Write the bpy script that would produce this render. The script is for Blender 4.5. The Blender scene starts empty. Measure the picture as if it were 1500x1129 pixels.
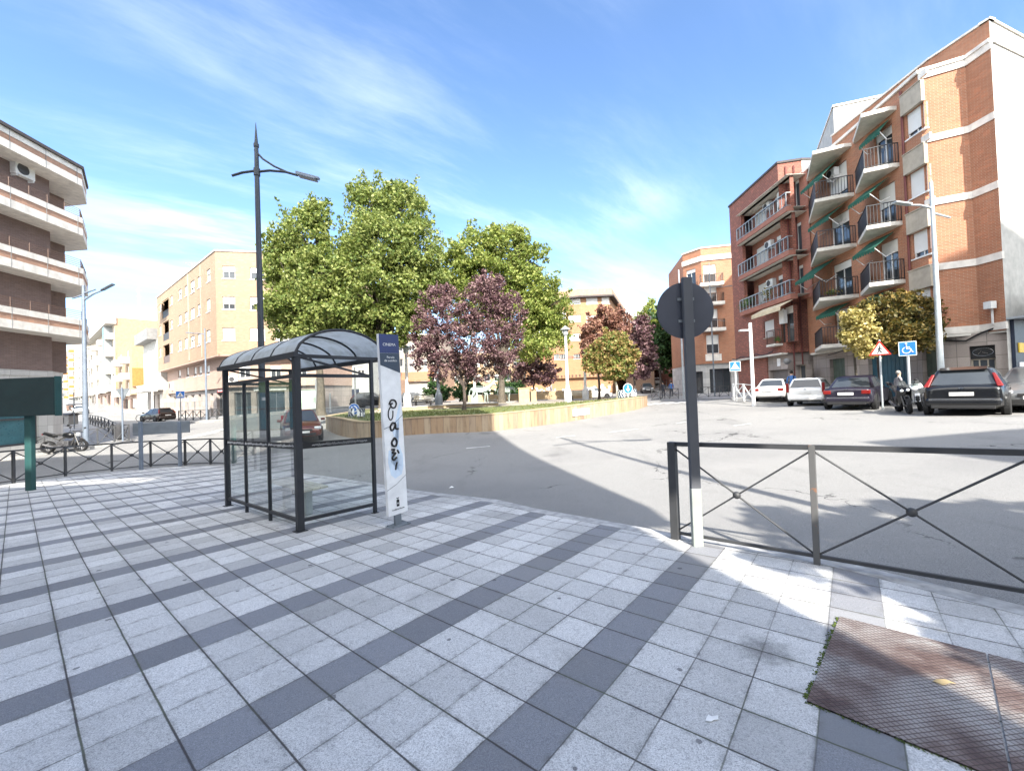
import bpy, bmesh, math, random
import numpy as np
from mathutils import Vector, Matrix, Quaternion
random.seed(7); np.random.seed(7)
sc = bpy.context.scene
COL = sc.collection
EYE = 1.526
# ------------------------------------------------------------ camera model (used for the camera and for surveying distances)
FP, CXP, CYP = 600.0, 750.0, 564.5
ROLL, PITCH = 0.035, 0.0175
_U = Vector((0, -math.sin(PITCH), math.cos(PITCH))); _F = Vector((0, math.cos(PITCH), math.sin(PITCH))); _X = Vector((1, 0, 0))
RT = math.cos(ROLL)*_X - math.sin(ROLL)*_U
UP = math.cos(ROLL)*_U + math.sin(ROLL)*_X
def ray(x, y): return RT*((x-CXP)/FP) + UP*((CYP-y)/FP) + _F
def W(px, py, D):
    d = ray(px, py); t = D/d.y
    return Vector((d.x*t, D, EYE + d.z*t))
def plane_z(x, y): return 0.00504*x - 0.04462*y
def PL(px, py):
    d = ray(px, py); n = Vector((-0.00504, 0.04462, 1.0))
    t = -EYE/(d.dot(n)); return Vector((d.x*t, d.y*t, EYE + d.z*t))
def proj(P):
    v = Vector(P) - Vector((0, 0, EYE)); f = v.dot(_F)
    return CXP + FP*v.dot(RT)/f, CYP - FP*v.dot(UP)/f
# ------------------------------------------------------------ terrain
class Interp:
    def __init__(s, pts, c=3.0):
        P = np.array(pts, float); s.xy = P[:, :2]; s.c = c; n = len(P)
        A = np.zeros((n+3, n+3)); A[:n, :n] = s.k(s.xy, s.xy) + np.eye(n)*1e-3
        A[:n, n] = 1; A[:n, n+1:] = s.xy; A[n, :n] = 1; A[n+1:, :n] = s.xy.T
        s.w = np.linalg.solve(A, np.concatenate([P[:, 2], [0, 0, 0]]))
    def k(s, a, b):
        return -np.sqrt(((a[:, None]-b[None])**2).sum(-1) + s.c**2)
    def arr(s, q):
        q = np.asarray(q, float); return s.k(q, s.xy) @ s.w[:-3] + s.w[-3] + q @ s.w[-2:]
    def __call__(s, x, y): return float(s.arr([[x, y]])[0])
ctl = []
for px, py, D in [(1410,612,12.3),(1240,603,16.8),(1178,596,20),(1125,591,24.5),(1079,586,27),(720,631.5,19.5),(535,642,20),
                  (600,637,19.2),(945,598,28.5),(1000,590,34),(440,650,19.3),(230,617,45),(118,605,69),(124,657,21),(109,660,23),
                  (168,651,24.5),(129,622,43),(14,676,22),(1040,578,45),(975,560,90),(965,549,200),(100,588,120),(75,580,250),
                  (860,580,66),(470,603,35),(300,618,36),(440,601,41),(250,619,38),(870,611,25),(800,622,22)]:
    p = W(px, py, D); ctl.append((p.x, p.y, p.z))
for x in (-16, -12, -8, -4, 0, 3):
    for y in (-6, -2, 1, 4, 7, 10, 13):
        if x + 0.82*(y-5) > 3.4: continue
        ctl.append((x, y, plane_z(x, y) - .08))
ctl += [(5,6,-.22),(8,4,.05),(9,8,.0),(8,-4,.15),(14,0,.3),(14,-12,.4),(0,-25,.5),(-30,-20,.2),(20,15,.35),(22,26,.4),(-40,20,-.7),
        (-60,50,.2),(60,20,1.0),(60,60,2.2),(30,100,2.5),(0,120,1.6),(-30,80,.8),(-260,250,10),(300,300,8),(0,400,7),(-300,0,0),(300,-60,1),(0,-150,1)]
_g = Interp(ctl)
def gz(x, y):
    return _g(x, y)
def GP(px, D, dz=0.0):
    y = 600.0
    for _ in range(6):
        p = W(px, y, D); z = gz(p.x, p.y) + dz; y = proj((p.x, p.y, z))[1]
    p = W(px, y, D); return Vector((p.x, p.y, gz(p.x, p.y) + dz))
# ------------------------------------------------------------ materials
MATS = {}
def nt(name):
    m = bpy.data.materials.new(name); m.use_nodes = True; t = m.node_tree; t.nodes.clear()
    return m, t, t.nodes, t.links
class N:
    """small helper for writing node graphs"""
    def __init__(s, name):
        s.m, s.t, s.n, s.l = nt(name); MATS[name] = s.m
    def new(s, typ, **kw):
        o = s.n.new(typ)
        for k, v in kw.items(): setattr(o, k, v)
        return o
    def put(s, sock, v):
        if isinstance(v, bpy.types.NodeSocket): s.l.new(v, sock)
        elif v is not None:
            if sock.type == 'RGBA' and len(v) == 3: v = (*v, 1)
            sock.default_value = v
    def math(s, op, a, b=None, c=None, clamp=False):
        o = s.new('ShaderNodeMath', operation=op, use_clamp=clamp); s.put(o.inputs[0], a)
        if b is not None: s.put(o.inputs[1], b)
        if c is not None: s.put(o.inputs[2], c)
        return o.outputs[0]
    def coord(s, kind='Object'): return s.new('ShaderNodeTexCoord').outputs[kind]
    def sep(s, v):
        o = s.new('ShaderNodeSeparateXYZ'); s.put(o.inputs[0], v); return o.outputs
    def comb(s, x=0., y=0., z=0.):
        o = s.new('ShaderNodeCombineXYZ')
        for i, v in enumerate((x, y, z)): s.put(o.inputs[i], v)
        return o.outputs[0]
    def scale(s, v, sc_):
        o = s.new('ShaderNodeMapping'); s.put(o.inputs['Vector'], v); o.inputs['Scale'].default_value = sc_; return o.outputs[0]
    def noise(s, v, scale, detail=3., rough=.55, out=0):
        o = s.new('ShaderNodeTexNoise'); s.put(o.inputs['Vector'], v); o.inputs['Scale'].default_value = scale
        o.inputs['Detail'].default_value = detail; o.inputs['Roughness'].default_value = rough; return o.outputs[out]
    def voro(s, v, scale, feature='F1', out='Distance'):
        o = s.new('ShaderNodeTexVoronoi', feature=feature); s.put(o.inputs['Vector'], v); o.inputs['Scale'].default_value = scale
        return o.outputs[out]
    def white(s, v, out='Value'):
        o = s.new('ShaderNodeTexWhiteNoise', noise_dimensions='3D'); s.put(o.inputs['Vector'], v); return o.outputs[out]
    def ramp(s, f, stops, interp='LINEAR'):
        o = s.new('ShaderNodeValToRGB'); s.put(o.inputs[0], f); e = o.color_ramp.elements; o.color_ramp.interpolation = interp
        while len(e) > 1: e.remove(e[-1])
        e[0].position = stops[0][0]; e[0].color = (*c3(stops[0][1]), 1)
        for p, c in stops[1:]:
            q = e.new(p); q.color = (*c3(c), 1)
        return o.outputs[0]
    def mix(s, f, a, b, mode='MIX'):
        o = s.new('ShaderNodeMix', data_type='RGBA', blend_type=mode); s.put(o.inputs[0], f)
        s.put(o.inputs[6], c3(a) if isinstance(a, (int, float, tuple)) else a); s.put(o.inputs[7], c3(b) if isinstance(b, (int, float, tuple)) else b)
        return o.outputs[2]
    def step(s, v, lo, hi):
        o = s.new('ShaderNodeMapRange', interpolation_type='SMOOTHSTEP'); s.put(o.inputs[0], v)
        o.inputs[1].default_value = lo; o.inputs[2].default_value = hi; return o.outputs[0]
    def bump(s, h, strength=.3, dist=.01):
        o = s.new('ShaderNodeBump'); s.put(o.inputs['Height'], h); o.inputs['Strength'].default_value = strength
        o.inputs['Distance'].default_value = dist; return o.outputs[0]
    def bsdf(s, color, rough=.7, metal=0., normal=None, spec=None, coat=None, out=True):
        o = s.new('ShaderNodeBsdfPrincipled'); s.put(o.inputs['Base Color'], c3(color) if isinstance(color, (int, float, tuple)) else color)
        s.put(o.inputs['Roughness'], rough); s.put(o.inputs['Metallic'], metal)
        if normal is not None: s.put(o.inputs['Normal'], normal)
        if spec is not None: o.inputs['Specular IOR Level'].default_value = spec
        if coat is not None: o.inputs['Coat Weight'].default_value = coat; o.inputs['Coat Roughness'].default_value = .05
        if out: s.out(o.outputs[0])
        return o.outputs[0]
    def out(s, sh):
        o = s.new('ShaderNodeOutputMaterial'); s.l.new(sh, o.inputs[0])
def c3(c): return (c, c, c) if isinstance(c, (int, float)) else tuple(c[:3])
def plain(name, col, rough=.6, metal=0., var=.12, vs=3., bs=0.15, coat=None, spec=None, grime=0.):
    """painted / cast surface with slight uneven tone and micro relief"""
    n = N(name); co = n.coord(); c = c3(col)
    f = n.noise(co, vs, 5., .6)
    lo = tuple(max(0, x*(1-var*1.6)) for x in c); hi = tuple(min(1, x*(1+var)) for x in c)
    colr = n.ramp(f, [(.3, lo), (.7, hi)])
    if grime:
        s = n.scale(co, (1.2, 1.2, .25)); g = n.step(n.noise(s, 2.2, 6., .65), .52, .75)
        colr = n.mix(n.math('MULTIPLY', g, grime), colr, tuple(x*.45 for x in c))
    r = n.math('ADD', n.math('MULTIPLY', n.noise(co, vs*4, 3.), .2), rough-.1)
    n.bsdf(colr, r, metal, n.bump(n.noise(co, 60., 3.), bs, .003), spec, coat)
    return n.m
def brick(name, c1, c2, mortar, bw=.25, bh=.065, ms=.008, grime=.25, blotch=.3):
    n = N(name); uv = n.coord('UV')
    b = n.new('ShaderNodeTexBrick'); n.put(b.inputs['Vector'], uv); b.inputs['Scale'].default_value = 1.
    b.inputs['Brick Width'].default_value = bw; b.inputs['Row Height'].default_value = bh; b.inputs['Mortar Size'].default_value = ms
    b.inputs['Mortar Smooth'].default_value = .3
    n.put(b.inputs['Color1'], c3(c1)); n.put(b.inputs['Color2'], c3(c2)); n.put(b.inputs['Mortar'], c3(mortar))
    row = n.sep(uv); cell = n.comb(n.math('FLOOR', n.math('DIVIDE', row[0], bw)), n.math('FLOOR', n.math('DIVIDE', row[1], bh)), 0.)
    c = n.mix(n.math('MULTIPLY', n.math('GREATER_THAN', n.white(cell), .86), .35), b.outputs['Color'], tuple(min(1, x*1.7) for x in c3(c1)))
    big = n.noise(n.coord(), .5, 5., .6)
    c = n.mix(n.math('MULTIPLY', n.step(big, .45, .75), blotch), c, tuple(x*.55 for x in c3(c1)))
    st = n.scale(n.coord(), (1.5, 1.5, .12)); g = n.step(n.noise(st, 1.5, 6., .65), .55, .8)
    c = n.mix(n.math('MULTIPLY', g, grime), c, tuple(x*.4 for x in c3(c1)))
    n.bsdf(c, .85, 0., n.bump(b.outputs['Fac'], .4, -.006))
    return n.m
# ------------------------------------------------------------ mesh builder
ORG = {}
class MB:
    def __init__(s): s.v = []; s.f = []; s.mi = []; s.cur = 0
    def m(s, i): s.cur = i; return s
    def add(s, vs, fs):
        k = len(s.v); s.v += [tuple(v) for v in vs]; s.f += [tuple(k+i for i in f) for f in fs]; s.mi += [s.cur]*len(fs); return s
    def quad(s, *p): return s.add(p, [tuple(range(len(p)))])
    def obox(s, o, a, b, c):
        o, a, b, c = Vector(o), Vector(a), Vector(b), Vector(c)
        vs = [o, o+a, o+a+b, o+b, o+c, o+a+c, o+a+b+c, o+b+c]
        return s.add(vs, [(0,3,2,1), (4,5,6,7), (0,1,5,4), (1,2,6,5), (2,3,7,6), (3,0,4,7)])
    def box(s, x0, x1, y0, y1, z0, z1): return s.obox((x0, y0, z0), (x1-x0, 0, 0), (0, y1-y0, 0), (0, 0, z1-z0))
    def prism(s, poly, vec):
        n = len(poly); P = [Vector(p) for p in poly]; v = Vector(vec)
        return s.add(P + [p+v for p in P], [tuple(range(n))[::-1], tuple(range(n, 2*n))] + [(i, (i+1) % n, (i+1) % n+n, i+n) for i in range(n)])
    def tube(s, path, r, seg=8, caps=True, flat=None):
        P = [Vector(p) for p in path]; R = r if isinstance(r, (list, tuple)) else [r]*len(P); vs = []; fs = []
        up = None
        for i, p in enumerate(P):
            d = (P[min(i+1, len(P)-1)] - P[max(i-1, 0)]).normalized()
            a = up if up is not None else (Vector((0, 0, 1)) if abs(d.z) < .9 else Vector((1, 0, 0)))
            x = d.cross(a).normalized()
            if x.length < .1: x = d.orthogonal().normalized()
            y = x.cross(d).normalized(); up = y
            for k in range(seg):
                t = 2*math.pi*k/seg; vs.append(p + (x*math.cos(t) + y*math.sin(t)*(flat or 1))*R[i])
        for i in range(len(P)-1):
            for k in range(seg):
                a = i*seg+k; b = i*seg+(k+1) % seg; fs.append((a, b, b+seg, a+seg))
        if caps: fs.append(tuple(range(seg))[::-1]); fs.append(tuple(range((len(P)-1)*seg, len(P)*seg)))
        return s.add(vs, fs)
    def lathe(s, prof, c=(0, 0, 0), seg=16, axis='z', caps=True):
        c = Vector(c); vs = []; fs = []
        for r, h in prof:
            for k in range(seg):
                t = 2*math.pi*k/seg
                q = {'z': (r*math.cos(t), r*math.sin(t), h), 'y': (r*math.cos(t), h, r*math.sin(t)), 'x': (h, r*math.cos(t), r*math.sin(t))}[axis]
                vs.append(c + Vector(q))
        for i in range(len(prof)-1):
            for k in range(seg):
                a = i*seg+k; b = i*seg+(k+1) % seg; fs.append((a, b, b+seg, a+seg))
        if caps: fs.append(tuple(range(seg))[::-1]); fs.append(tuple(range((len(prof)-1)*seg, len(prof)*seg)))
        return s.add(vs, fs)
    def ball(s, c, r, seg=10, rings=6, sq=(1, 1, 1)):
        prof = [(max(1e-4, math.sin(math.pi*i/rings))*r*sq[0], -math.cos(math.pi*i/rings)*r*sq[2]) for i in range(rings+1)]
        return s.lathe(prof, c, seg)
    def build(s, name, mats, parent=None, smooth=False, loc=None, bevel=0, recalc=True):
        me = bpy.data.meshes.new(name)
        o0 = Vector(loc) if loc is not None else (ORG.get(parent, Vector((0, 0, 0))))
        me.from_pydata([tuple(Vector(v)-o0) for v in s.v], [], s.f)
        mats = mats if isinstance(mats, (list, tuple)) else [mats]
        for m_ in mats: me.materials.append(MATS[m_] if isinstance(m_, str) else m_)
        me.polygons.foreach_set('material_index', s.mi)
        if recalc:
            bm = bmesh.new(); bm.from_mesh(me); bmesh.ops.recalc_face_normals(bm, faces=bm.faces); bm.to_mesh(me); bm.free()
        if smooth: me.polygons.foreach_set('use_smooth', [True]*len(me.polygons))
        uvs(me)
        o = bpy.data.objects.new(name, me); COL.objects.link(o)
        if parent is not None: o.parent = parent; ORG[o] = o0
        else: o.location = o0; ORG[o] = o0
        if bevel:
            b = o.modifiers.new('edge', 'BEVEL'); b.width = bevel; b.segments = 2; b.limit_method = 'ANGLE'; b.angle_limit = .6
        if smooth:
            try: me.set_sharp_from_angle(angle=math.radians(38))
            except Exception: pass
        return o
def uvs(me):
    n = len(me.loops)
    if n == 0: return
    uv = me.uv_layers.new(name='UVMap')
    co = np.empty(len(me.vertices)*3); me.vertices.foreach_get('co', co); co = co.reshape(-1, 3)
    li = np.empty(n, int); me.loops.foreach_get('vertex_index', li)
    tot = np.empty(len(me.polygons), int); me.polygons.foreach_get('loop_total', tot)
    nm = np.empty(len(me.polygons)*3); me.polygons.foreach_get('normal', nm); nm = np.repeat(nm.reshape(-1, 3), tot, 0)
    P = co[li]; flat = abs(nm[:, 2]) > .7
    L = np.maximum(np.hypot(nm[:, 0], nm[:, 1]), 1e-6); tx = -nm[:, 1]/L; ty = nm[:, 0]/L
    u = np.where(flat, P[:, 0], P[:, 0]*tx + P[:, 1]*ty); v = np.where(flat, P[:, 1], P[:, 2])
    uv.data.foreach_set('uv', np.stack([u, v], 1).ravel())
def tag(o, label=None, cat=None, group=None, kind=None):
    if label: o['label'] = label
    if cat: o['category'] = cat
    if group: o['group'] = group
    if kind: o['kind'] = kind
    return o
def thing(name, label, cat, loc=(0, 0, 0), rz=0., group=None):
    o = bpy.data.objects.new(name, None); COL.objects.link(o); o.location = loc; o.rotation_euler = (0, 0, rz); o.empty_display_size = .2
    ORG[o] = Vector(loc) if rz == 0 else Vector((0, 0, 0))
    return tag(o, label, cat, group)
def local(name, label, cat, group=None):          # a thing built round its own origin, placed later
    o = thing(name, label, cat, (0, 0, 0), 0, group); return o
def place(o, loc, rz=0., scale=1.):
    o.location = loc; o.rotation_euler = (0, 0, rz); o.scale = (scale,)*3; return o
def dup(root, loc, rz=0., label=None, group=None, scale=1., mat=None):
    def cp(o, par):
        c = o.copy(); COL.objects.link(c)
        if par is not None: c.parent = par
        for ch in kids.get(o, []): cp(ch, c)
        return c
    kids = {}
    for o in [root] + list(root.children_recursive):
        kids[o] = list(o.children)
    c = cp(root, None); c.location = loc; c.rotation_euler = (0, 0, rz); c.scale = (scale,)*3
    if label: c['label'] = label
    if group: c['group'] = group
    return c
def text_part(body, size, M, mat, parent, name='lettering', ext=.001, align='CENTER'):
    cu = bpy.data.curves.new(name, 'FONT'); cu.body = body; cu.size = size; cu.extrude = ext; cu.align_x = align; cu.align_y = 'CENTER'
    t = bpy.data.objects.new(name, cu); COL.objects.link(t)
    dg = bpy.context.evaluated_depsgraph_get(); me = bpy.data.meshes.new_from_object(t.evaluated_get(dg))
    bpy.data.objects.remove(t); me.transform(M); me.materials.clear(); me.materials.append(MATS[mat]); me.name = name
    o = bpy.data.objects.new(name, me); COL.objects.link(o); o.parent = parent; return o
def sheet(name, poly, zf, mat, off=0., skirt=.0, step=1.0, kind='structure', parent=None):
    """polygon draped on a height function, cut on a grid, with a skirt so it is a slab with real edges"""
    bm = bmesh.new(); vs = [bm.verts.new((p[0], p[1], 0)) for p in poly]; bm.faces.new(vs)
    xs = [p[0] for p in poly]; ys = [p[1] for p in poly]
    def cuts(a, b):
        r = []; x = math.ceil(a/step)*step
        while x < b:
            r.append(x); x += step*(1 if abs(x) < 40 else 4)
        return r
    for x in cuts(min(xs), max(xs)): bmesh.ops.bisect_plane(bm, geom=bm.verts[:]+bm.edges[:]+bm.faces[:], plane_co=(x, 0, 0), plane_no=(1, 0, 0))
    for y in cuts(min(ys), max(ys)): bmesh.ops.bisect_plane(bm, geom=bm.verts[:]+bm.edges[:]+bm.faces[:], plane_co=(0, y, 0), plane_no=(0, 1, 0))
    bmesh.ops.triangulate(bm, faces=[f for f in bm.faces if len(f.verts) > 4])
    bm.normal_update()
    bm.faces.ensure_lookup_table(); neg = [f for f in bm.faces if f.normal.z < 0]
    if neg: bmesh.ops.reverse_faces(bm, faces=neg)
    V = bm.verts[:]
    for v in V: v.co.z = zf(v.co.x, v.co.y) + off
    if skirt:
        be = [e for e in bm.edges if e.is_boundary]
        r = bmesh.ops.extrude_edge_only(bm, edges=be)
        for g in r['geom']:
            if isinstance(g, bmesh.types.BMVert): g.co.z -= skirt
    me = bpy.data.meshes.new(name); bm.to_mesh(me); bm.free(); uvs(me); me.materials.append(MATS[mat] if isinstance(mat, str) else mat)
    o = bpy.data.objects.new(name, me); COL.objects.link(o)
    if parent: o.parent = parent
    if kind: o['kind'] = kind
    return o
# ------------------------------------------------------------ facade frames
class Fr:
    def __init__(s, p0, p1, z0=0.):
        s.o = Vector((p0[0], p0[1], 0)); d = Vector((p1[0]-p0[0], p1[1]-p0[1], 0)); s.L = d.length; s.u = d.normalized()
        s.n = Vector((s.u.y, -s.u.x, 0)); s.z0 = z0
    def P(s, u, z, out=0.): return s.o + s.u*u + s.n*out + Vector((0, 0, z))
    def at(s, px, py, out=0.):
        d = ray(px, py); C = Vector((0, 0, EYE)); q = s.o + s.n*out
        t = (q-C).dot(s.n)/d.dot(s.n) if abs(d.dot(s.n)) > 1e-9 else 0
        p = C + d*t; return (p-q).dot(s.u), p.z
    def rect(s, x0, y0, x1, y1, out=0.):
        a, b, c, d = s.at(x0, y0, out), s.at(x1, y0, out), s.at(x0, y1, out), s.at(x1, y1, out)
        return ((a[0]+c[0])/2, (b[0]+d[0])/2, (c[1]+d[1])/2, (a[1]+b[1])/2)
def wall(mb, fr, u0, u1, z0, z1, holes=(), depth=.2, out=0., top=None):
    us = sorted({u0, u1} | {min(max(h[i], u0), u1) for h in holes for i in (0, 1)})
    zs = sorted({z0, z1} | {min(max(h[i], z0), z1) for h in holes for i in (2, 3)})
    for a, b in zip(us, us[1:]):
        if b-a < 1e-5: continue
        run = None
        for c, d in zip(zs, zs[1:]):
            if d-c < 1e-5: continue
            um, zm = (a+b)/2, (c+d)/2
            if any(h[0] < um < h[1] and h[2] < zm < h[3] for h in holes): continue
            mb.quad(fr.P(a, c, out), fr.P(b, c, out), fr.P(b, d, out), fr.P(a, d, out))
    for h in holes:
        a, b, c, d = h[:4]
        for p, q in (((a, c), (b, c)), ((b, c), (b, d)), ((b, d), (a, d)), ((a, d), (a, c))):
            mb.quad(fr.P(p[0], p[1], out), fr.P(q[0], q[1], out), fr.P(q[0], q[1], out-depth), fr.P(p[0], p[1], out-depth))
def fbox(mb, fr, u0, u1, z0, z1, o0, o1):
    return mb.obox(fr.P(u0, z0, o0), fr.u*(u1-u0), fr.n*(o1-o0), Vector((0, 0, z1-z0)))
def window(par, fr, h, shut=.5, frame='white_frame', out=0., depth=.14, mull=1, shutter='shutter_white', sill=True, bars=False):
    a, b, c, d = h[:4]; w = b-a; t = min(.06, w*.1); o1 = out-depth+.03; o0 = o1-.05
    mb = MB()
    fbox(mb, fr, a, a+t, c, d, o0, o1); fbox(mb, fr, b-t, b, c, d, o0, o1)
    fbox(mb, fr, a+t, b-t, c, c+t, o0, o1); fbox(mb, fr, a+t, b-t, d-t, d, o0, o1)
    for k in range(mull):
        u = a + w*(k+1)/(mull+1); fbox(mb, fr, u-.02, u+.02, c+t, d-t, o0+.01, o1-.003)
    if sill: fbox(mb, fr, a-.05, b+.05, c-.06, c-.002, out-depth, out+.05)
    if bars:
        k = a+.1
        while k < b-.05: fbox(mb, fr, k-.012, k+.012, c+t, d-t, out-.05, out-.03); k += .14
    f = mb.build('window', frame, par)
    mb = MB(); mb.quad(fr.P(a+t*.5, c, o0+.012), fr.P(b-t*.5, c, o0+.012), fr.P(b-t*.5, d, o0+.012), fr.P(a+t*.5, d, o0+.012))
    mb.build('pane', 'window_glass', f)
    if shut > 0:
        mb = MB(); z = d-.01; zb = d-(d-c)*shut
        fbox(mb, fr, a+.02, b-.02, zb, z, o1+.004, o1+.03)
        mb.build('shutter', shutter, f)
    return f
def railing(par, pts, z, h, mat='dark_metal', sp=.12, r=.012, name='railing', solid=(), inset=0):
    """pts: list of xy or xyz corner points, z: level of the slab top"""
    mb = MB()
    for i in range(len(pts)-1):
        a = Vector((pts[i][0], pts[i][1], z)); b = Vector((pts[i+1][0], pts[i+1][1], z)); L = (b-a).length; d = (b-a)/max(L, 1e-6)
        n = Vector((d.y, -d.x, 0))
        mb.obox(a + Vector((0, 0, h-.04)) - n*.02, d*L, n*.04, Vector((0, 0, .04)))
        mb.obox(a + Vector((0, 0, .06)) - n*.012, d*L, n*.024, Vector((0, 0, .025)))
        if i in solid:
            mb.obox(a + Vector((0, 0, .1)) - n*.006, d*L, n*.012, Vector((0, 0, h-.16)))
        k = int(L/sp)
        for j in range(k+1):
            p = a + d*(L*j/max(k, 1)); rr = r*1.8 if j in (0, k) else r
            mb.obox(p - d*rr - n*rr + Vector((0, 0, 0)), d*2*rr, n*2*rr, Vector((0, 0, h-.03)))
    return mb.build(name, mat, par)
def ac_unit(par, fr, u, z, out, w=.8, h=.55):
    mb = MB(); fbox(mb, fr, u, u+w, z, z+h, out, out+.3); fbox(mb, fr, u+.05, u+.1, z-.12, z, out-.1, out+.3); fbox(mb, fr, u+w-.1, u+w-.05, z-.12, z, out-.1, out+.3)
    o = mb.build('air_conditioner', 'ac_white', par, bevel=.02)
    mb = MB(); c = fr.P(u+w*.38, z+h/2, out+.305)
    R = h*.4; P = [c + (fr.u*math.cos(t)+Vector((0, 0, 1))*math.sin(t))*R for t in [2*math.pi*k/20 for k in range(20)]]
    mb.prism(P, fr.n*.012); mb.build('fan_grille', 'dark_grey', o); return o
def skin(name, joints, edges, radii, mats, parent=None, root=0, sub=1, matf=None):
    me = bpy.data.meshes.new(name); me.from_pydata([tuple(j) for j in joints], edges, [])
    o = bpy.data.objects.new(name, me); COL.objects.link(o)
    md = o.modifiers.new('s', 'SKIN'); md.use_smooth_shade = True; md.branch_smoothing = .6
    o.modifiers.new('u', 'SUBSURF').levels = sub
    sv = me.skin_vertices[0].data
    for i, r in enumerate(radii):
        sv[i].radius = (r, r) if isinstance(r, (int, float)) else r
        sv[i].use_root = (i == root)
    dg = bpy.context.evaluated_depsgraph_get(); dg.update(); m2 = bpy.data.meshes.new_from_object(o.evaluated_get(dg))
    bpy.data.objects.remove(o); m2.name = name; m2.materials.clear()
    for m_ in mats: m2.materials.append(MATS[m_])
    if matf:
        for p in m2.polygons: p.material_index = matf(p.center)
    m2.polygons.foreach_set('use_smooth', [True]*len(m2.polygons))
    o = bpy.data.objects.new(name, m2); COL.objects.link(o)
    if parent: o.parent = parent
    return o
# ============================================================ MATERIALS
def make_paving():
    n = N('paving'); P = n.coord(); x, y, z = n.sep(P)[:3]
    a = n.math('ADD', n.math('MULTIPLY', x, .63504), n.math('MULTIPLY', y, .77184))
    b = n.math('ADD', n.math('MULTIPLY', x, -.77176), n.math('MULTIPLY', y, .63509))
    wob = n.math('MULTIPLY', n.math('SUBTRACT', n.noise(P, 3., 2.), .5), .006)
    ta = n.math('DIVIDE', n.math('SUBTRACT', n.math('ADD', a, wob), .19), .3)
    tb = n.math('DIVIDE', n.math('SUBTRACT', n.math('ADD', b, wob), .174), .3)
    def dist(t): return n.math('MULTIPLY', n.math('ABSOLUTE', n.math('SUBTRACT', n.math('FRACT', n.math('ADD', t, .5)), .5)), .3)
    rag = n.math('MULTIPLY', n.noise(P, 45., 4., .7), .0045)
    ja = n.math('SUBTRACT', 1., n.step(n.math('ADD', dist(ta), rag), .0045, .0095))
    jb = n.math('SUBTRACT', 1., n.step(n.math('ADD', dist(tb), rag), .0038, .0075))
    weak = n.math('ADD', .38, n.math('MULTIPLY', n.step(n.noise(P, .5, 2.), .42, .62), .6))
    cell = n.comb(n.math('FLOOR', ta), n.math('FLOOR', tb), 0.)
    r1 = n.white(cell); r2 = n.white(n.comb(n.math('FLOOR', tb), n.math('FLOOR', ta), 3.))
    band = n.math('GREATER_THAN', n.math('FRACT', n.math('DIVIDE', n.math('FLOOR', tb), 4.)), .7)
    # grain of the exposed-aggregate tiles
    g1 = n.noise(P, 170., 3., .75); g2 = n.noise(P, 480., 2., .8); vo = n.voro(P, 210.)
    grain = n.math('ADD', n.math('MULTIPLY', g1, .6), n.math('MULTIPLY', g2, .4))
    light = n.ramp(grain, [(.38, (.25, .25, .25)), (.46, (.52, .52, .515)), (.56, (.74, .735, .725)), (.66, (.84, .835, .825))])
    dark = n.ramp(grain, [(.37, (.13, .137, .155)), (.5, (.22, .228, .25)), (.64, (.34, .345, .37))])
    col = n.mix(band, light, dark)
    chip = n.step(n.noise(P, 95., 2., .5), .57, .63); col = n.mix(n.math('MULTIPLY', chip, .42), col, (.2, .2, .21))
    wear = n.step(n.noise(n.scale(P, (1., 1., 1.)), 30., 5., .75), .52, .66); col = n.mix(n.math('MULTIPLY', wear, .28), col, (.3, .3, .3))
    odd = n.math('MULTIPLY', n.math('GREATER_THAN', r2, .93), .38); col = n.mix(odd, col, (.28, .28, .28))
    # a patched strip of greyer replacement tiles
    px = n.math('MULTIPLY', n.step(n.math('ABSOLUTE', n.math('SUBTRACT', b, .02)), .175, .155), n.math('LESS_THAN', r1, .5))
    col = n.mix(n.math('MULTIPLY', px, .55), col, (.25, .26, .28))
    tone = n.math('ADD', .82, n.math('MULTIPLY', r1, .27)); col = n.mix(1., col, n.comb(tone, tone, tone), 'MULTIPLY')
    # old foot-worn dirt, streaks and gum
    d1 = n.step(n.noise(P, 1.1, 6., .65), .45, .72); col = n.mix(n.math('MULTIPLY', d1, .36), col, (.23, .225, .22))
    d2 = n.step(n.noise(n.scale(P, (1., 1., 1.)), 9., 5., .7), .56, .7); col = n.mix(n.math('MULTIPLY', d2, .22), col, (.2, .2, .21))
    sq = n.comb(n.math('ADD', x, n.math('MULTIPLY', n.noise(P, 25.), .03)), y, 0.); sp = n.math('SUBTRACT', 1., n.step(n.math('ADD', n.voro(sq, 3.3), n.math('MULTIPLY', n.white(n.voro(sq, 3.3, out='Position')), .085)), .078, .094))
    col = n.mix(n.math('MULTIPLY', sp, .72), col, (.075, .075, .085))
    v2 = n.voro(n.comb(x, n.math('MULTIPLY', y, 1.), 4.), .55); blot = n.math('SUBTRACT', 1., n.step(n.math('ADD', v2, n.math('MULTIPLY', n.noise(P, 14., 5., .7), .16)), .1, .2))
    col = n.mix(n.math('MULTIPLY', blot, .6), col, (.1, .1, .1))
    joint = n.math('MAXIMUM', n.math('MULTIPLY', ja, .95), n.math('MULTIPLY', jb, weak))
    halo = n.math('MULTIPLY', n.math('SUBTRACT', 1., n.step(n.math('MINIMUM', dist(ta), dist(tb)), .0, .04)), n.step(n.noise(P, 16., 5., .7), .4, .7))
    col = n.mix(n.math('MULTIPLY', halo, .6), col, (.13, .125, .12))
    jc = n.mix(n.step(n.noise(P, 2.3, 3.), .45, .6), (.055, .05, .05), (.09, .1, .07))
    col = n.mix(joint, col, jc)
    h = n.math('SUBTRACT', n.math('ADD', n.math('MULTIPLY', grain, .35), n.math('MULTIPLY', r1, .12)), n.math('MULTIPLY', joint, .9))
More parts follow.
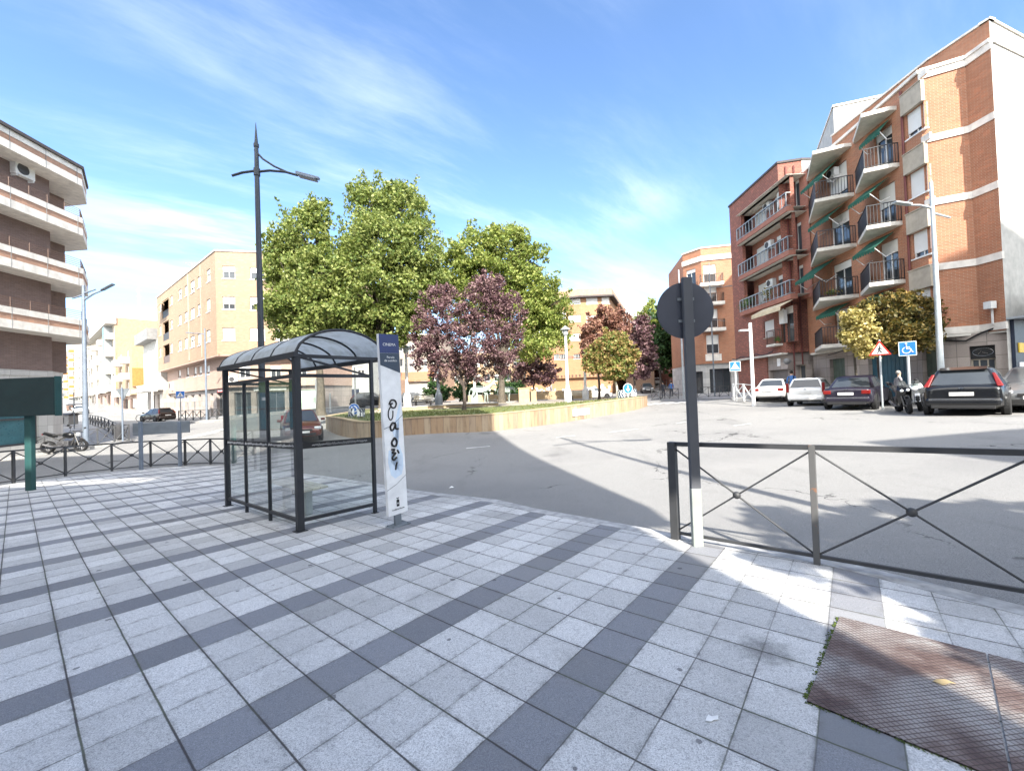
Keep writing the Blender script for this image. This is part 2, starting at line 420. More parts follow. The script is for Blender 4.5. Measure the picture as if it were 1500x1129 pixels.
    n.bsdf(col, n.math('ADD', .62, n.math('MULTIPLY', g1, .3)), 0., n.bump(h, .5, .008), .35)
make_paving()
def make_asphalt():
    n = N('asphalt'); P = n.coord(); x, y, z = n.sep(P)[:3]
    g = n.math('ADD', n.math('MULTIPLY', n.noise(P, 130., 3., .75), .6), n.math('MULTIPLY', n.noise(P, 400., 2., .8), .4))
    col = n.ramp(g, [(.38, (.09, .09, .09)), (.5, (.235, .232, .226)), (.63, (.42, .415, .4))])
    big = n.noise(P, .22, 5., .6); col = n.mix(n.math('MULTIPLY', n.step(big, .42, .68), .3), col, (.13, .13, .135))
    st = n.noise(n.scale(P, (.6, .12, 1.)), 1.6, 6., .65); col = n.mix(n.math('MULTIPLY', n.step(st, .54, .72), .28), col, (.1, .1, .1))
    tr = n.step(n.math('ABSOLUTE', n.math('SUBTRACT', n.noise(n.scale(P, (.25, .25, 1.)), .5, 1.), .5)), .0, .012); col = n.mix(n.math('MULTIPLY', n.math('SUBTRACT', 1., tr), .06), col, (.1, .1, .1))
    st2 = n.noise(n.scale(P, (.15, .5, 1.)), 1.2, 5., .6); col = n.mix(n.math('MULTIPLY', n.step(st2, .52, .75), .25), col, (.3, .29, .28))
    ws = n.comb(n.math('ADD', x, n.math('MULTIPLY', n.noise(P, 1.3, 4.), 1.6)), n.math('ADD', y, n.math('MULTIPLY', n.noise(n.scale(P, (1., 1., 2.)), 1.7, 4.), 1.4)), 0.)
    ce = n.voro(ws, .19, 'DISTANCE_TO_EDGE'); cr = n.math('SUBTRACT', 1., n.step(ce, .0015, .0045))
    cr = n.math('MULTIPLY', cr, n.step(n.noise(P, .35, 2.), .47, .56))
    col = n.mix(n.math('MULTIPLY', cr, .8), col, (.03, .03, .03))
    v2 = n.voro(P, .33); oil = n.math('SUBTRACT', 1., n.step(n.math('ADD', v2, n.math('MULTIPLY', n.noise(P, 6., 5., .7), .2)), .12, .26))
    col = n.mix(n.math('MULTIPLY', oil, .45), col, (.06, .06, .062))
    n.bsdf(col, n.math('ADD', .68, n.math('MULTIPLY', g, .3)), 0., n.bump(n.math('SUBTRACT', g, n.math('MULTIPLY', cr, 1.)), .45, .008), .3)
make_asphalt()
def make_marking():
    n = N('road_paint'); P = n.coord()
    g = n.noise(P, 40., 5., .75); w = n.step(n.math('ADD', n.math('MULTIPLY', g, .6), n.math('MULTIPLY', n.noise(P, 2., 4.), .4)), .4, .56)
    n.bsdf(n.mix(w, (.3, .3, .29), (.72, .72, .7)), .7, 0., n.bump(g, .3, .004))
make_marking()
def make_slab(name, col, tw=.4, joint=(.12, .115, .11), stone=False, jw=.008):
    n = N(name); uv = n.coord('UV'); P = n.coord()
    b = n.new('ShaderNodeTexBrick'); n.put(b.inputs['Vector'], uv); b.inputs['Scale'].default_value = 1.; b.offset = 0.
    b.inputs['Brick Width'].default_value = tw if isinstance(tw, float) else tw[0]; b.inputs['Row Height'].default_value = tw if isinstance(tw, float) else tw[1]
    b.inputs['Mortar Size'].default_value = jw
    n.put(b.inputs['Color1'], tuple(min(1, c*1.12) for c in col)); n.put(b.inputs['Color2'], tuple(c*.82 for c in col)); n.put(b.inputs['Mortar'], joint)
    c = n.mix(n.math('MULTIPLY', n.step(n.noise(P, 25., 5., .7), .4, .7), .3), b.outputs['Color'], tuple(x*.6 for x in col))
    s = n.step(n.noise(n.scale(P, (2., 2., .3)), 1.4, 6., .65), .5, .75); c = n.mix(n.math('MULTIPLY', s, .35), c, tuple(x*.45 for x in col))
    n.bsdf(c, .8, 0., n.bump(b.outputs['Fac'], .35, -.005)); return n
make_slab('plaza_paving', (.33, .29, .24), .5)
make_slab('sidewalk', (.33, .325, .315), .4)
make_slab('granite_cladding', (.36, .31, .28), (.9, .6), (.1, .09, .08))
make_slab('granite_light', (.5, .49, .47), (.9, .6), (.25, .24, .23))
def make_islwall():
    n = N('stone_cladding'); uv = n.coord('UV'); P = n.coord(); q = n.sep(uv)
    t = n.math('DIVIDE', q[0], .3); f = n.math('FRACT', t); r = n.white(n.comb(n.math('FLOOR', t), 0., 0.))
    col = n.ramp(r, [(0., (.33, .225, .14)), (.35, (.37, .275, .175)), (.7, (.4, .315, .22)), (1., (.3, .215, .15))])
    s = n.step(n.noise(n.scale(P, (3., 3., .5)), 2., 6., .7), .46, .7); col = n.mix(n.math('MULTIPLY', s, .6), col, (.15, .1, .07))
    j = n.math('LESS_THAN', n.math('MINIMUM', f, n.math('SUBTRACT', 1., f)), .035); col = n.mix(n.math('MULTIPLY', j, .6), col, (.15, .11, .09))
    n.bsdf(col, .75, 0., n.bump(n.noise(P, 30., 4.), .3, .005))
make_islwall()
def make_grass():
    n = N('grass'); P = n.coord(); g = n.noise(P, 30., 5., .7)
    c = n.ramp(g, [(.3, (.045, .06, .018)), (.5, (.1, .13, .035)), (.7, (.2, .21, .08))])
    c = n.mix(n.math('MULTIPLY', n.step(n.noise(P, .8, 5., .6), .45, .7), .5), c, (.24, .2, .1)); n.bsdf(c, .9, 0., n.bump(g, .8, .03))
make_grass()
def make_leaf(name, stops, tr=.35, rough=.55):
    n = N(name); P = n.coord(); geo = n.new('ShaderNodeNewGeometry')
    r = n.math('ADD', n.math('MULTIPLY', geo.outputs['Random Per Island'], .55), n.math('MULTIPLY', n.noise(P, .7, 3.), .45))
    c = n.ramp(r, stops)
    d = n.bsdf(c, rough, 0., spec=.3, out=False)
    t = n.new('ShaderNodeBsdfTranslucent'); n.put(t.inputs[0], n.mix(.5, c, (1., .95, .3), 'MULTIPLY'))
    m = n.new('ShaderNodeMixShader'); m.inputs[0].default_value = tr; n.l.new(d, m.inputs[1]); n.l.new(t.outputs[0], m.inputs[2]); n.out(m.outputs[0])
make_leaf('plane_leaves', [(.2, (.08, .13, .035)), (.4, (.17, .225, .06)), (.6, (.27, .32, .095)), (.85, (.38, .4, .16))], .4)
make_leaf('plane_leaves_fresh', [(.2, (.1, .15, .035)), (.45, (.2, .26, .06)), (.65, (.31, .35, .095)), (.88, (.42, .42, .16))], .4)
make_leaf('plum_leaves', [(.2, (.045, .02, .028)), (.42, (.11, .055, .07)), (.62, (.21, .125, .135)), (.85, (.38, .26, .24))], .25)
make_leaf('russet_leaves', [(.2, (.1, .035, .03)), (.5, (.25, .12, .09)), (.75, (.4, .24, .18)), (.92, (.36, .28, .12))], .3)
make_leaf('mixed_leaves', [(.2, (.07, .11, .03)), (.42, (.19, .23, .06)), (.6, (.36, .28, .11)), (.85, (.46, .24, .14))], .35)
make_leaf('dark_leaves', [(.2, (.015, .04, .012)), (.5, (.035, .085, .025)), (.8, (.075, .14, .04))], .25)
make_leaf('autumn_leaves', [(.2, (.035, .045, .012)), (.45, (.1, .09, .025)), (.7, (.24, .17, .05)), (.9, (.5, .36, .12))], .3)
make_leaf('yellow_leaves', [(.2, (.16, .15, .04)), (.5, (.45, .38, .13)), (.8, (.7, .6, .3))], .35)
make_leaf('pot_leaves', [(.2, (.04, .09, .02)), (.5, (.09, .19, .04)), (.8, (.2, .3, .08))], .3)
plain('bark', (.1, .085, .065), .9, 0, .3, 6., .6)
plain('bark_dark', (.09, .07, .06), .9, 0, .3, 6., .6)
plain('bark_pale', (.5, .47, .4), .85, 0, .25, 5., .5)
def make_glass():
    n = N('window_glass'); P = n.coord()
    c = n.mix(n.noise(P, .6, 3.), (.02, .025, .03), (.08, .09, .1)); n.bsdf(c, .06, 0., spec=.8)
    for name, tint, gl in (('clear_glass', (.90, .94, .92), .9), ('car_glass', (.35, .4, .4), 1.)):
        n = N(name); t = n.new('ShaderNodeBsdfTransparent'); t.inputs[0].default_value = (*tint, 1)
        g = n.new('ShaderNodeBsdfGlossy'); g.inputs['Roughness'].default_value = .03; g.inputs[0].default_value = (gl, gl, gl, 1)
        d = n.new('ShaderNodeBsdfDiffuse'); d.inputs[0].default_value = (.5, .52, .5, 1)
        fr = n.new('ShaderNodeFresnel'); fr.inputs[0].default_value = 1.5
        m = n.new('ShaderNodeMixShader'); n.l.new(n.math('MULTIPLY', fr.outputs[0], .55, clamp=True), m.inputs[0]); n.l.new(t.outputs[0], m.inputs[1]); n.l.new(g.outputs[0], m.inputs[2])
        m2 = n.new('ShaderNodeMixShader'); s = n.step(n.noise(n.scale(n.coord(), (1., 1., .4)), 4., 6., .7), .4, .75)
        n.l.new(n.math('ADD', n.math('MULTIPLY', s, .09), .05), m2.inputs[0]); n.l.new(m.outputs[0], m2.inputs[1]); n.l.new(d.outputs[0], m2.inputs[2]); n.out(m2.outputs[0])
    n = N('polycarbonate'); d = n.new('ShaderNodeBsdfDiffuse'); t = n.new('ShaderNodeBsdfTranslucent')
    s = n.step(n.noise(n.scale(n.coord(), (1., 1., 1.)), 3., 6., .7), .4, .75); c = n.mix(s, (.62, .66, .68), (.4, .42, .4))
    n.l.new(c, d.inputs[0]); n.l.new(c, t.inputs[0]); m = n.new('ShaderNodeMixShader'); m.inputs[0].default_value = .42
    n.l.new(d.outputs[0], m.inputs[1]); n.l.new(t.outputs[0], m.inputs[2])
    g = n.new('ShaderNodeBsdfGlossy'); g.inputs['Roughness'].default_value = .15
    m3 = n.new('ShaderNodeMixShader'); m3.inputs[0].default_value = .06; n.l.new(m.outputs[0], m3.inputs[1]); n.l.new(g.outputs[0], m3.inputs[2]); n.out(m3.outputs[0])
make_glass()
for a in [('shelter_metal', (.035, .037, .043), .5, .3), ('dark_metal', (.03, .032, .036), .5, .3), ('barrier_metal', (.06, .062, .066), .6, .2),
          ('grey_metal', (.2, .225, .25), .5, .3), ('lamp_dark', (.045, .055, .07), .5, .2), ('lamp_grey', (.42, .46, .48), .45, .3), ('pole_blue_grey', (.2, .24, .3), .5, .3),
          ('white_pole', (.75, .76, .75), .5, 0.), ('sign_back', (.07, .076, .098), .8, 0.), ('pole_dark', (.085, .09, .105), .7, 0.), ('pole_sunlit', (.3, .33, .31), .6, .1),
          ('green_board', (.014, .034, .036), .75, 0.), ('green_edge', (.016, .07, .068), .6, 0.), ('dark_grey', (.05, .05, .055), .6, 0.), ('mid_grey', (.22, .22, .22), .7, 0.),
          ('white_frame', (.8, .8, .78), .5, 0.), ('brown_frame', (.12, .07, .05), .5, 0.), ('steel_frame', (.35, .37, .38), .4, .5), ('ac_white', (.72, .73, .72), .6, 0.),
          ('totem_white', (.87, .87, .87), .45, 0.), ('totem_navy', (.02, .035, .14), .45, 0.), ('totem_slate', (.035, .055, .09), .45, 0.), ('totem_pale', (.66, .77, .9), .45, 0.),
          ('black_paint', (.008, .008, .009), .5, 0.), ('white_paint', (.82, .82, .82), .5, 0.), ('bench_wood', (.68, .63, .53), .7, 0.), ('bench_leg', (.4, .43, .43), .6, .2),
          ('sign_blue', (.02, .16, .55), .4, 0.), ('sign_white', (.85, .85, .85), .45, 0.), ('sign_red', (.55, .03, .02), .45, 0.), ('sign_yellow', (.75, .5, .04), .5, 0.),
          ('white_render', (.46, .45, .42), .85, 0.), ('cream_render', (.34, .24, .155), .85, 0.), ('band_white', (.72, .68, .62), .85, 0.), ('slab_concrete', (.62, .59, .53), .85, 0.),
          ('shop_navy', (.012, .02, .045), .4, 0.), ('garage_green', (.1, .13, .1), .6, 0.), ('garage_teal', (.03, .1, .14), .6, 0.), ('garage_grey', (.16, .14, .13), .6, 0.), ('shop_white', (.75, .76, .74), .5, 0.),
          ('mint_shutter', (.42, .55, .44), .6, 0.), ('awning_green', (.01, .09, .055), .8, 0.), ('awning_cream', (.6, .5, .34), .8, 0.), ('awning_grey', (.16, .16, .18), .8, 0.),
          ('roof_dark', (.07, .06, .06), .8, 0.), ('roof_red', (.4, .17, .09), .8, 0.), ('teal_shop', (.03, .12, .15), .3, 0.), ('beige_panel', (.42, .37, .3), .8, 0.),
          ('downpipe_red', (.14, .03, .025), .5, 0.), ('terracotta', (.4, .15, .08), .8, 0.), ('statue_bronze', (.36, .43, .39), .7, .1), ('stone_block', (.42, .32, .2), .85, 0.),
          ('tyre', (.012, .012, .013), .85, 0.), ('rim', (.3, .3, .32), .3, .8), ('rim_dark', (.1, .1, .1), .4, .5), ('plate_white', (.8, .8, .78), .4, 0.), ('chrome', (.7, .7, .7), .15, 1.), ('tail_red', (.2, .01, .008), .2, 0.),
          ('head_clear', (.75, .78, .8), .08, .3), ('plastic_black', (.018, .018, .019), .6, 0.), ('skin', (.55, .36, .26), .6, 0.), ('hair_grey', (.3, .29, .28), .9, 0.), ('hair_dark', (.02, .016, .013), .8, 0.),
          ('cloth_grey', (.26, .25, .27), .9, 0.), ('cloth_dark', (.03, .033, .045), .9, 0.), ('cloth_blue', (.06, .16, .4), .9, 0.), ('shoe', (.03, .03, .03), .6, 0.), ('paper', (.85, .85, .83), .8, 0.), ('dead_leaf', (.36, .28, .15), .8, 0.),
          ('concrete', (.45, .44, .42), .9, 0.), ('corrugated', (.4, .43, .45), .4, .6), ('orange_render', (.36, .17, .045), .85, 0.), ('yellow_render', (.42, .34, .16), .85, 0.), ('pink_render', (.36, .24, .17), .85, 0.), ('pale_render', (.36, .31, .26), .85, 0.), ('grey_render', (.38, .4, .38), .85, 0.)]:
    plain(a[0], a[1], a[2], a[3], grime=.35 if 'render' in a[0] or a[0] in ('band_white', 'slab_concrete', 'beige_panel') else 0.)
def make_extra():
    n = N('shutter_white'); uv = n.coord('UV'); v = n.math('FRACT', n.math('DIVIDE', n.sep(uv)[1], .055))
    n.bsdf(n.mix(n.noise(n.coord(), 1.3), (.62, .61, .57), (.8, .8, .78)), .5, 0., n.bump(n.math('ABSOLUTE', n.math('SUBTRACT', v, .5)), .5, .02))
    n = N('rusty_plate'); P = n.coord(); x, y, z = n.sep(P)[:3]
    a = n.math('ADD', n.math('MULTIPLY', x, .63504), n.math('MULTIPLY', y, .77184)); b = n.math('ADD', n.math('MULTIPLY', x, -.77176), n.math('MULTIPLY', y, .63509))
    s1 = n.math('ABSOLUTE', n.math('SUBTRACT', n.math('FRACT', n.math('MULTIPLY', n.math('ADD', a, b), 28.)), .5))
    s2 = n.math('ABSOLUTE', n.math('SUBTRACT', n.math('FRACT', n.math('MULTIPLY', n.math('SUBTRACT', a, b), 28.)), .5))
    rib = n.step(n.math('MAXIMUM', s1, s2), .36, .47)
    c = n.ramp(n.noise(P, 2.6, 6., .65), [(.34, (.085, .05, .045)), (.46, (.18, .125, .11)), (.54, (.27, .22, .2)), (.64, (.42, .4, .38))])
    c = n.mix(n.math('MULTIPLY', n.step(n.noise(P, 3.4, 5., .65), .54, .64), .75), c, (.05, .028, .03))
    c = n.mix(n.math('MULTIPLY', n.math('SUBTRACT', 1., rib), n.math('MULTIPLY', n.step(n.noise(n.scale(P, (1., 1.4, 1.)), 1.3, 4.), .4, .62), .75)), c, (.42, .4, .38))
    c = n.mix(n.math('MULTIPLY', rib, .72), c, (.05, .035, .032))
    n.bsdf(c, .55, .35, n.bump(rib, .7, -.006))
    n = N('rusty_metal'); P = n.coord(); f = n.step(n.noise(P, 9., 5., .65), .56, .66)
    n.bsdf(n.mix(f, (.12, .12, .12), (.28, .14, .08)), .7, .2)
    n = N('gravel_moss'); P = n.coord(); n.bsdf(n.ramp(n.noise(P, 40., 4.), [(.3, (.03, .045, .01)), (.7, (.14, .2, .03))]), .95, 0., n.bump(n.noise(P, 90.), .9, .02))
    for name, col in (('paint_black', (.004, .0045, .006)), ('paint_white', (.78, .78, .76)), ('paint_silver', (.6, .6, .59)), ('paint_purple', (.012, .0095, .02)), ('paint_red', (.11, .026, .018)), ('paint_brown', (.03, .018, .015)), ('paint_grey', (.12, .125, .13))):
        n = N(name); n.bsdf(n.mix(n.noise(n.coord(), 2.), col, tuple(min(1, c*1.25+.004) for c in col)), .3, .1 if 'white' not in name else 0., coat=.7, spec=.3)
make_extra()
brick('brick_orange', (.31, .12, .062), (.38, .165, .09), (.4, .28, .2), grime=.2)
brick('brick_red', (.3, .11, .075), (.36, .14, .095), (.3, .19, .15), grime=.35)
brick('brick_dark', (.27, .095, .065), (.33, .12, .08), (.12, .07, .06), .2, .12, .02, grime=.3)
brick('brick_brown', (.155, .105, .092), (.19, .13, .115), (.22, .175, .16), grime=.2)
brick('brick_brown_light', (.36, .2, .13), (.42, .24, .16), (.4, .28, .22), grime=.15)
brick('brick_tan', (.275, .193, .13), (.31, .22, .15), (.27, .197, .137), ms=.006, grime=.12, blotch=.15)
brick('brick_pink', (.36, .25, .2), (.41, .29, .23), (.4, .3, .25), grime=.25)
brick('brick_salmon', (.31, .165, .085), (.35, .19, .1), (.31, .2, .12), grime=.15)
# ============================================================ GROUND
def ground():
    def axis(neg, pos):
        v = [0.]; s = .5
        while v[-1] < pos:
            v.append(v[-1] + (s if v[-1] < 12 else s*2 if v[-1] < 40 else 6 if v[-1] < 120 else 40))
        w = [0.]
        while w[-1] > neg: w.append(w[-1] - (s if w[-1] > -8 else 1. if w[-1] > -45 else 6 if w[-1] > -120 else 40))
        return sorted(set(v + w))
    X = axis(-900, 900); Y = axis(-200, 1400)
    G = np.array([(x, y) for y in Y for x in X]); Z = np.concatenate([_g.arr(G[i:i+4000]) for i in range(0, len(G), 4000)])
    far = np.hypot(G[:, 0], G[:, 1]-30); Z = np.where(far > 260, Z*np.clip(1-(far-260)/500, 0, 1) + 6*np.clip((far-260)/500, 0, 1), Z)
    me = bpy.data.meshes.new('road'); nx = len(X)
    me.from_pydata([(g[0], g[1], z) for g, z in zip(G, Z)], [], [(j*nx+i, j*nx+i+1, (j+1)*nx+i+1, (j+1)*nx+i) for j in range(len(Y)-1) for i in range(nx-1)])
    me.polygons.foreach_set('use_smooth', [True]*len(me.polygons)); uvs(me); me.materials.append(MATS['asphalt'])
    o = bpy.data.objects.new('road', me); COL.objects.link(o); o['kind'] = 'structure'
ground()
KERB = [PL(*p) for p in [(-60,722),(20,709),(96,698.5),(164,691),(221,686),(271.5,683),(308.6,681),(345,683),(374,688),(467,699),(538,710),(598,721),(717,735),(770,748),(883,769),(985,789),(1032,796),(1212,828),(1327,857),(1500,902)]]
KERB = [(p.x, p.y) for p in KERB]
d = (Vector(KERB[-1]) - Vector(KERB[-2])).normalized(); e = Vector(KERB[-1])
KERB += [(e.x+d.x*2, e.y+d.y*2), (e.x+d.x*5+.3, e.y+d.y*5+.5), (12, -7)]
def offset(path, w):
    out = []
    for i, p in enumerate(path):
        a = Vector(path[max(i-1, 0)]); b = Vector(path[min(i+1, len(path)-1)]); t = (b-a).normalized(); out.append((p[0]-t.y*w, p[1]+t.x*w))
    return out
OUT = offset(KERB, .2)
sheet('pavement', [(-17.2, -12)] + [(KERB[0][0], KERB[0][1])] + KERB[1:] + [(12, -12)], plane_z, 'paving', 0., .12)
def kerb(name, path, outp, zf, mat, h=.16, seglen=1.0):
    mb = MB()
    for i in range(len(path)-1):
        a, b, c, dd = path[i], path[i+1], outp[i+1], outp[i]
        q = [(p[0], p[1], zf(p[0], p[1])+.004) for p in (a, b, c, dd)]
        mb.prism([(x, y, z-h) for x, y, z in q], (0, 0, h))
    o = mb.build(name, mat); o['kind'] = 'structure'; return o
plain('kerb_granite', (.4, .4, .4), .8, 0, .25, 8., .4)
kerb('kerb', KERB, OUT, plane_z, 'kerb_granite')
# worn road paint
def ground_strip(name, pts, w, zf=gz, off=.012, mat='road_paint'):
    mb = MB()
    for i in range(len(pts)-1):
        a = Vector(pts[i]); b = Vector(pts[i+1]); L = (b-a).length; n = max(1, int(L/.5)); t = (b-a)/L; s = Vector((-t.y, t.x))*w/2
        for k in range(n):
            p = a+t*(L*k/n); q = a+t*(L*(k+1)/n)
            mb.quad(*[(v.x, v.y, zf(v.x, v.y)+off) for v in (p-s, q-s, q+s, p+s)])
    o = mb.build(name, mat); o['kind'] = 'structure'; return o
def gxy(px, py, dlo=3., dhi=90.):
    """ground point seen at a pixel (by marching the ray over the terrain)"""
    D = dlo
    while D < dhi:
        p = W(px, py, D)
        if p.z < gz(p.x, p.y): return (p.x, p.y)
        D += .05 + D*.004
    return (p.x, p.y)
mk = MB()
for (x0, y0), (x1, y1) in [((683,657.5),(718,654.5)),((815,641.5),(842,638.5)),((893,633.5),(935,629)),((990,621),(1020,616)),((1075,624),(1100,621))]:
    a, b = Vector(gxy(x0, y0)), Vector(gxy(x1, y1)); t = (b-a).normalized(); s = Vector((-t.y, t.x))*.06
    mk.quad(*[(v.x, v.y, gz(v.x, v.y)+.014) for v in (a-s, b-s, b+s, a+s)])
for k in range(7):      # crossing at the far mouth of the roundabout
    a = Vector(GP(955+k*13, 33).xy); t = Vector((.18, 1)); s = Vector((.25, 0))
    mk.quad(*[(v.x, v.y, gz(v.x, v.y)+.014) for v in (a-s, a+s, a+s+t*3.4, a-s+t*3.4)])
for k in range(5):      # crossing on the left street
    a = Vector(gxy(255+k*9, 646-k*2)); b = Vector(gxy(318+k*14, 633-k*5)); t = (b-a).normalized(); s = Vector((-t.y, t.x))*.22
    if k < 2: mk.quad(*[(v.x, v.y, gz(v.x, v.y)+.014) for v in (a-s, b-s, b+s, a+s)])
o = mk.build('road_marking', 'road_paint'); o['kind'] = 'structure'
# metal cover plates let into the pavement
def cover(label, pts, name='cover_plate'):
    P = [PL(*p) if len(p) == 2 else Vector(p) for p in pts]
    c = sum(P, Vector())/4
    t = thing(name, label, 'metal cover', c)
    mb = MB(); mb.prism([p+Vector((0, 0, .002)) for p in P], (0, 0, .007)); mb.build('plate', 'rusty_plate', t)
    mb = MB()
    for i in range(4):
        a, b = P[i], P[(i+1) % 4]; dd = (b-a).normalized(); n = Vector((dd.y, -dd.x, 0))*.016
        mb.prism([a, b, b+n, a+n], (0, 0, .0075))
    mb.build('rim_gap', 'black_paint', t)
    return P
P1c = [PL(1230,904), PL(1444,958), PL(1482,1150), PL(1182,1028)]
cover('rusty checkered steel cover plate let into the pavement, yellow leaf lying on it', [tuple(p) for p in P1c])
v = (P1c[1]-P1c[0])
g = v.normalized()*.009
cover('second rusty checkered steel plate, cut off by the right edge of the photo', [tuple(P1c[1]+g), tuple(P1c[1]+g+v), tuple(P1c[2]+g+v), tuple(P1c[2]+g)])
mb = MB()
for i in range(900):
    f = random.random()
    if math.sin(f*23)+math.sin(f*61+1) < random.uniform(-1.4, .8): continue
    if i < 520: p = P1c[0].lerp(P1c[3], f)
    else: p = P1c[3].lerp(P1c[2], f)
    p = p + Vector((random.gauss(0, .006), random.gauss(0, .006), .0)); r = random.uniform(.002, .0065)*(1 if i < 520 else .6)
    mb.ball(p + Vector((-.012, 0, .004)), r, 5, 3, (1, 1, .6))
tag(mb.build('moss', 'gravel_moss', smooth=True), 'green moss growing in the joint along the cover plate edge', 'moss', kind='stuff')
def flake(name, label, cat, px, py, pts, mat, h=.012, dz=.012):
    c = PL(px, py); mb = MB(); P = [Vector((c.x+x, c.y+y, c.z+dz+z)) for x, y, z in pts]
    mb.prism(P, (0, 0, .0015)); return tag(mb.build(name, mat, loc=c), label, cat)
flake('leaf', 'dry yellow leaf lying on the rusty cover plate', 'leaf', 1383, 1003, [(-.05, .01, .004), (-.02, -.015, 0), (.02, -.01, .006), (.05, -.012, .003), (.02, .014, .009), (-.015, .022, .004)], 'dead_leaf')
flake('paper_scrap', 'white torn scrap of paper on a pavement tile near the bottom', 'litter', 1042, 1053, [(-.035, -.012, 0), (-.01, -.022, .002), (.005, -.01, 0), (.03, -.008, 0), (.04, .012, .004), (.008, .012, 0), (-.004, .024, 0), (-.02, .006, 0)], 'paper', dz=.004)
flake('litter_scrap', 'small pale scrap of litter on the shaded road', 'litter', 661, 710, [(-.05, -.02, 0), (.03, -.03, .01), (.06, .01, 0), (0, .04, .03)], 'paper', dz=-.06)
# ============================================================ NEAR STREET FURNITURE
AX = Vector((.63504, .77184, 0)).normalized(); BX = Vector((-.77184, .63504, 0)).normalized(); ZZ = Vector((0, 0, 1))
def AB(a, b, h=0.):
    p = AX*a + BX*b; return Vector((p.x, p.y, plane_z(p.x, p.y)+h))
def shelter():
    a0, a1, b0, b1 = 2.474, 3.62, 5.88, 8.87
    O = AB(a0, b0); t = thing('bus_shelter', 'dark metal and glass bus shelter with arched canopy', 'bus shelter', O)
    z0 = O.z; M = 'shelter_metal'
    def Q(a, b, z): p = AX*a+BX*b; return Vector((p.x, p.y, z))
    eave = EYE+.62; top = EYE+.34
    def post(a, b, w, zt, foot=True):
        g = AB(a, b).z; mb = MB(); mb.obox(Q(a-w/2, b-w/2, g), AX*w, BX*w, ZZ*(zt-g))
        if foot: mb.obox(Q(a-w*.9, b-w*.9, g), AX*w*1.8, BX*w*1.8, ZZ*.008)
        mb.build('post', M, t, bevel=.006)
    post(a0, b0, .088, eave+.02); post(a0, b1, .08, eave+.02)
    post(a1, b0, .05, eave-.02); post(a1, b1, .06, eave-.02)
    for b in (b0+(b1-b0)*.345, b0+(b1-b0)*.68): post(a0, b, .045, top-.01, False)
    # rails
    mb = MB()
    def rail(p, q, w, h):
        p = Vector(p); q = Vector(q); d = q-p; n = Vector((d.y, -d.x, 0)).normalized()*w; mb.obox(p-n/2-ZZ*h/2, d, n, ZZ*h)
    for z, w, h in ((top, .04, .05),):
        rail(Q(a0, b0, z), Q(a0, b1, z), w, h); rail(Q(a0, b0, z), Q(a1, b0, z), w, h); rail(Q(a0, b1, z), Q(a1, b1, z), w, h)
    mb.build('top_rail', M, t); mb = MB()
    for (p, q) in (((a0, b0), (a0, b1)), ((a0, b0), (a1, b0)), ((a0, b1), (a1, b1))):
        rail(AB(*p, .14), AB(*q, .14), .04, .045)
    mb.build('bottom_rail', M, t)
    mb = MB()
    for (p, q) in (((a0, b0), (a0, b1)), ((a0, b0), (a1, b0)), ((a0, b1), (a1, b1))):
        rail(AB(*p, 1.16), AB(*q, 1.16), .024, .085)
    ms = mb.build('middle_strip', 'black_paint', t)
    random.seed(4)
    for (p, q, n, f0, f1) in (((a0, b0), (a1, b0), 60, .16, .9), ((a0, b0), (a0, b1), 130, .03, .97)):
        A, B = AB(*p, 1.16), AB(*q, 1.16); dd = (B-A); nrm = Vector((dd.y, -dd.x, 0)).normalized(); nrm = nrm if nrm.dot(A) < 0 else -nrm
        mb = MB(); mb.tube([A + dd*(f0+(f1-f0)*k/n) + nrm*.0145 + ZZ*(.024*(1 if k % 2 else -1)*random.uniform(.2, 1.)) for k in range(n+1)], .0032, 4)
        mb.build('scribble', 'white_paint', ms)
    # glazing
    def pane(p, q, z1, z2):
        mb = MB(); A, B = AB(*p, z1), AB(*q, z1); A2, B2 = Vector((A.x, A.y, z2)), Vector((B.x, B.y, z2)); mb.quad(A, B, B2, A2); mb.build('glass_panel', 'clear_glass', t, recalc=False)
    bs = [b0+.06, b0+(b1-b0)*.345, b0+(b1-b0)*.68, b1-.05]
    for i in range(3): pane((a0, bs[i]+.025), (a0, bs[i+1]-.025), .165, top-.035)
    pane((a0+.07, b0), (a1-.03, b0), .165, top-.035); pane((a0+.07, b1), (a1-.03, b1), .165, top-.035)
    # canopy: hoops along a, stretched along b
    ea, eb = a0-.06, a1+.2; rise = .37; bb0, bb1 = b0-.12, b1+.12
    def arc(f): return ea + (eb-ea)*f, eave + .02 + rise*(1-(2*f-1)**2)**.62 if 0 < f < 1 else eave+.02
    K = 22; hs = [bb0, b0+.72, b0+1.5, b0+2.28, bb1]
    for b in hs:
        mb = MB(); mb.tube([Q(arc(k/K)[0], b, arc(k/K)[1]) for k in range(K+1)], .019, 8); mb.build('canopy_hoop', M, t, smooth=True)
    mb = MB()
    for a in (ea, eb): rail(Q(a, bb0-.02, eave), Q(a, bb1+.02, eave), .07, .07)
    for b in (b0, b1): rail(Q(ea, b, eave-.005), Q(eb, b, eave-.005), .045, .05)
    for b in (b0, b1): rail(Q(ea, b, eave-.0), Q(a1, b, top), .03, .03)
    mb.build('eave_beam', M, t, bevel=.005)
    mb = MB()
    for i in range(4):
        for k in range(K):
            (x1, z1), (x2, z2) = arc(k/K), arc((k+1)/K)
            mb.quad(Q(x1, hs[i], z1+.012), Q(x1, hs[i+1], z1+.012), Q(x2, hs[i+1], z2+.012), Q(x2, hs[i], z2+.012))
    mb.build('canopy', 'polycarbonate', t, smooth=True)
    # bench stands on its own feet inside
    c = AB(2.98, 7.2); be = thing('bench', 'pale plank bench on two grey pedestals inside the bus shelter', 'bench', c)
    mb = MB()
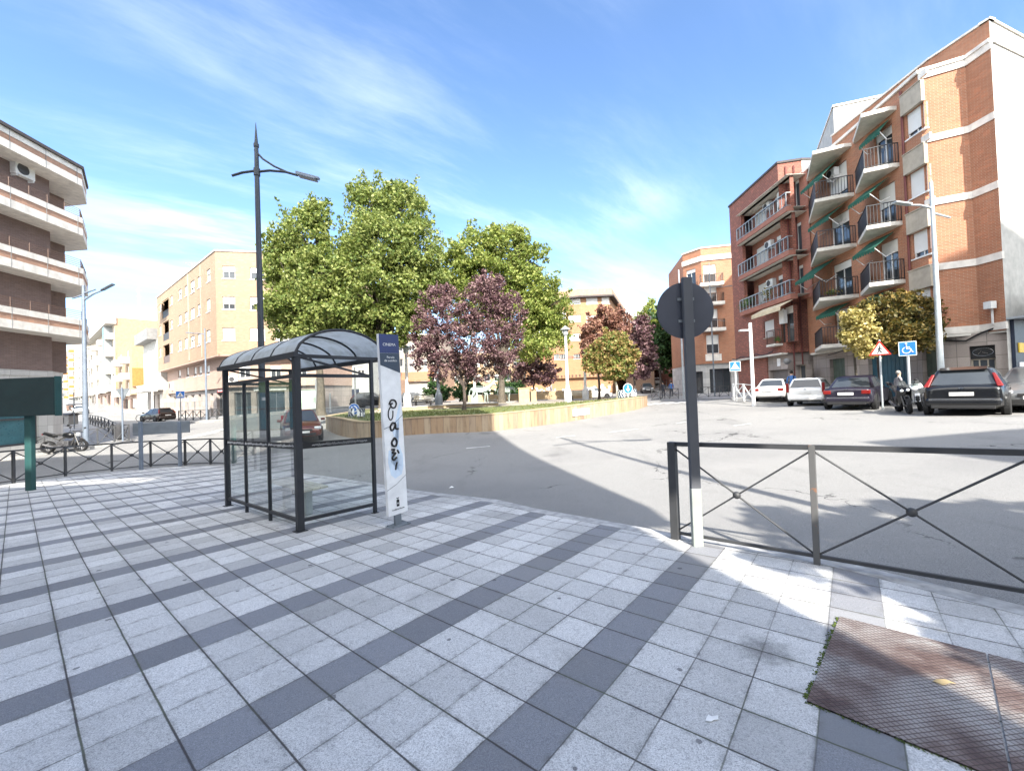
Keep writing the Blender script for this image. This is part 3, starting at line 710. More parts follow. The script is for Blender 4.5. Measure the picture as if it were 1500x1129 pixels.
    for k in range(3): mb.obox(Q(2.98-.19+k*.13, 7.2-.72, c.z+.44), AX*.122, BX*1.44, ZZ*.035)
    mb.build('seat', 'bench_wood', be, bevel=.006)
    for b in (-.42, .38):
        mb = MB(); mb.obox(Q(2.98-.06, 7.2+b-.05, AB(2.98, 7.2+b).z), AX*.12, BX*.1, ZZ*(c.z+.438-AB(2.98, 7.2+b).z)); mb.build('leg', 'bench_leg', be, bevel=.02)
shelter()
def totem():
    g = PL(583, 769); t = thing('bus_stop_totem', 'white bus stop totem with navy top and black graffiti beside the shelter', 'bus stop sign', (0, 0, 0))
    w = .315; th = .055
    mb = MB(); mb.box(-.15, .15, -.09, .09, 0, .012); mb.box(-.05, .05, -.02, .02, .012, .2)
    for x in (-.12, .12):
        for y in (-.065, .065): mb.lathe([(.012, .012), (.012, .025)], (x, y, 0), 6)
    mb.build('base_plate', 'grey_metal', t)
    mb = MB()
    y0 = -th/2
    mb.box(-w/2, w/2, y0, th/2, .16, 2.66); body = mb.build('panel', 'totem_white', t, bevel=.004)
    yf = y0-.0015
    def flat(name, pts, mat, k=0):
        mb = MB(); mb.prism([(x, yf-.0006*k, z) for x, z in pts], (0, .0005, 0)); return mb.build(name, mat, t)
    flat('navy_field', [(-w/2, 2.4), (w/2, 2.4), (w/2, 2.66), (-w/2, 2.66)], 'totem_navy')
    flat('slate_field', [(-w/2, 2.235), (w/2, 2.12), (w/2, 2.398), (-w/2, 2.398)], 'totem_slate')
    # pale swirl and hairlines
    pts = [(-.085, .72), (-.02, .66), (.09, .7), (.125, .82), (.12, .98), (.075, 1.1), (.02, 1.28), (.1, 1.5), (.14, 1.72), (.1, 1.66), (.03, 1.45), (-.02, 1.3), (.02, 1.12), (.05, .98), (.04, .86), (-.02, .82), (-.07, .9), (-.07, 1.06), (-.1, 1.06), (-.12, .9)]
    mb = MB(); P = [(x, yf, z) for x, z in pts]
    for i in range(10):
        a, b, c, d2 = P[i], P[i+1], P[-2-i], P[-1-i]
        if i < 9: mb.prism([a, b, c, d2], (0, .0005, 0))
    mb.build('pale_swirl', 'totem_pale', t)
    mb = MB(); f = lambda x, z: (x, yf-.001, z)
    mb.tube([f(-w/2, 1.36), f(0, 1.41), f(w/2, 1.53)], .003, 4); mb.build('hairline', 'black_paint', t); mb = MB(); mb.tube([f(-w/2, .52), f(0, .58), f(w/2, .68)], .0025, 4)
    mb.build('hairline', 'black_paint', t)
    mb = MB(); mb.prism([f(-.022, .27), f(.022, .27), f(.022, .36), (0, yf-.001, .372), f(-.022, .36)], (0, .0006, 0)); mb.prism([(x, yf-.001, z) for x, z in ((-.018, .378), (.018, .378), (.022, .395), (0, .388), (-.022, .395))], (0, .0006, 0)); mb.build('emblem', 'black_paint', t)
    mb = MB(); mb.prism([(x, yf-.0018, z) for x, z in ((-.008, .3), (.006, .3), (.006, .325), (-.008, .325))], (0, .0006, 0)); mb.build('emblem_mark', 'totem_white', t)
    R = Matrix.Rotation(math.pi/2, 4, 'X')
    text_part('CINEMA', .056, Matrix.Translation((0, yf-.0012, 2.515)) @ R, 'white_paint', t)
    text_part('Parada\nde autobús', .046, Matrix.Translation((.012, yf-.0012, 2.318)) @ R, 'white_paint', t)
    text_part('Castilla-La Mancha', .027, Matrix.Translation((0, yf-.0012, .235)) @ R, 'black_paint', t)
    # spray-can graffiti strokes
    y = yf-.002
    def st(pts, r=.011):
        r *= 1.3
        P = [Vector((x, y, z)) for x, z in pts]; q = []
        for i in range(len(P)-1):
            for k in range(5):
                s = k/5; p0 = P[max(i-1, 0)]; p1 = P[i]; p2 = P[i+1]; p3 = P[min(i+2, len(P)-1)]
                q.append(.5*((2*p1)+(p2-p0)*s+(2*p0-5*p1+4*p2-p3)*s*s+(3*p1-p0-3*p2+p3)*s**3))
        q.append(P[-1]); mb = MB(); mb.tube(q, r, 6); mb.build('graffiti_stroke', 'black_paint', t, smooth=True)
    st([(-.055, 1.69), (-.02, 1.745), (.035, 1.74), (.06, 1.69), (.03, 1.64), (-.02, 1.65), (-.03, 1.69), (0, 1.7)], .0095)
    st([(-.03, 1.66), (-.07, 1.6), (-.075, 1.52), (-.045, 1.475), (-.01, 1.51), (.0, 1.6)], .0065)
    st([(.03, 1.42), (-.02, 1.43), (-.055, 1.38), (-.04, 1.33), (.0, 1.35), (.03, 1.41), (.03, 1.35), (.075, 1.34)], .0105)
    st([(.0, 1.22), (-.045, 1.17), (-.035, 1.12), (.015, 1.11), (.035, 1.17), (.0, 1.22), (-.02, 1.2)], .012)
    st([(-.06, 1.07), (-.01, 1.06), (-.045, 1.02), (.005, 1.01), (-.05, .96), (-.03, .92), (.02, .95)], .011)
    st([(.035, 1.05), (.06, 1.0)], .01); st([(.02, .88), (.0, .82), (-.01, .78)], .01)
    place(t, g, math.atan2(AX.y, AX.x)); t.rotation_euler = (Matrix.Rotation(math.atan2(AX.y, AX.x), 3, 'Z') @ Matrix.Rotation(-.03, 3, 'Y')).to_euler()
totem()
def barrier(name, label, pts, h=1.1, zf=plane_z, mat='barrier_metal', ball=.042, first=None, group=None, rust=(), thick=.05, r=.011):
    P = [Vector((p[0], p[1], zf(p[0], p[1]))) for p in pts]
    t = thing(name, label, 'barrier', P[0], group=group)
    for i, p in enumerate(P):
        w = first if (first and i == 0) else thick
        d = (P[min(i+1, len(P)-1)]-P[max(i-1, 0)]); d.z = 0; d.normalize(); n = Vector((d.y, -d.x, 0))
        mb = MB(); mb.obox(p-d*w/2-n*w/2-ZZ*.05, d*w, n*w, ZZ*(h+.05)); mb.build('post', 'rusty_metal' if i in rust else mat, t, bevel=.004)
    for i in range(len(P)-1):
        a, b = P[i], P[i+1]; d = b-a; n = Vector((d.y, -d.x, 0)).normalized()
        mb = MB(); mb.obox(a-n*.022+ZZ*(h-.045), d, n*.044, ZZ*.045); mb.build('top_rail', mat, t); mb = MB(); mb.obox(a-n*.015+ZZ*.06, d, n*.03, ZZ*.03); mb.build('bottom_rail', mat, t)
        mb = MB(); mb.tube([a+ZZ*.08, b+ZZ*(h-.05)], r, 6); mb.tube([a+ZZ*(h-.05), b+ZZ*.08], r, 6); br = mb.build('cross_brace', mat, t)
        if ball:
            mb = MB(); c = (a+b)/2+ZZ*(h/2+.015); mb.ball(c, ball, 12, 8); mb.build('boss', mat if ball < .05 else 'barrier_metal', br, smooth=True)
    return t
P0 = PL(990, 789); P1 = PL(1197, 826); dd = P1-P0
barrier('pedestrian_barrier', 'dark metal barrier with crossed braces along the kerb beside the round sign', [tuple(P0.xy), tuple(P1.xy), tuple((P0+dd*2).xy), tuple((P0+dd*3).xy)], 1.1, first=.085, rust=(1,), r=.0095, ball=.038)
lp = [PL(x, y) for x, y in [(-62,720),(20,707.6),(96,697),(164,690),(221,684),(271.5,682),(308.6,680.5),(342,682),(374,687)]]
barrier('pedestrian_barrier', 'long dark barrier with crossed braces along the left pavement edge', [tuple(p.xy) for p in lp], .97, thick=.06, r=.017, ball=.055)
def round_sign():
    g = PL(1022, 799); t = thing('traffic_sign', 'round traffic sign seen from its dark back on a grey pole', 'traffic sign', g)
    mb = MB(); mb.obox(g+Vector((-.052, -.03, -.02)), (.104, 0, 0), (0, .06, 0), (0, 0, 2.62+.3)); mb.build('pole', 'pole_dark', t, bevel=.008)
    mb = MB(); mb.obox(g+Vector((-.054, -.032, -.01)), (.108, 0, 0), (0, .064, 0), (0, 0, .63)); mb.build('painted_sunlight', 'pole_sunlit', t, bevel=.008)  # paler shell over the lower pole, sunlight put into its colour
    c = Vector((g.x-.005, g.y+.05, EYE+.835)); mb = MB(); mb.lathe([(.3, -.012), (.31, -.01), (.31, .012), (.3, .014)], c, 48, 'y'); d = mb.build('disc', 'sign_back', t, smooth=True)
    mb = MB(); mb.lathe([(.3, .016), (.22, .016)], c, 40, 'y'); mb.build('front_ring', 'sign_red', d)
    mb = MB()
    for z in (-.12, .12): mb.obox(c+Vector((-.09, -.03, z-.015)), (.18, 0, 0), (0, .014, 0), (0, 0, .03))
    mb.build('clamp', 'grey_metal', d)
round_sign()
def green_board():
    g = PL(45, 718); t = thing('green_sign_board', 'big blank dark green board on a green post at the far left', 'sign board', g)
    mb = MB(); mb.obox(g+Vector((-.085, -.06, -.02)), (.17, 0, 0), (0, .12, 0), (0, 0, 2.0)); mb.build('post', 'green_edge', t, bevel=.02)
    D = g.y; zt = W(45, 553, D-.1).z; zb = W(45, 609, D-.1).z; x1 = W(77, 580, D-.15).x
    mb = MB(); mb.box(x1-2.6, x1, D-.12, D+.03, zb, zt); mb.build('board', 'green_board', t, bevel=.015)
    mb = MB(); mb.box(x1, x1+.03, D-.11, D+.04, zb-.02, zt+.02); mb.build('edge_frame', 'green_edge', t, bevel=.006)
green_board()
def back_panel():
    a = PL(207, 688); b = PL(264, 683); c = (a+b)/2
    t = thing('road_sign_panel', 'wide grey sign panel seen from behind on two grey posts', 'sign panel', c)
    for p, px in ((a, 207), (b, 264)):
        zt = W(px, 618, p.y).z; mb = MB(); mb.obox(p+Vector((-.05, -.04, -.02)), (.1, 0, 0), (0, .08, 0), (0, 0, zt-p.z+.03)); mb.build('post', 'pole_blue_grey', t, bevel=.01)
    A = W(194, 619, a.y+.1); B = W(277, 617, b.y+.1); hz = W(194, 619, a.y).z-W(194, 637, a.y).z
    zt = (A.z+B.z)/2; mb = MB(); mb.prism([(A.x, A.y, zt-hz), (B.x, B.y, zt-hz), (B.x, B.y, zt), (A.x, A.y, zt)], (0, .04, 0)); mb.build('panel', 'grey_metal', t, bevel=.006)
back_panel()
def spike_lamp():
    g = PL(387, 690); t = thing('street_lamp', 'tall dark street lamp with spear tip rising behind the shelter', 'street lamp', g)
    zt = W(371, 180, g.y).z; h = zt-g.z; q = W(373, 252, g.y).z; x = g.x; y = g.y; s = W(371, 213, g.y).z
    mb = MB(); mb.tube([(x, y, g.z-.05), (x, y, g.z+.9), (x, y, q), (x, y, s), (x, y, zt)], [.11, .1, .066, .055, .006], 12); mb.build('pole', 'lamp_dark', t, smooth=True)
    mb = MB(); mb.tube([(x, y, s-.06), (x, y, s+.04)], .075, 12); mb.tube([(x, y, q-.12), (x, y, q+.1)], .09, 12); mb.build('collar', 'lamp_dark', t)
    def K(px, py, dy=0): p = W(px, py, g.y); return Vector((p.x, g.y+dy, p.z))
    mb = MB(); mb.tube([K(340, 257.5), K(355, 253), K(373, 250.5), (x, y, q), K(395, 250), K(418, 252), K(436, 257)], .038, 8); mb.build('arm', 'lamp_dark', t, smooth=True)
    mb = MB(); mb.tube([K(373, 220), K(385, 233), K(402, 244), K(420, 252)], .03, 8); mb.build('stay', 'lamp_dark', t, smooth=True)
    a, b = K(434, 255), K(467, 263.5); d = b-a; mb = MB(); n = Vector((0, .13, 0)); u = d.cross(n).normalized()
    if u.z < 0: u = -u
    mb.prism([a-n*.6, b-n*.5, b+n*.5, a+n*.6], u*.07); mb.prism([a-n+d*.1, b-n-d*.1, b+n-d*.1, a+n+d*.1], -u*.05); mb.build('lamp_head', 'pole_blue_grey', t, bevel=.01)
    return t
sl_ = spike_lamp()
q_ = (5.64, .3, plane_z(5.64, .3)); dup(sl_, q_, 0., 'tall dark street lamp just outside the right edge, its shadow crossing the road', scale=1.22)
# ============================================================ BUILDINGS
def body(t, poly, z0, z1, mat, holes=None, depth=.2, name='wall', roof='roof_dark', par=.0, skip=()):
    """closed volume on a counter-clockwise footprint; holes: {edge: [(u0,u1,z0,z1),..]}"""
    mb = MB(); n = len(poly); holes = holes or {}
    for i in range(n):
        if i in skip: continue
        fr = Fr(poly[i], poly[(i+1) % n]); wall(mb, fr, 0, fr.L, z0, z1, holes.get(i, ()), depth)
    w = mb.build(name, mat, t, recalc=False)
    if roof:
        mb = MB(); mb.prism([(p[0], p[1], z1-.02-par) for p in poly], (0, 0, .018)); mb.build('roof', roof, t)
    return w
def frames(poly): return [Fr(poly[i], poly[(i+1) % len(poly)]) for i in range(len(poly))]
def along(mb, fr, z0, z1, o0, o1, u0=0, u1=None):
    fbox(mb, fr, u0, fr.L if u1 is None else u1, z0, z1, o0, o1)
def ledge(t, poly, edges, z0, z1, out, mat, name='band'):
    mb = MB()
    for i in edges:
        fr = Fr(poly[i], poly[(i+1) % len(poly)]); fbox(mb, fr, -out*.5, fr.L+out*.5, z0, z1, -.05, out + .002*(i % 3))
    return mb.build(name, mat, t)
def Z3(x, y): return 90+x/3.765, 340+y/3.765
def prect(fr, x0, y0, x1, y1, tf=None, out=0.):
    if tf: (x0, y0), (x1, y1) = tf(x0, y0), tf(x1, y1)
    return fr.rect(x0, y0, x1, y1, out)

# ---- left corner block, brown brick with pale balcony bands
def left_block():
    poly = [(-24.95,4),(-26.15,23.3),(-27.5,23.2),(-27.6,25.4),(-46,27.5),(-46,4)]
    t = thing('apartment_building', 'brown brick apartment block with white striped balcony bands at the left edge', 'building', (-26, 14, 0))
    fr = Fr(poly[0], poly[1]); hs = []
    for lv in (3.9, 6.9, 9.9, 12.9): hs += [(2.0, 3.6, lv+.9, lv+2.1), (8., 9.4, lv+.1, lv+2.2)]
    body(t, poly, 3.65, 15.0, 'brick_brown', {0: hs})
    for h in hs: window(t, fr, h, .6, mull=1)
    g = [(-24.95,4),(-26.15,23.3),(-27.0,24.6),(-46,27.5),(-46,4)]; gf = Fr(g[0], g[1]); sh = [(3, 18.6, -.35, 2.9)]
    body(t, g, -1.2, 3.35, 'granite_light', {0: sh}, .25, 'ground_floor_wall', None)
    mb = MB(); mb.prism([(p[0]+ (.05 if p[0] > -30 else 0), p[1], 3.35) for p in g], (0, 0, .3)); mb.build('stone_course', 'granite_light', t)
    a, b, c, d = sh[0]; mb = MB(); mb.quad(gf.P(a, c, -.2), gf.P(b, c, -.2), gf.P(b, d, -.2), gf.P(a, d, -.2)); gl = mb.build('shop_window', 'teal_shop', t)
    mb = MB()
    for k in range(7): fbox(mb, gf, a+(b-a)*k/6-.04, a+(b-a)*k/6+.04, c, d, -.24, -.12)
    fbox(mb, gf, a, b, 1.0, 1.08, -.2, -.13); fbox(mb, gf, a, b, c, c+.1, -.22, -.12); mb.build('shop_frame', 'dark_grey', gl)
    mb = MB(); random.seed(3)
    for k in range(22):
        u = random.uniform(a+.3, b-.5); z = random.uniform(0, 2.2); s = random.uniform(.12, .3); fbox(mb, gf, u, u+s, z, z+s*.7, -.195, -.19)
    mb.build('window_sticker', 'shop_white', gl)
    mb = MB(); fbox(mb, gf, a, b, 2.1, 2.88, -.195, -.185); mb.build('shop_fascia', 'pot_leaves', gl)
    # balcony slabs wrapping the corner
    def outl(o=0.): return [(-23.65+o, 4), (-25.0+o, 24.0), (-25.5+o, 24.75), (-27.3, 25.95+o), (-45, 27.9+o), (-45, 27.0), (-27.7, 25.0), (-27.3, 22.5), (-26.0, 4)]
    full = lambda o: [(-23.65+o, 4), (-25.0+o, 24.0), (-27.0+o, 26.2), (-45, 28.0+o), (-45, 4)]
    for zb, zt in ((5.6, 6.65), (8.65, 9.7), (11.65, 12.7), (14.6, 15.6)):
        h = zt-zb; s = thing
        mb = MB(); mb.prism([(x, y, zb) for x, y in full(0)], (0, 0, h*.4)); a1 = mb.build('balcony_slab', 'band_white', t)
        mb = MB(); mb.prism([(x, y, zb+h*.4) for x, y in full(-.03)], (0, 0, h*.3)); mb.build('brick_band', 'brick_brown_light', a1)
        mb = MB(); mb.prism([(x, y, zb+h*.7) for x, y in full(.0)], (0, 0, h*.3)); mb.build('upper_band', 'band_white', a1)
        mb = MB()
        for k in range(12):
            y = 5+k*1.7; x = -23.65-.0675*(y-4); mb.box(x-.01, x+.006, y, y+.02, zb, zt)
        mb.build('panel_joint', 'mid_grey', a1)
        if zt < 14:
            mb = MB(); q = [(-23.75, 4), (-25.1, 23.95), (-27.05, 26.1)]
            for i in range(2):
                A = Vector((*q[i], zt)); B = Vector((*q[i+1], zt)); L = (B-A).length; n = int(L/.9)
                for k in range(5): mb.tube([A+ZZ*(.08+k*.105), B+ZZ*(.08+k*.105)], .014, 4)
                for k in range(n+1): p = A.lerp(B, k/n); mb.tube([p, p+ZZ*.52], .025, 4)
            mb.build('railing', 'brown_frame', t)
    mb = MB(); mb.prism([(x, y, 15.6) for x, y in full(.12)], (0, 0, .16)); mb.build('roof_edge', 'roof_dark', t)
    u, z = fr.at(14, 250); ac_unit(t, fr, u, z-.1, 0., .95, .72)
left_block()

# ---- tan corner block
def tan_block():
    up = [(-48, 55.6), (-28, 39), (-19.4, 40.8), (-17.5, 60), (-36, 72)]
    def ins(p, k): c = Vector((-29, 55)); v = Vector(p); return tuple(v + (c-v).normalized()*k)
    lo = [(-47.6, 56.6), (-28.05, 40.15), (-19.6, 41.8), (-18, 59), (-36, 71)]
    t = thing('apartment_building', 'tan brick corner apartment block with overhanging upper storeys on the left', 'building', (-28, 40, 0))
    F = frames(up); L, R = F[0], F[1]; hl, hr = [], []
    for x0, x1, rows in [(800,820,[(205,275),(370,440),(540,605)]),(750,769,[(243,307),(397,460),(560,625)]),(711,734,[(268,335),(420,480),(572,635)]),
                         (679,696,[(295,352),(440,495),(585,643)]),(645,662,[(315,372),(458,512),(598,655)]),(600,613,[(352,402),(485,535),(615,665)]),(540,549,[(395,440),(518,570),(640,690)])]:
        for y0, y1 in rows: hl.append(prect(L, x0, y0, x1, y1, Z3))
    log = [prect(L, 556, 372, 591, 470, Z3), prect(L, 559, 492, 593, 597, Z3), prect(L, 561, 620, 597, 722, Z3)]
    for x0, x1, rows in [(888,957,[(187,257),(355,425),(527,597)]),(1040,1122,[(195,262),(357,430),(530,597)]),(1180,1262,[(200,268),(360,430),(530,597)]),(1320,1400,[(200,268),(360,430),(530,597)])]:
        for y0, y1 in rows: hr.append(prect(R, x0, y0, x1, y1, Z3))
    body(t, up, 6.1, 16.05, 'brick_tan', {0: hl+log, 1: hr})
    mb = MB(); mb.prism([(p[0], p[1], 6.0) for p in up], (0, 0, .1)); mb.build('soffit', 'brick_pink', t)
    for i, h in enumerate(hl): window(t, L, h, [.35, .8, .55, 1.][i % 4], mull=1)
    for i, h in enumerate(hr): window(t, R, h, [.45, .6, 1.][i % 3], mull=1)
    for h in log:
        mb = MB(); wall(mb, L, h[0]-.2, h[1]+.2, h[2]-.1, h[3]+.1, out=-1.2); mb.build('loggia_back', 'brick_pink', t, recalc=False)
        mb = MB(); wall(mb, L, h[0], h[1], h[2], h[2]+.95, out=-.05); mb.build('loggia_parapet', 'dark_grey' if h is not log[2] else 'brown_frame', t, recalc=False)
    a = log[0]; mb = MB(); mb.prism([L.P(a[0]-.3, a[3]-.2, .02), L.P(a[1]+.2, a[3]-.2, .02), L.P(a[1]+.2, a[3]-1.3, 1.1), L.P(a[0]-.3, a[3]-1.3, 1.1)], (0, 0, .03)); mb.build('awning', 'awning_cream', t)
    mb = MB()
    for i in range(5): fbox(mb, F[i], -.08, F[i].L+.08, 16.05, 16.2, -.25, .08+.002*i)
    mb.build('coping', 'granite_light', t)
    mb = MB(); u, z = L.at(*Z3(702, 400)); fbox(mb, L, u-.05, u+.05, 6.3, 15.9, 0, .1); u, z = L.at(*Z3(770, 400)); fbox(mb, L, u-.03, u+.03, 6.3, 15.9, 0, .06); mb.build('downpipe', 'pale_render', t)
    # first floor
    FL = frames(lo); l, r = FL[0], FL[1]
    h1 = [prect(l, *q, Z3) for q in [(645,760,658,805),(690,745,703,800),(730,745,745,795),(757,740,775,790),(800,735,818,785)]]
    h1 = [(a, b, max(c, 3.7), d) for a, b, c, d in h1]
    h2 = [(u, u+1.0, 3.9, 5.1) for u in (1.2, 4.0, 6.4)]
    body(t, lo, 3.0, 6.05, 'brick_pink', {0: h1, 1: h2}, name='first_floor_wall', roof=None)
    for h in h1: window(t, l, h, .7)
    for h in h2: window(t, r, h, .4)
    u, z = l.at(*Z3(612, 850)); ac_unit(t, l, u, z-.4, 0, .6, .9)
    u, z = r.at(*Z3(866, 780)); ac_unit(t, r, .35, 3.5, 0, .8, .6)
    g0 = -1.; ll = [(p[0], p[1]) for p in lo]; G = [(-47.4, 56.9), (-28.1, 40.6), (-19.7, 42.2), (-18, 59), (-36, 71)]; Gf = frames(G)
    gl = [(Gf[0].L*f0, Gf[0].L*f1, z0, 2.6) for f0, f1, z0 in ((.06, .12, -.1), (.17, .23, .1), (.3, .37, 0), (.43, .5, 0), (.56, .6, -.2), (.66, .7, -.3), (.75, .79, -.3), (.84, .95, .1))]
    gr = [(.5, 2.0, -.2, 2.5), (2.5, 5.1, 0, 2.5), (5.5, 8.5, .2, 2.6)]
    body(t, G, -1.3, 3.0, 'granite_cladding', {0: gl, 1: gr}, .3, 'ground_floor_wall', None)
    for i, h in enumerate(gl): window(t, Gf[0], h, 0 if i in (0, 4, 7) else .3, 'steel_frame', depth=.3, mull=0 if h[1]-h[0] < 1.2 else 2, sill=False)
    for i, h in enumerate(gr[:2]): window(t, Gf[1], h, 0, 'steel_frame', depth=.3, mull=2, sill=False)
    a, b, c, d = gr[2]; mb = MB(); wall(mb, Gf[1], a, b, c, d, out=-.12); mb.build('roller_shutter', 'mint_shutter', t, recalc=False)
    mb = MB(); fbox(mb, Gf[0], Gf[0].L-3.3, Gf[0].L-.1, 2.62, 2.95, .0, .12); sg = mb.build('shop_sign', 'sign_red', t)
    mb = MB(); u = Gf[0].L-3.0
    while u < Gf[0].L-.6: fbox(mb, Gf[0], u, u+.18, 2.7, 2.86, .12, .128); u += .3
    mb.build('sign_blocks', 'white_paint', sg)
    mb = MB(); fbox(mb, Gf[1], 2.3, 5.3, 2.6, 2.98, .0, .1); mb.build('shop_fascia', 'shop_white', t)
    # white stair house on the roof
    mb = MB(); a = W(258, 400, 56); mb.box(a.x-.2, a.x+6.5, 55, 59, 15, 18.9); mb.build('stair_house', 'white_render', t)
tan_block()
def antenna(label, P, h, arms=3, s=1.):
    t = thing('aerial', label, 'aerial', P); mb = MB(); P = Vector(P)
    mb.tube([P-ZZ*.3, P+ZZ*h], .03*s, 5); mb.build('mast', 'lamp_grey', t); mb = MB()
    for k in range(arms):
        z = h-.1-.35*k; a = .5+k*1.3; d = Vector((math.cos(a), math.sin(a), .05)); c = P+ZZ*z; mb.tube([c-d*.7*s, c+d*.7*s], .015*s, 4)
        for j in range(5):
            q = c+d*(-.6+j*.28)*s; e = Vector((-d.y, d.x, 0))*.28*s; mb.tube([q-e, q+e], .01*s, 4)
    mb.build('dipoles', 'lamp_grey', t)
p = W(281, 376, 56.5); antenna('television aerials on the white stair house of the tan block', (p.x, p.y, 18.9), 2.2, 4, 1.3)
p = W(1447, 30, 19.5); antenna('thin television aerial on the roof of the nearest right brick block', (p.x, p.y, 16.2), 2.1, 4, .8)
p = W(1328, 130, 27); antenna('small television aerial beside the white tower block', (p.x, p.y, 16.4), 4.2, 2, .6)
def mast():
    p = W(204, 470, 92); t = thing('radio_mast', 'slender lattice radio mast above the cream block roof', 'mast', (p.x, p.y, 16))
    mb = MB(); zt = W(203, 408, 92).z
    for k in range(3):
        a = 2*math.pi*k/3; mb.tube([(p.x+.3*math.cos(a), p.y+.3*math.sin(a), 16), (p.x+.12*math.cos(a), p.y+.12*math.sin(a), zt-2)], .05, 4)
    mb.tube([(p.x, p.y, zt-3), (p.x, p.y, zt)], .05, 4); mb.build('lattice', 'lamp_grey', t); mb = MB()
    for k in range(12):
        z = 16+(zt-18)*k/12; z2 = 16+(zt-18)*(k+1)/12; s = 1 if k % 2 else -1; mb.tube([(p.x-.25*s, p.y-.1, z), (p.x+.25*s, p.y-.1, z2)], .035, 4)
    mb.build('bracing', 'lamp_grey', t); mb = MB()
    for z in (zt-2.5, zt-4): mb.tube([(p.x-.5, p.y, z), (p.x+.5, p.y, z-.2)], .06, 5)
    mb.build('antenna_arm', 'white_pole', t)
mast()
def simple(name, label, poly, z0, z1, mat, grid=(), cat='building', roof='roof_dark', cop='band_white', wfr='white_frame'):
    """grid: {edge: (cols, rows, first sill z, storey, w, h)}"""
    t = thing(name, label, cat, (*poly[0], z0)); F = frames(poly); H = {}
    for e, (c, r, zs, st, w, h) in dict(grid).items():
        H[e] = [(F[e].L*(i+.5)/c-w/2, F[e].L*(i+.5)/c+w/2, zs+st*k, zs+st*k+h) for i in range(c) for k in range(r)]
    body(t, poly, z0, z1, mat, H, roof=roof)
    for e in H:
        for h in H[e]: window(t, F[e], h, random.choice((0, .3, .6, 1.)), wfr)
    if cop:
        mb = MB()
        for i, f in enumerate(F): fbox(mb, f, -.06, f.L+.06, z1, z1+.14, -.2, .06+.002*i)
        mb.build('coping', cop, t)
    return t, F
# ---- the row along the left street
def S(t, back=0.):       # point on the street-side building line beyond the tan block
    k = Vector((1, 1.2)).normalized()*back; return (-28-1.205*t+k.x, 39+t+k.y)
def rowhouse(name, label, t0, t1, depth, z0, z1, mat, rows, cols, gz1=3.4, gmat='granite_cladding', balc=None, proj=0., wmat='white_frame', roof='roof_dark', side=None):
    poly = [S(t1, -proj), S(t0, -proj), S(t0, depth), S(t1, depth)]
    t = thing(name, label, 'building', (*poly[0], 0)); F = frames(poly)[0]; hs = []
    for r in range(rows):
        za = gz1 + (z1-gz1-.5)*r/rows; hh = (z1-gz1-.5)/rows
        for c in range(cols):
            u = F.L*(c+.5)/cols; w = min(1.3, F.L/cols*.5); full = balc and (c % balc[1] == balc[0])
            hs.append((u-w/2, u+w/2, za+(.15 if full else .9), za+min(2.25, hh-.35)))
    body(t, poly, gz1, z1, mat, {0: hs}, roof=roof)
    for i, h in enumerate(hs): window(t, F, h, random.choice((.2, .5, .8, 1.)), wmat)
    if side:
        f2 = frames(poly)[1]; mb = MB(); wall(mb, f2, 0, f2.L, gz1, z1, out=.02); mb.build('party_wall', side, t, recalc=False)
    gh = [(F.L*(k+.2)/max(2, cols), F.L*(k+.8)/max(2, cols), z0+.4, gz1-.5) for k in range(max(2, cols))]
    body(t, [S(t1, -proj+.6), S(t0, -proj+.6), S(t0, depth-.1), S(t1, depth-.1)], z0-1.5, gz1, gmat, {0: gh}, .3, 'ground_floor_wall', None)
    f0 = Fr(S(t1, -proj+.6), S(t0, -proj+.6))
    for i, h in enumerate(gh): window(t, f0, h, random.choice((0, 0, .9)), 'steel_frame', depth=.3, mull=1, sill=False)
    if balc:
        hh = (z1-gz1-.5)/rows
        for r in range(rows):
            for c in range(cols):
                if c % balc[1] != balc[0]: continue
                u = F.L*(c+.5)/cols; za = gz1+hh*r; mb = MB(); fbox(mb, F, u-1.5, u+1.5, za-.1, za+.1, 0, 1.1); b = mb.build('balcony', 'band_white', t)
                mb = MB(); fbox(mb, F, u-1.5, u+1.5, za+.1, za+1.0, 1.02, 1.1); fbox(mb, F, u-1.5, u-1.44, za+.1, za+1., 0, 1.02); fbox(mb, F, u+1.44, u+1.5, za+.1, za+1., 0, 1.02); mb.build('parapet', balc[2], b)
    return t, F, poly
random.seed(11)
t, F, P = rowhouse('town_house', 'narrow white house with a grey roof parapet beside the tan block', 16.9, 23.0, 12, .2, 10.6, 'white_render', 2, 2, 3.6, 'granite_cladding')
mb = MB(); fbox(mb, F, 0, F.L, 10.5, 12., -.3, 1.0); mb.build('roof_parapet', 'mid_grey', t); mb = MB(); fbox(mb, F, 0, F.L, 3.4, 3.9, 0, 1.4); mb.build('porch_canopy', 'concrete', t)
t, F, P = rowhouse('town_house', 'small house with a yellow side wall, orange patch and white balconies', 29.3, 39.2, 12, .6, 12.2, 'cream_render', 3, 2, 3.4, 'brick_pink', (0, 1, 'white_render'), roof='roof_red')
f2 = frames(P)[1]; mb = MB(); wall(mb, f2, 0, f2.L, 7.9, 12.15, out=.03); mb.build('upper_side_wall', 'yellow_render', t, recalc=False)
mb = MB(); wall(mb, f2, 0, f2.L, 4.9, 7.9, out=.03); mb.build('lower_side_wall', 'orange_render', t, recalc=False)
mb = MB(); fbox(mb, f2, 0, f2.L, 4.75, 4.9, 0, .25); mb.build('tile_ledge', 'roof_red', t)
simple('garden_wall', 'low white wall closing the gap before the yellow sided house', [S(29.1, .5), S(23.2, .5), S(23.2, 1.), S(29.1, 1.)], -.5, 4.6, 'white_render', {}, cat='wall', roof=None)
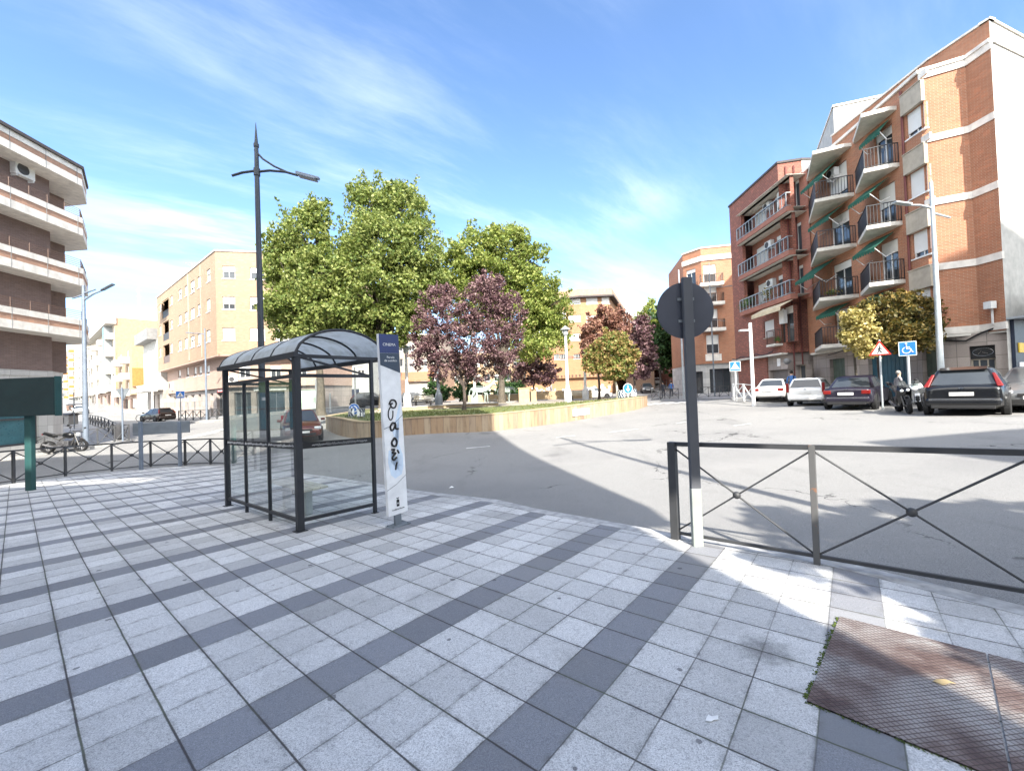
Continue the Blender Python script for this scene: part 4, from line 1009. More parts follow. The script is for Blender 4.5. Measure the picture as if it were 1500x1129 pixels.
t, F, P = rowhouse('apartment_building', 'cream apartment block with a bare peach side wall and white balconies', 39.3, 66, 16, 1.2, 18.6, 'beige_panel', 4, 7, 4.6, 'brick_pink', (0, 2, 'white_render'), .3, side='cream_render')
mb = MB(); fbox(mb, F, -.3, F.L+.3, 17.3, 18.7, -.2, 1.3); mb.build('cornice', 'white_render', t)
mb = MB(); fbox(mb, F, F.L-6.2, F.L-3.6, 5., 17.3, .0, 1.1); bay = mb.build('glazed_bay', 'steel_frame', t); mb = MB()
for k in range(8): fbox(mb, F, F.L-6.1, F.L-3.7, 5.2+k*1.5, 6.5+k*1.5, 1.1, 1.12)
mb.build('bay_glass', 'window_glass', bay)
rowhouse('apartment_building', 'white apartment block with balconies farther up the left street', 66.2, 88, 15, 2, 20.5, 'white_render', 5, 5, 5, 'pale_render', (0, 2, 'pale_render'), .2)
rowhouse('apartment_building', 'pale distant apartment block far up the left street', 88.2, 122, 15, 3, 23, 'pale_render', 6, 6, 5, 'white_render', (1, 3, 'orange_render'), .4)
a = W(40, 560, 175); b = W(108, 560, 182)
simple('apartment_building', 'sunlit peach building closing the far end of the left street', [(a.x, 172), (b.x+2, 182), (b.x+8, 200), (a.x, 200)], 2, 26, 'pale_render', {0: (6, 6, 6.5, 3, 1.4, 1.6)})
# ---- low houses behind the trees of the square
random.seed(5)
def px_poly(x0, d0, x1, d1, dep): a, b = W(x0, 570, d0), W(x1, 570, d1); return [(a.x, a.y), (b.x, b.y), (b.x+.1*dep, b.y+dep), (a.x, a.y+dep)]
q = px_poly(470, 50, 541, 48, 10)
t, F = simple('shop_building', 'grey building with blank white sign boards behind the roundabout', q, -.5, 9.5, 'grey_render', {0: (3, 2, 3.9, 2.7, 1., 1.3)})
mb = MB(); r = prect(F[0], 484, 551, 503, 556.5); fbox(mb, F[0], r[0], r[1], r[2], r[3], 0, .15); r = prect(F[0], 484, 558, 503, 563.5); fbox(mb, F[0], r[0], r[1], r[2], r[3], 0, .15); mb.build('sign_board', 'sign_white', t)
mb = MB(); fbox(mb, F[0], .5, 5.5, .3, 2.6, .0, .04); mb.build('shop_front', 'shop_navy', t)
q = px_poly(541, 50, 572, 52, 9); t, F = simple('town_house', 'small pink house with a sloping roof seen right of the shelter glass', q, -.3, 3.8, 'pink_render', {0: (1, 1, 1., 3, .9, 1.3)}, roof=None, cop=None)
mb = MB(); fr = F[0]; mb.prism([fr.P(-.3, 3.8, .3), fr.P(fr.L+.3, 3.8, .3), fr.P(fr.L+.3, 5.2, -4.5), fr.P(-.3, 5.2, -4.5)], (0, 0, .15)); mb.build('roof', 'roof_dark', t)
q = px_poly(572, 58, 628, 58, 9); t, F = simple('town_house', 'low white house with an orange tiled eave behind the square', q, -.3, 3.6, 'white_render', {0: (3, 1, 1.1, 3, .8, 1.5)}, roof=None, cop=None)
mb = MB(); fr = F[0]; mb.prism([fr.P(-.3, 3.6, .5), fr.P(fr.L+.3, 3.6, .5), fr.P(fr.L+.3, 5.0, -4.5), fr.P(-.3, 5.0, -4.5)], (0, 0, .18)); mb.build('roof', 'roof_red', t)
simple('apartment_building', 'pale apartment house glimpsed through the gap between green and purple crowns', px_poly(560, 72, 648, 74, 10), 0, 12.5, 'pale_render', {0: (5, 3, 4., 2.8, 1.1, 1.4)})
q = px_poly(628, 62, 645, 61, 9); simple('town_house', 'narrow peach house with a dark balcony gap beside the purple tree', q, 0, 6.2, 'pink_render', {0: (1, 2, 1., 2.8, .8, 1.4)})
simple('apartment_building', 'long salmon building hidden mostly behind the purple tree', px_poly(648, 80, 780, 80, 12), 0, 9.5, 'cream_render', {0: (9, 3, 1., 2.9, 1.2, 1.4)})
# ---- octagonal-fronted salmon block in the centre
def centre_block():
    poly = [(2.5, 70), (6.9, 68.6), (11.7, 66.9), (16.4, 66.8), (23.7, 85), (3, 92)]
    t = thing('apartment_building', 'salmon brick block with a many-sided front in the centre distance', 'building', (11, 68, 0)); F = frames(poly); H = {}
    def Zq(x, y): return 800+x/5.172, 410+y/5.172
    H[1] = [prect(F[1], 170, 130, 262, 182, Zq), prect(F[1], 170, 268, 262, 318, Zq), prect(F[1], 170, 408, 262, 460, Zq), (.6, 2.6, 13.2, 14.6), (.6, 2.6, 10.3, 11.7)]
    H[1] += [prect(F[1], 60, 563, 100, 603, Zq), prect(F[1], 103, 563, 160, 605, Zq), prect(F[1], 208, 563, 255, 600, Zq)]
    H[2] = [prect(F[2], 303, 130, 390, 182, Zq), prect(F[2], 303, 268, 390, 318, Zq), prect(F[2], 303, 408, 390, 460, Zq), prect(F[2], 330, 563, 390, 600, Zq)]
    H[2] += [prect(F[2], 420, 125, 480, 180, Zq), prect(F[2], 420, 265, 480, 318, Zq)]
    H[0] = [(.8, 2.8, z, z+1.4) for z in (8., 10.9, 13.8)] + [(1., 3.4, 5.2, 6.2)]
    H[3] = [(u, u+1.6, z, z+1.4) for u in (2.5, 6.5, 11, 15.5) for z in (8., 10.9, 13.8)]
    body(t, poly, 6.7+.6, 16.6, 'brick_salmon', {e: [h for h in H[e] if h[2] > 7.3] for e in H})
    lo = [(2.4, 69.4), (6.8, 68.1), (11.7, 66.35), (16.7, 66.25), (24, 84.5), (3, 92)]; Fl = frames(lo)
    hl = {e: [(h[0]+.05, h[1]+.05, h[2], h[3]) for h in H[e] if h[2] < 7.3] for e in H}
    body(t, lo, 3.6, 6.8, 'brick_salmon', hl, name='mezzanine_wall', roof='roof_red')
    for e in H:
        for h in H[e]:
            if h[2] > 7.3: window(t, F[e], h, .85 if h[2] > 7.3 else 0)
    for e in hl:
        for h in hl[e]: window(t, Fl[e], h, 0, mull=3)
    ledge(t, poly, range(4), 6.8, 7.3, .02, 'brick_red', 'dark_band')
    body(t, poly, -.5, 3.6, 'brick_salmon', {}, name='ground_floor_wall', roof=None)
    mb = MB()
    for f in Fl[:3]:
        u = .2
        while u < f.L-.3: fbox(mb, f, u, u+.28, 3.68, 4.1, -.02, .006); u += .6
    mb.build('vent_strip', 'brown_frame', t)
    mb = MB(); random.seed(2)
    for f in F[:3]:
        for k in range(int(f.L*2.4)):
            u = random.uniform(.2, f.L-.5); z = random.uniform(1., 2.2); r = random.uniform(.15, .4); c = f.P(u, z, .012)
            mb.prism([c + (f.u*math.cos(a)+ZZ*math.sin(a))*r*random.uniform(.6, 1.) for a in [2*math.pi*j/9 for j in range(9)]], f.n*.01)
    mb.build('wall_painting', 'white_paint', t)
    mb = MB(); mb.prism([(x, y, 16.6) for x, y in [(2.3, 69.2), (6.7, 67.7), (11.6, 66), (16.9, 65.9), (24.5, 85), (3, 92)]], (0, 0, .25)); mb.build('eave', 'roof_dark', t)
    mb = MB(); mb.prism([(x, y, 16.85) for x, y in [(2.4, 69.5), (6.8, 68), (11.6, 66.3), (16.7, 66.2), (24.2, 85), (3, 92)]], (0, 0, 1.15)); mb.build('parapet', 'pink_render', t)
centre_block()
random.seed(8)
p = W(912, 500, 125); q = W(952, 500, 122)
simple('apartment_building', 'white building beyond the purple trees up the far street', [(p.x, 125), (q.x, 122), (q.x+6, 140), (p.x, 142)], 0, 27, 'white_render', {0: (3, 7, 5, 3, 1.4, 1.6)})
simple('shop_row', 'dark low shop fronts on the left of the far street', [(19.5, 70), (24, 69), (44, 125), (38, 127)], 0, 7, 'pink_render', {1: (12, 2, 1.2, 3., 1.6, 1.9)})
simple('apartment_building', 'brown brick row beyond the sign on the right of the far street', [(36, 112), (23.5, 52), (33, 50), (45, 110)], 0, 15, 'brick_red', {0: (14, 5, 1.5, 2.9, 1.3, 1.5)})
# ---- right: nearest brick block with sawtooth balconies
def right_block():
    poly = [(19.95, 27.35), (19.1, 18.5), (20.42, 17.78), (20.45, 16.85), (34, 21.8), (34, 27.3)]
    t = thing('apartment_building', 'orange brick corner block with triangular balconies and a white side wall', 'building', (19.5, 18, 0)); F = frames(poly); f = F[0]
    lv = [3.65, 6.35, 9.2, 12.05]
    uw = (f.at(1333, 300)[0], f.at(1361, 300)[0]); b1 = (f.at(1191, 400)[0], f.at(1257, 400)[0]); b2 = (f.at(1262, 400)[0], f.at(1326, 400)[0])
    H = []; win = []; doors = []
    for z in lv:
        h = (uw[0], uw[1], z+.8, z+2.0); H.append(h); win.append(h)
        for b in (b1, b2):
            w = b[1]-b[0]; h = (b[1]-w*.52, b[1]-w*.12, z+.02, z+2.15); H.append(h); doors.append(h)
    body(t, poly, 3.4, 15.45, 'brick_orange', {0: H}, skip=(3,))
    mb = MB(); wall(mb, F[3], 0, F[3].L, -.5, 15.45); mb.build('white_side_wall', 'white_render', t, recalc=False)
    for i, h in enumerate(win):
        window(t, f, h, .8 if i % 2 else .95, mull=1); mb = MB(); fbox(mb, f, h[0]-.08, h[1]+.08, h[3]+.0, h[3]+.95, .0, .16); fbox(mb, f, h[0]-.08, h[1]+.08, h[3]+.93, h[3]+.97, .0, .2); mb.build('shutter_box_panel', 'beige_panel', t)
    for i, h in enumerate(doors): window(t, f, h, random.choice((.3, .5, .2, .75)), mull=1, sill=False)
    # storey bands on the corner
    for z in (3.45, 6.35, 9.3, 12.2, 15.15):
        mb = MB()
        for k, fr in enumerate(F[1:3]): fbox(mb, fr, -.03, fr.L+.03, z, z+.3, -.05, .05+.003*k)
        fbox(mb, f, uw[1]+.25, f.L+.03, z, z+.3, -.05, .045)
        mb.build('storey_band', 'band_white', t)
    mb = MB(); fbox(mb, f, 0, f.L+.02, 15.45, 15.6, -.3, .1); fbox(mb, F[1], 0, F[1].L, 15.45, 15.6, -.3, .1); fbox(mb, F[2], 0, F[2].L, 15.45, 15.6, -.3, .1); fbox(mb, F[3], 0, F[3].L, 15.452, 15.602, -.3, .05); mb.build('coping', 'band_white', t)
    # raised attic
    at = [(20.25, 25), (20.3, 19.2), (20.75, 17.1), (33.6, 21.9), (33.6, 25)]; A = frames(at)
    body(t, at, 15.5, 16.6, 'brick_orange', {}, name='attic_wall', skip=(2,)); mb = MB(); wall(mb, A[2], 0, A[2].L, 15.5, 16.6); mb.build('attic_side', 'white_render', t, recalc=False)
    mb = MB()
    for i in (0, 1, 2): fbox(mb, A[i], -.05, A[i].L+.05, 16.6, 16.69, -.3, .05+.002*i)
    mb.build('attic_coping', 'band_white', t)
    # downpipes
    mb = MB(); u = f.at(1330, 300)[0]; mb.tube([f.P(u, 3.5, .07), f.P(u, 15.3, .07)], .05, 6); mb.build('downpipe', 'downpipe_red', t)
    # balconies: wedge-shaped slabs
    def bal(b, z, pr, canopy=False):
        w = b[1]-b[0]; ap = b[1]-.18*w if False else b[0]+w*.86
        a, c, d = f.P(b[0], z-.2, -.1), f.P(ap, z-.2, pr), f.P(b[1], z-.2, -.1); a2 = f.P(b[0], z-.2, .12); d2 = f.P(b[1], z-.2, .35)
        mb = MB(); mb.prism([a, a2, c, d2, d], (0, 0, .2)); sl = mb.build('canopy_slab' if canopy else 'balcony_slab', 'slab_concrete', t, bevel=.01)
        if not canopy:
            q = [f.P(b[0]+.05, z, .1), f.P(ap-.02, z, pr-.06), f.P(b[1]-.03, z, .3)]
            mb = MB(); A0, B0 = q[0], q[1]; dd = B0-A0; n = Vector((dd.y, -dd.x, 0)).normalized()*.012; mb.obox(A0+ZZ*.08-n, dd, n*2, ZZ*.85); mb.obox(A0+ZZ*.97-n*2, dd, n*4, ZZ*.04)
            mb.build('railing_screen', 'dark_metal', sl)
            railing(sl, [(q[1].x, q[1].y), (q[2].x, q[2].y), tuple(f.P(b[1]-.03, z, 0).xy)], z, 1.0, sp=.13, r=.01)
        return sl
    for z in lv: bal(b1, z, 1.75); bal(b2, z, 1.35)
    bal(b1, 14.85, 1.75, True); bal(b2, 14.85, 1.35, True)
    # awnings
    def awn(b, z, drop, out, u0=.25, u1=.8):
        w = b[1]-b[0]; ua, ub = b[0]+w*u0, b[0]+w*u1; p = [f.P(ua, z, .1), f.P(ub, z, .1), f.P(ub, z-drop, out), f.P(ua, z-drop, out)]
        mb = MB(); mb.prism(p, (0, 0, .025)); k = 9
        for j in range(k):
            x0 = ua+(ub-ua)*j/k; x1 = ua+(ub-ua)*(j+1)/k; e = .02; mb.prism([f.P(x0, z-drop, out), f.P(x1, z-drop, out), f.P(x1-e, z-drop-.16, out), f.P((x0+x1)/2, z-drop-.2, out), f.P(x0+e, z-drop-.16, out)], f.n*.012)
        a = mb.build('awning', 'awning_green', t); mb = MB()
        for u in (ua+.05, ub-.05): mb = MB(); mb.tube([f.P(u, z-drop, out), f.P(u+.1, z-drop-.5, out*.55), f.P(u, z-.95, .05)], .02, 5); mb.build('awning_arm', 'white_pole', a)
    awn(b1, 14.5, .95, 1.1); awn(b1, 11.7, .7, 1.0, .35, .85); awn(b1, 8.85, .9, 1.35, .1, .6); awn(b1, 6.0, .5, .9, .4, .85)
    awn(b2, 14.4, .55, .6, .4, .9); awn(b2, 11.6, .7, 1.0, .25, .8); awn(b2, 8.8, .7, 1.0, .3, .85); awn(b2, 6., .4, .9, .3, .8)
    u = b1[0]+(b1[1]-b1[0])*.55; ac_unit(t, f, u, 13.6, .0, .7, .5)
    # ground floor
    g = [(20.15, 27.3), (19.55, 18.75), (20.75, 17.0), (34, 21.9), (34, 27.2)]; G = frames(g)
    gh = [prect(G[0], 1216, 525, 1238, 562), prect(G[0], 1273, 512, 1331, 590), prect(G[0], 1352, 510, 1374, 590)]
    gh = [(a, b, -.3, d) for a, b, c, d in gh]; dr = prect(G[1], 1421, 506, 1459, 560); dr = (dr[0], dr[1], -.2, dr[3])
    body(t, g, -.6, 3.4, 'granite_cladding', {0: gh, 1: [dr]}, .3, 'ground_floor_wall', None, skip=(2,))
    for h, m in zip(gh, ('garage_green', 'garage_teal', 'garage_green')):
        mb = MB(); fbox(mb, G[0], h[0], h[1], h[2], h[3], -.28, -.22)
        k = h[0]
        while k < h[1]: fbox(mb, G[0], k, min(h[1], k+.22), h[2], h[3], -.22, -.205); k += .25
        mb.build('garage_door', m, t)
    d0 = dr; tr = d0[3]-.55
    mb = MB(); fbox(mb, G[1], d0[0], d0[1], tr, d0[3], -.24, -.2); tp = mb.build('door_transom', 'black_paint', t)
    mb = MB(); c = (d0[0]+d0[1])/2; P = [G[1].P(c+.3*math.cos(a), tr+.28+.17*math.sin(a), -.19) for a in [2*math.pi*j/24 for j in range(25)]]; mb.tube(P, .012, 5)
    mb.tube([G[1].P(c-.14, tr+.2, -.19), G[1].P(c-.05, tr+.33, -.19), G[1].P(c+.02, tr+.25, -.19), G[1].P(c+.14, tr+.22, -.19)], .012, 5); mb.build('oval_emblem', 'chrome', tp)
    window(t, G[1], (d0[0], d0[1], d0[2], tr), 0, 'beige_panel', depth=.3, mull=2, sill=False)
    # underside canopy, cables, lamp, floodlight
    mb = MB(); mb.prism([(19.05, 18.5, 3.3), (19.85, 17.4, 3.3), (20.6, 16.95, 3.3), (21.4, 18), (19.95, 27.3, 3.3), (19.9, 27.3, 3.3)] if False else [(19.05, 18.5, 3.32), (20.4, 17.74, 3.32), (20.5, 16.9, 3.32), (21.4, 17.6, 3.32), (20.6, 27.2, 3.32), (19.9, 27.2, 3.32)], (0, 0, .12)); mb.build('soffit', 'slab_concrete', t)
    mb = MB(); P = [f.P(f.L-.3-k*.6, 3.25-.08*math.sin(k*1.3), .1) for k in range(12)]; mb.tube(P, .03, 5)
    mb.tube([G[1].P(.2, 3.2, .06), G[1].P(.9, 3.1, .08), G[1].P(1.3, 3.35, .1), G[1].P(1.9, 3.6, .15)], .04, 5); mb.build('cable', 'black_paint', t)
    mb = MB(); fr = F[2]; fbox(mb, fr, .45, .72, 4.35, 4.65, .1, .35); fbox(mb, fr, .55, .6, 3.7, 4.35, .1, .15); mb.build('floodlight', 'ac_white', t)
    # corrugated balcony and shop on the white side
    mb = MB(); s = F[3]; u = .0
    while u < 5: fbox(mb, s, u, u+.1, 3.9, 4.95, .75, .8); fbox(mb, s, u+.1, u+.2, 3.9, 4.95, .72, .77); u += .2
    fbox(mb, s, 0, 5, 3.82, 3.9, 0, .8); mb.build('corrugated_balcony', 'corrugated', t)
    mb = MB(); fbox(mb, s, .28, 6, -.4, 3.8, .0, .12); sh = mb.build('shop_front', 'shop_navy', t)
    mb = MB(); fbox(mb, s, .5, 1.5, 2.45, 2.85, .12, .16); mb.build('yellow_panel', 'sign_yellow', sh); mb = MB(); fbox(mb, s, .5, 2., 1.7, 2.05, .12, .15); mb.build('white_panel', 'sign_white', sh); mb = MB(); fbox(mb, s, 1.3, 3., 3.0, 3.7, .12, .15); mb.build('white_panel', 'sign_white', sh)
random.seed(6); right_block()
# ---- middle brick block with open-work brick pier and loggias
def mid_block():
    poly = [(19.1, 34.8), (18.9, 28.1), (20.3, 27.75), (24.2, 27.9), (24.2, 35)]
    t = thing('apartment_building', 'red brick block with long railed loggias and plants', 'building', (19, 30, 0)); F = frames(poly); f = F[0]
    ua, ub = f.at(1089, 400)[0], f.at(1163, 400)[0]
    L = [(7.4, 9.9), (10.3, 12.8), (13.2, 15.25)]; log = [(ua, ub, a, b) for a, b in L]
    w1 = prect(f, 1119, 469, 1134, 494); b1 = prect(f, 1144, 455, 1163, 500); b1 = (b1[0], b1[1], 4.3, 6.7)
    body(t, poly, 3.6, 16.7, 'brick_dark', {0: log + [w1, b1]}, depth=.25)
    window(t, f, w1, 1., 'beige_panel'); window(t, f, b1, .2, 'brown_frame', sill=False)
    for a, b in L:
        bw = [(ua+.3, ua+1.7, a+.5, a+2.0), (ua+2.9, ua+3.8, a+.02, a+2.0), (ub-1.4, ub-.5, a+.02, a+2.05)]
        mb = MB(); wall(mb, f, ua-.3, ub+.3, a-.3, b+.3, bw, .1, out=-.95); mb.build('loggia_wall', 'brick_red', t, recalc=False)
        window(t, f, bw[0], .95, out=-.95, depth=.08); window(t, f, bw[1], .15, 'brown_frame', out=-.95, depth=.08, sill=False); window(t, f, bw[2], .1, out=-.95, depth=.08, sill=False)
        mb = MB(); mb.obox(f.P(ua, a-.02, -.95), f.u*(ub-ua), f.n*1.25, ZZ*.02); fbox(mb, f, ua-.2, ub+.15, b, b+.02, -.95, .3); mb.build('loggia_ceiling', 'slab_concrete', t)
        mb = MB(); fbox(mb, f, ua-.15, ub+.12, a-.34, a-.02, -.1, .36); sl = mb.build('loggia_fascia', 'brick_red', t)
        railing(sl, [tuple(f.P(ua-.1, 0, .02).xy), tuple(f.P(ua-.1, 0, .33).xy), tuple(f.P(ub+.05, 0, .33).xy), tuple(f.P(ub+.05, 0, .02).xy)], a-.02, .95, mat='lamp_grey', sp=.42, r=.014)
        railing(sl, [tuple(f.P(ua-.08, 0, .3).xy), tuple(f.P(ub+.03, 0, .3).xy)], a-.02, .9, mat='dark_metal', sp=.11, r=.007, name='railing_bars')
        ac_unit(t, f, ua+1.9, a+1.4, -.93, .8, .55)
    ac_unit(t, f, ua+3.9, 9.0+2.3, -.92, .8, .5)
    mb = MB(); fbox(mb, f, ub-2.2, ub-1.2, 14.1-.0, 15.1, -.9, -.5); fbox(mb, f, ub-2.0, ub-1.3, 8.55, 9.6, -.9, -.6); fbox(mb, f, ub-1.3, ub-.8, 5.6, 6.5, .05, .3); mb.build('boiler_cabinet', 'ac_white', t)
    mb = MB(); mb.prism([f.P(ub-3.2, 6.95, .3), f.P(ub+.2, 6.95, .3), f.P(ub+.2, 6.55, 1.1), f.P(ub-3.2, 6.55, 1.1)], (0, 0, .03)); mb.prism([f.P(ub-3.2, 6.55, 1.1), f.P(ub+.2, 6.55, 1.1), f.P(ub+.2, 6.3, 1.12), f.P(ub-3.2, 6.3, 1.12)], f.n*.02); mb.build('awning', 'awning_cream', t)
    mb = MB(); fbox(mb, f, b1[0]-.9, f.L-.3, 4.15, 4.3, 0, .55); sl = mb.build('balcony_slab', 'slab_concrete', t); railing(sl, [tuple(f.P(b1[0]-.85, 0, .02).xy), tuple(f.P(b1[0]-.85, 0, .5).xy), tuple(f.P(f.L-.35, 0, .5).xy), tuple(f.P(f.L-.35, 0, .02).xy)], 4.3, 1.0, 'brown_frame', .12)
    mb = MB(); p = F[1]
    for k in range(2): mb.tube([p.P(.45+k*.5, .5, .05), p.P(.45+k*.5, 16.4, .05)], .045, 6)
    mb.build('downpipe', 'downpipe_red', t)
    mb = MB()
    for i in (0, 1, 2, 4): fbox(mb, F[i], -.05, F[i].L+.05, 16.7, 16.84, -.25, .07+.002*i)
    mb.build('coping', 'roof_dark', t)
    mb = MB(); fbox(mb, F[2], -.0, F[2].L, 15.6, 16.7, .0, .03); mb.build('white_wall_patch', 'white_render', t)
    g = [(19.3, 34.7), (19.1, 28.3), (20.35, 27.95), (24.1, 28), (24.1, 35)]; G = frames(g)
    ga = prect(G[0], 1127, 535, 1158, 560); ga = (ga[0], ga[1], 0, 2.5); dd = prect(G[0], 1165, 527, 1181, 560); dd = (dd[0], dd[1], 0, 2.7)
    body(t, g, -.5, 3.6, 'granite_cladding', {0: [ga, dd]}, .35, 'ground_floor_wall', None)
    mb = MB(); fbox(mb, G[0], ga[0], ga[1], 0, 2.5, -.3, -.25)
    for k in range(12): fbox(mb, G[0], ga[0], ga[1], .1+k*.2, .13+k*.2, -.25, -.235)
    mb.build('garage_door', 'garage_grey', t); mb = MB(); fbox(mb, G[0], (ga[0]+ga[1])/2-.18, (ga[0]+ga[1])/2+.18, 2.75, 3.3, 0, .03); mb.build('notice', 'sign_white', t)
    window(t, G[0], dd, 0, 'beige_panel', depth=.35, mull=1, sill=False)
    mb = MB(); fbox(mb, G[0], 0, ga[0]-.1, .9, 3.5, .0, .1); mb.build('brick_pier', 'brick_dark', t); mb = MB(); fbox(mb, G[0], 0, ga[0]-.1, -.4, .9, .0, .12); mb.build('pier_base', 'granite_light', t)
    mb = MB(); fbox(mb, f, 0, f.L, 3.5, 3.62, -.1, .35); mb.build('ledge', 'slab_concrete', t)
    mb = MB(); c = G[0].P((ga[1]+dd[0])/2, 3.0, .35); mb.ball(c, .22, 10, 6); mb.obox(c-Vector((.02, .02, 0)), G[0].n*-.35, (0, .04, 0), ZZ*.04); mb.build('porch_lamp', 'mid_grey', t, smooth=True)
    mb = MB(); mb.tube([f.P(.2+k*.7, 3.7-.1*math.sin(k*2.2), .38) for k in range(9)], .035, 5); mb.build('cable', 'black_paint', t)
mid_block()
simple('apartment_building', 'tall blank white tower block rising behind the brick blocks', [(27.4, 35.4), (24.5, 30), (27.7, 28.9), (32, 34)], 0, 21.8, 'white_render', {}, roof='roof_dark', cop='band_white')
def third_block():
    poly = [(20.6, 48), (21.8, 46), (24.9, 45.3), (34, 44.2), (34, 55), (22, 56)]
    t = thing('apartment_building', 'orange brick corner block with a white band beyond the round sign', 'building', (22, 47, 0)); F = frames(poly); f = F[1]; g = F[0]
    hs = [(.2, 1.5, z, z+2.1) for z in (5.1, 8., 10.9, 13.0)]; gs = [(.4, 1.6, z, z+2.) for z in (8., 10.9, 13.)]
    body(t, poly, 4.0, 17., 'brick_orange', {1: hs, 0: gs})
    for h in hs: window(t, f, h, .5, sill=False)
    for h in gs: window(t, g, h, .2, sill=False)
    ledge(t, poly, (0, 1, 2), 15.6, 16.15, .12, 'band_white', 'white_band'); ledge(t, poly, (0, 1, 2, 3), 17., 17.14, .08, 'band_white', 'coping')
    for z in (7.9, 10.8, 12.95):
        mb = MB(); fbox(mb, f, -.3, 2.1, z-.35, z, 0, .8); sl = mb.build('balcony', 'band_white', t); railing(sl, [tuple(f.P(-.2, 0, .02).xy), tuple(f.P(-.2, 0, .75).xy), tuple(f.P(2., 0, .75).xy), tuple(f.P(2., 0, .02).xy)], z, .95, 'brown_frame', .15, .015)
    mb = MB(); fbox(mb, f, 0.05, 1.7, 4.3, 5.05, .0, .06); mb.build('white_panel', 'band_white', t)
    gh = {1: [(.4, 2.6, .6, 3.4)], 2: [(1., 3.6, .9, 3.), (4.5, 8, .6, 3.1)], 0: [(.4, 1.8, .6, 3.2)]}
    body(t, [(20.7, 48), (21.9, 46.2), (24.95, 45.5), (34, 44.4), (34, 55), (22, 56)], 0, 4., 'granite_light', gh, .35, 'ground_floor_wall', None)
    G = frames([(20.7, 48), (21.9, 46.2), (24.95, 45.5), (34, 44.4), (34, 55), (22, 56)])
    for e in gh:
        for h in gh[e]: window(t, G[e], h, 0, 'dark_grey', depth=.35, mull=2, sill=False)
    mb = MB(); q = G[2]; mb.prism([q.P(.3, 3.6, .02), q.P(5, 3.6, .02), q.P(5, 3.1, 1.2), q.P(.3, 3.1, 1.2)], (0, 0, .04)); mb.build('awning', 'awning_grey', t)
    mb = MB(); mb.tube([F[2].P(-.5+k*.8, 4.0-.1*math.sin(k*1.7), .1) for k in range(9)], .035, 5); mb.build('cable', 'black_paint', t)
third_block()
# ---- blocks behind the viewpoint whose shadows reach the pavement
random.seed(12)
t, F = simple('apartment_building', 'tall plain block behind the viewpoint casting the big pavement shadow', [(3.9, -5.2), (3.9, -16), (-3.9, -16), (-3.9, -5.2)][::-1], -.2, 25., 'white_render', {})
mb = MB(); mb.box(3.9, 4.78, -6.2, -5.2, 9.0, 25.); mb.build('upper_bay', 'cream_render', t)
t, F = simple('apartment_building', 'lower plain block behind the viewpoint on the left', [(-38, -5), (-38, -15), (-4.1, -15), (-4.1, -5)], -.5, 12.2, 'white_render', {})
mb = MB(); mb.box(-36, -4.4, -5.3, -5.05, 13.35, 18.); mb.build('added_shade_board', 'mid_grey', t); mb = MB()  # unseen board added to shade the left road, sun passing below it
for k in range(8): mb.box(-35.5+k*4.1, -35.4+k*4.1, -5.3, -5.2, 12.2, 13.4)
mb.build('shade_board_post', 'grey_metal', t)
simple('apartment_building', 'plain block behind the viewpoint on the right', [(13.0, -8), (12.8, -20), (24, -20), (24, -8.3)], 0, 14.5, 'white_render', {})
simple('apartment_building', 'taller plain block behind the viewpoint at the far right', [(24.6, -9), (24.6, -20), (42, -20), (42, -9)], 0, 28.5, 'white_render', {})
# ============================================================ THE SQUARE INSIDE THE ROUNDABOUT
WP = [(478,24,611),(500,21.5,614),(535,20,618.5),(600,19.2,613),(660,19.2,610),(720,19.6,607),(800,22,599),(870,25,590.5),(930,28,583),(948,31,581)]
wt = [W(px, py, D) for px, D, py in WP]
_ip = [(p.x, p.y, p.z) for p in wt] + [(x, y, .62) for x, y in ((-8, 30), (0, 30), (6, 32), (12, 36), (-10, 40), (0, 42), (8, 45), (14, 46), (-4, 52))]
_gi = Interp(_ip, 2.); gi = lambda x, y: _gi(x, y)
def smooth(pts, k=6):
    P = [Vector(p) for p in pts]; out = []
    for i in range(len(P)-1):
        p0 = P[max(i-1, 0)]; p1 = P[i]; p2 = P[i+1]; p3 = P[min(i+2, len(P)-1)]
        for j in range(k):
            s = j/k; out.append(.5*((2*p1)+(p2-p0)*s+(2*p0-5*p1+4*p2-p3)*s*s+(3*p1-p0-3*p2+p3)*s**3))
    out.append(P[-1]); return out
front = [(p.x, p.y) for p in wt]
back = [(front[-1][0]-.8, 34.5), (8.5, 44), (2, 51), (-6, 50), (-11, 41), (front[0][0]-.6, 27)]
ring = smooth(front, 5)
ringf = ring + smooth([front[-1]] + back + [front[0]], 5)[1:-1]
ring2 = [(v.x, v.y) for v in ringf]
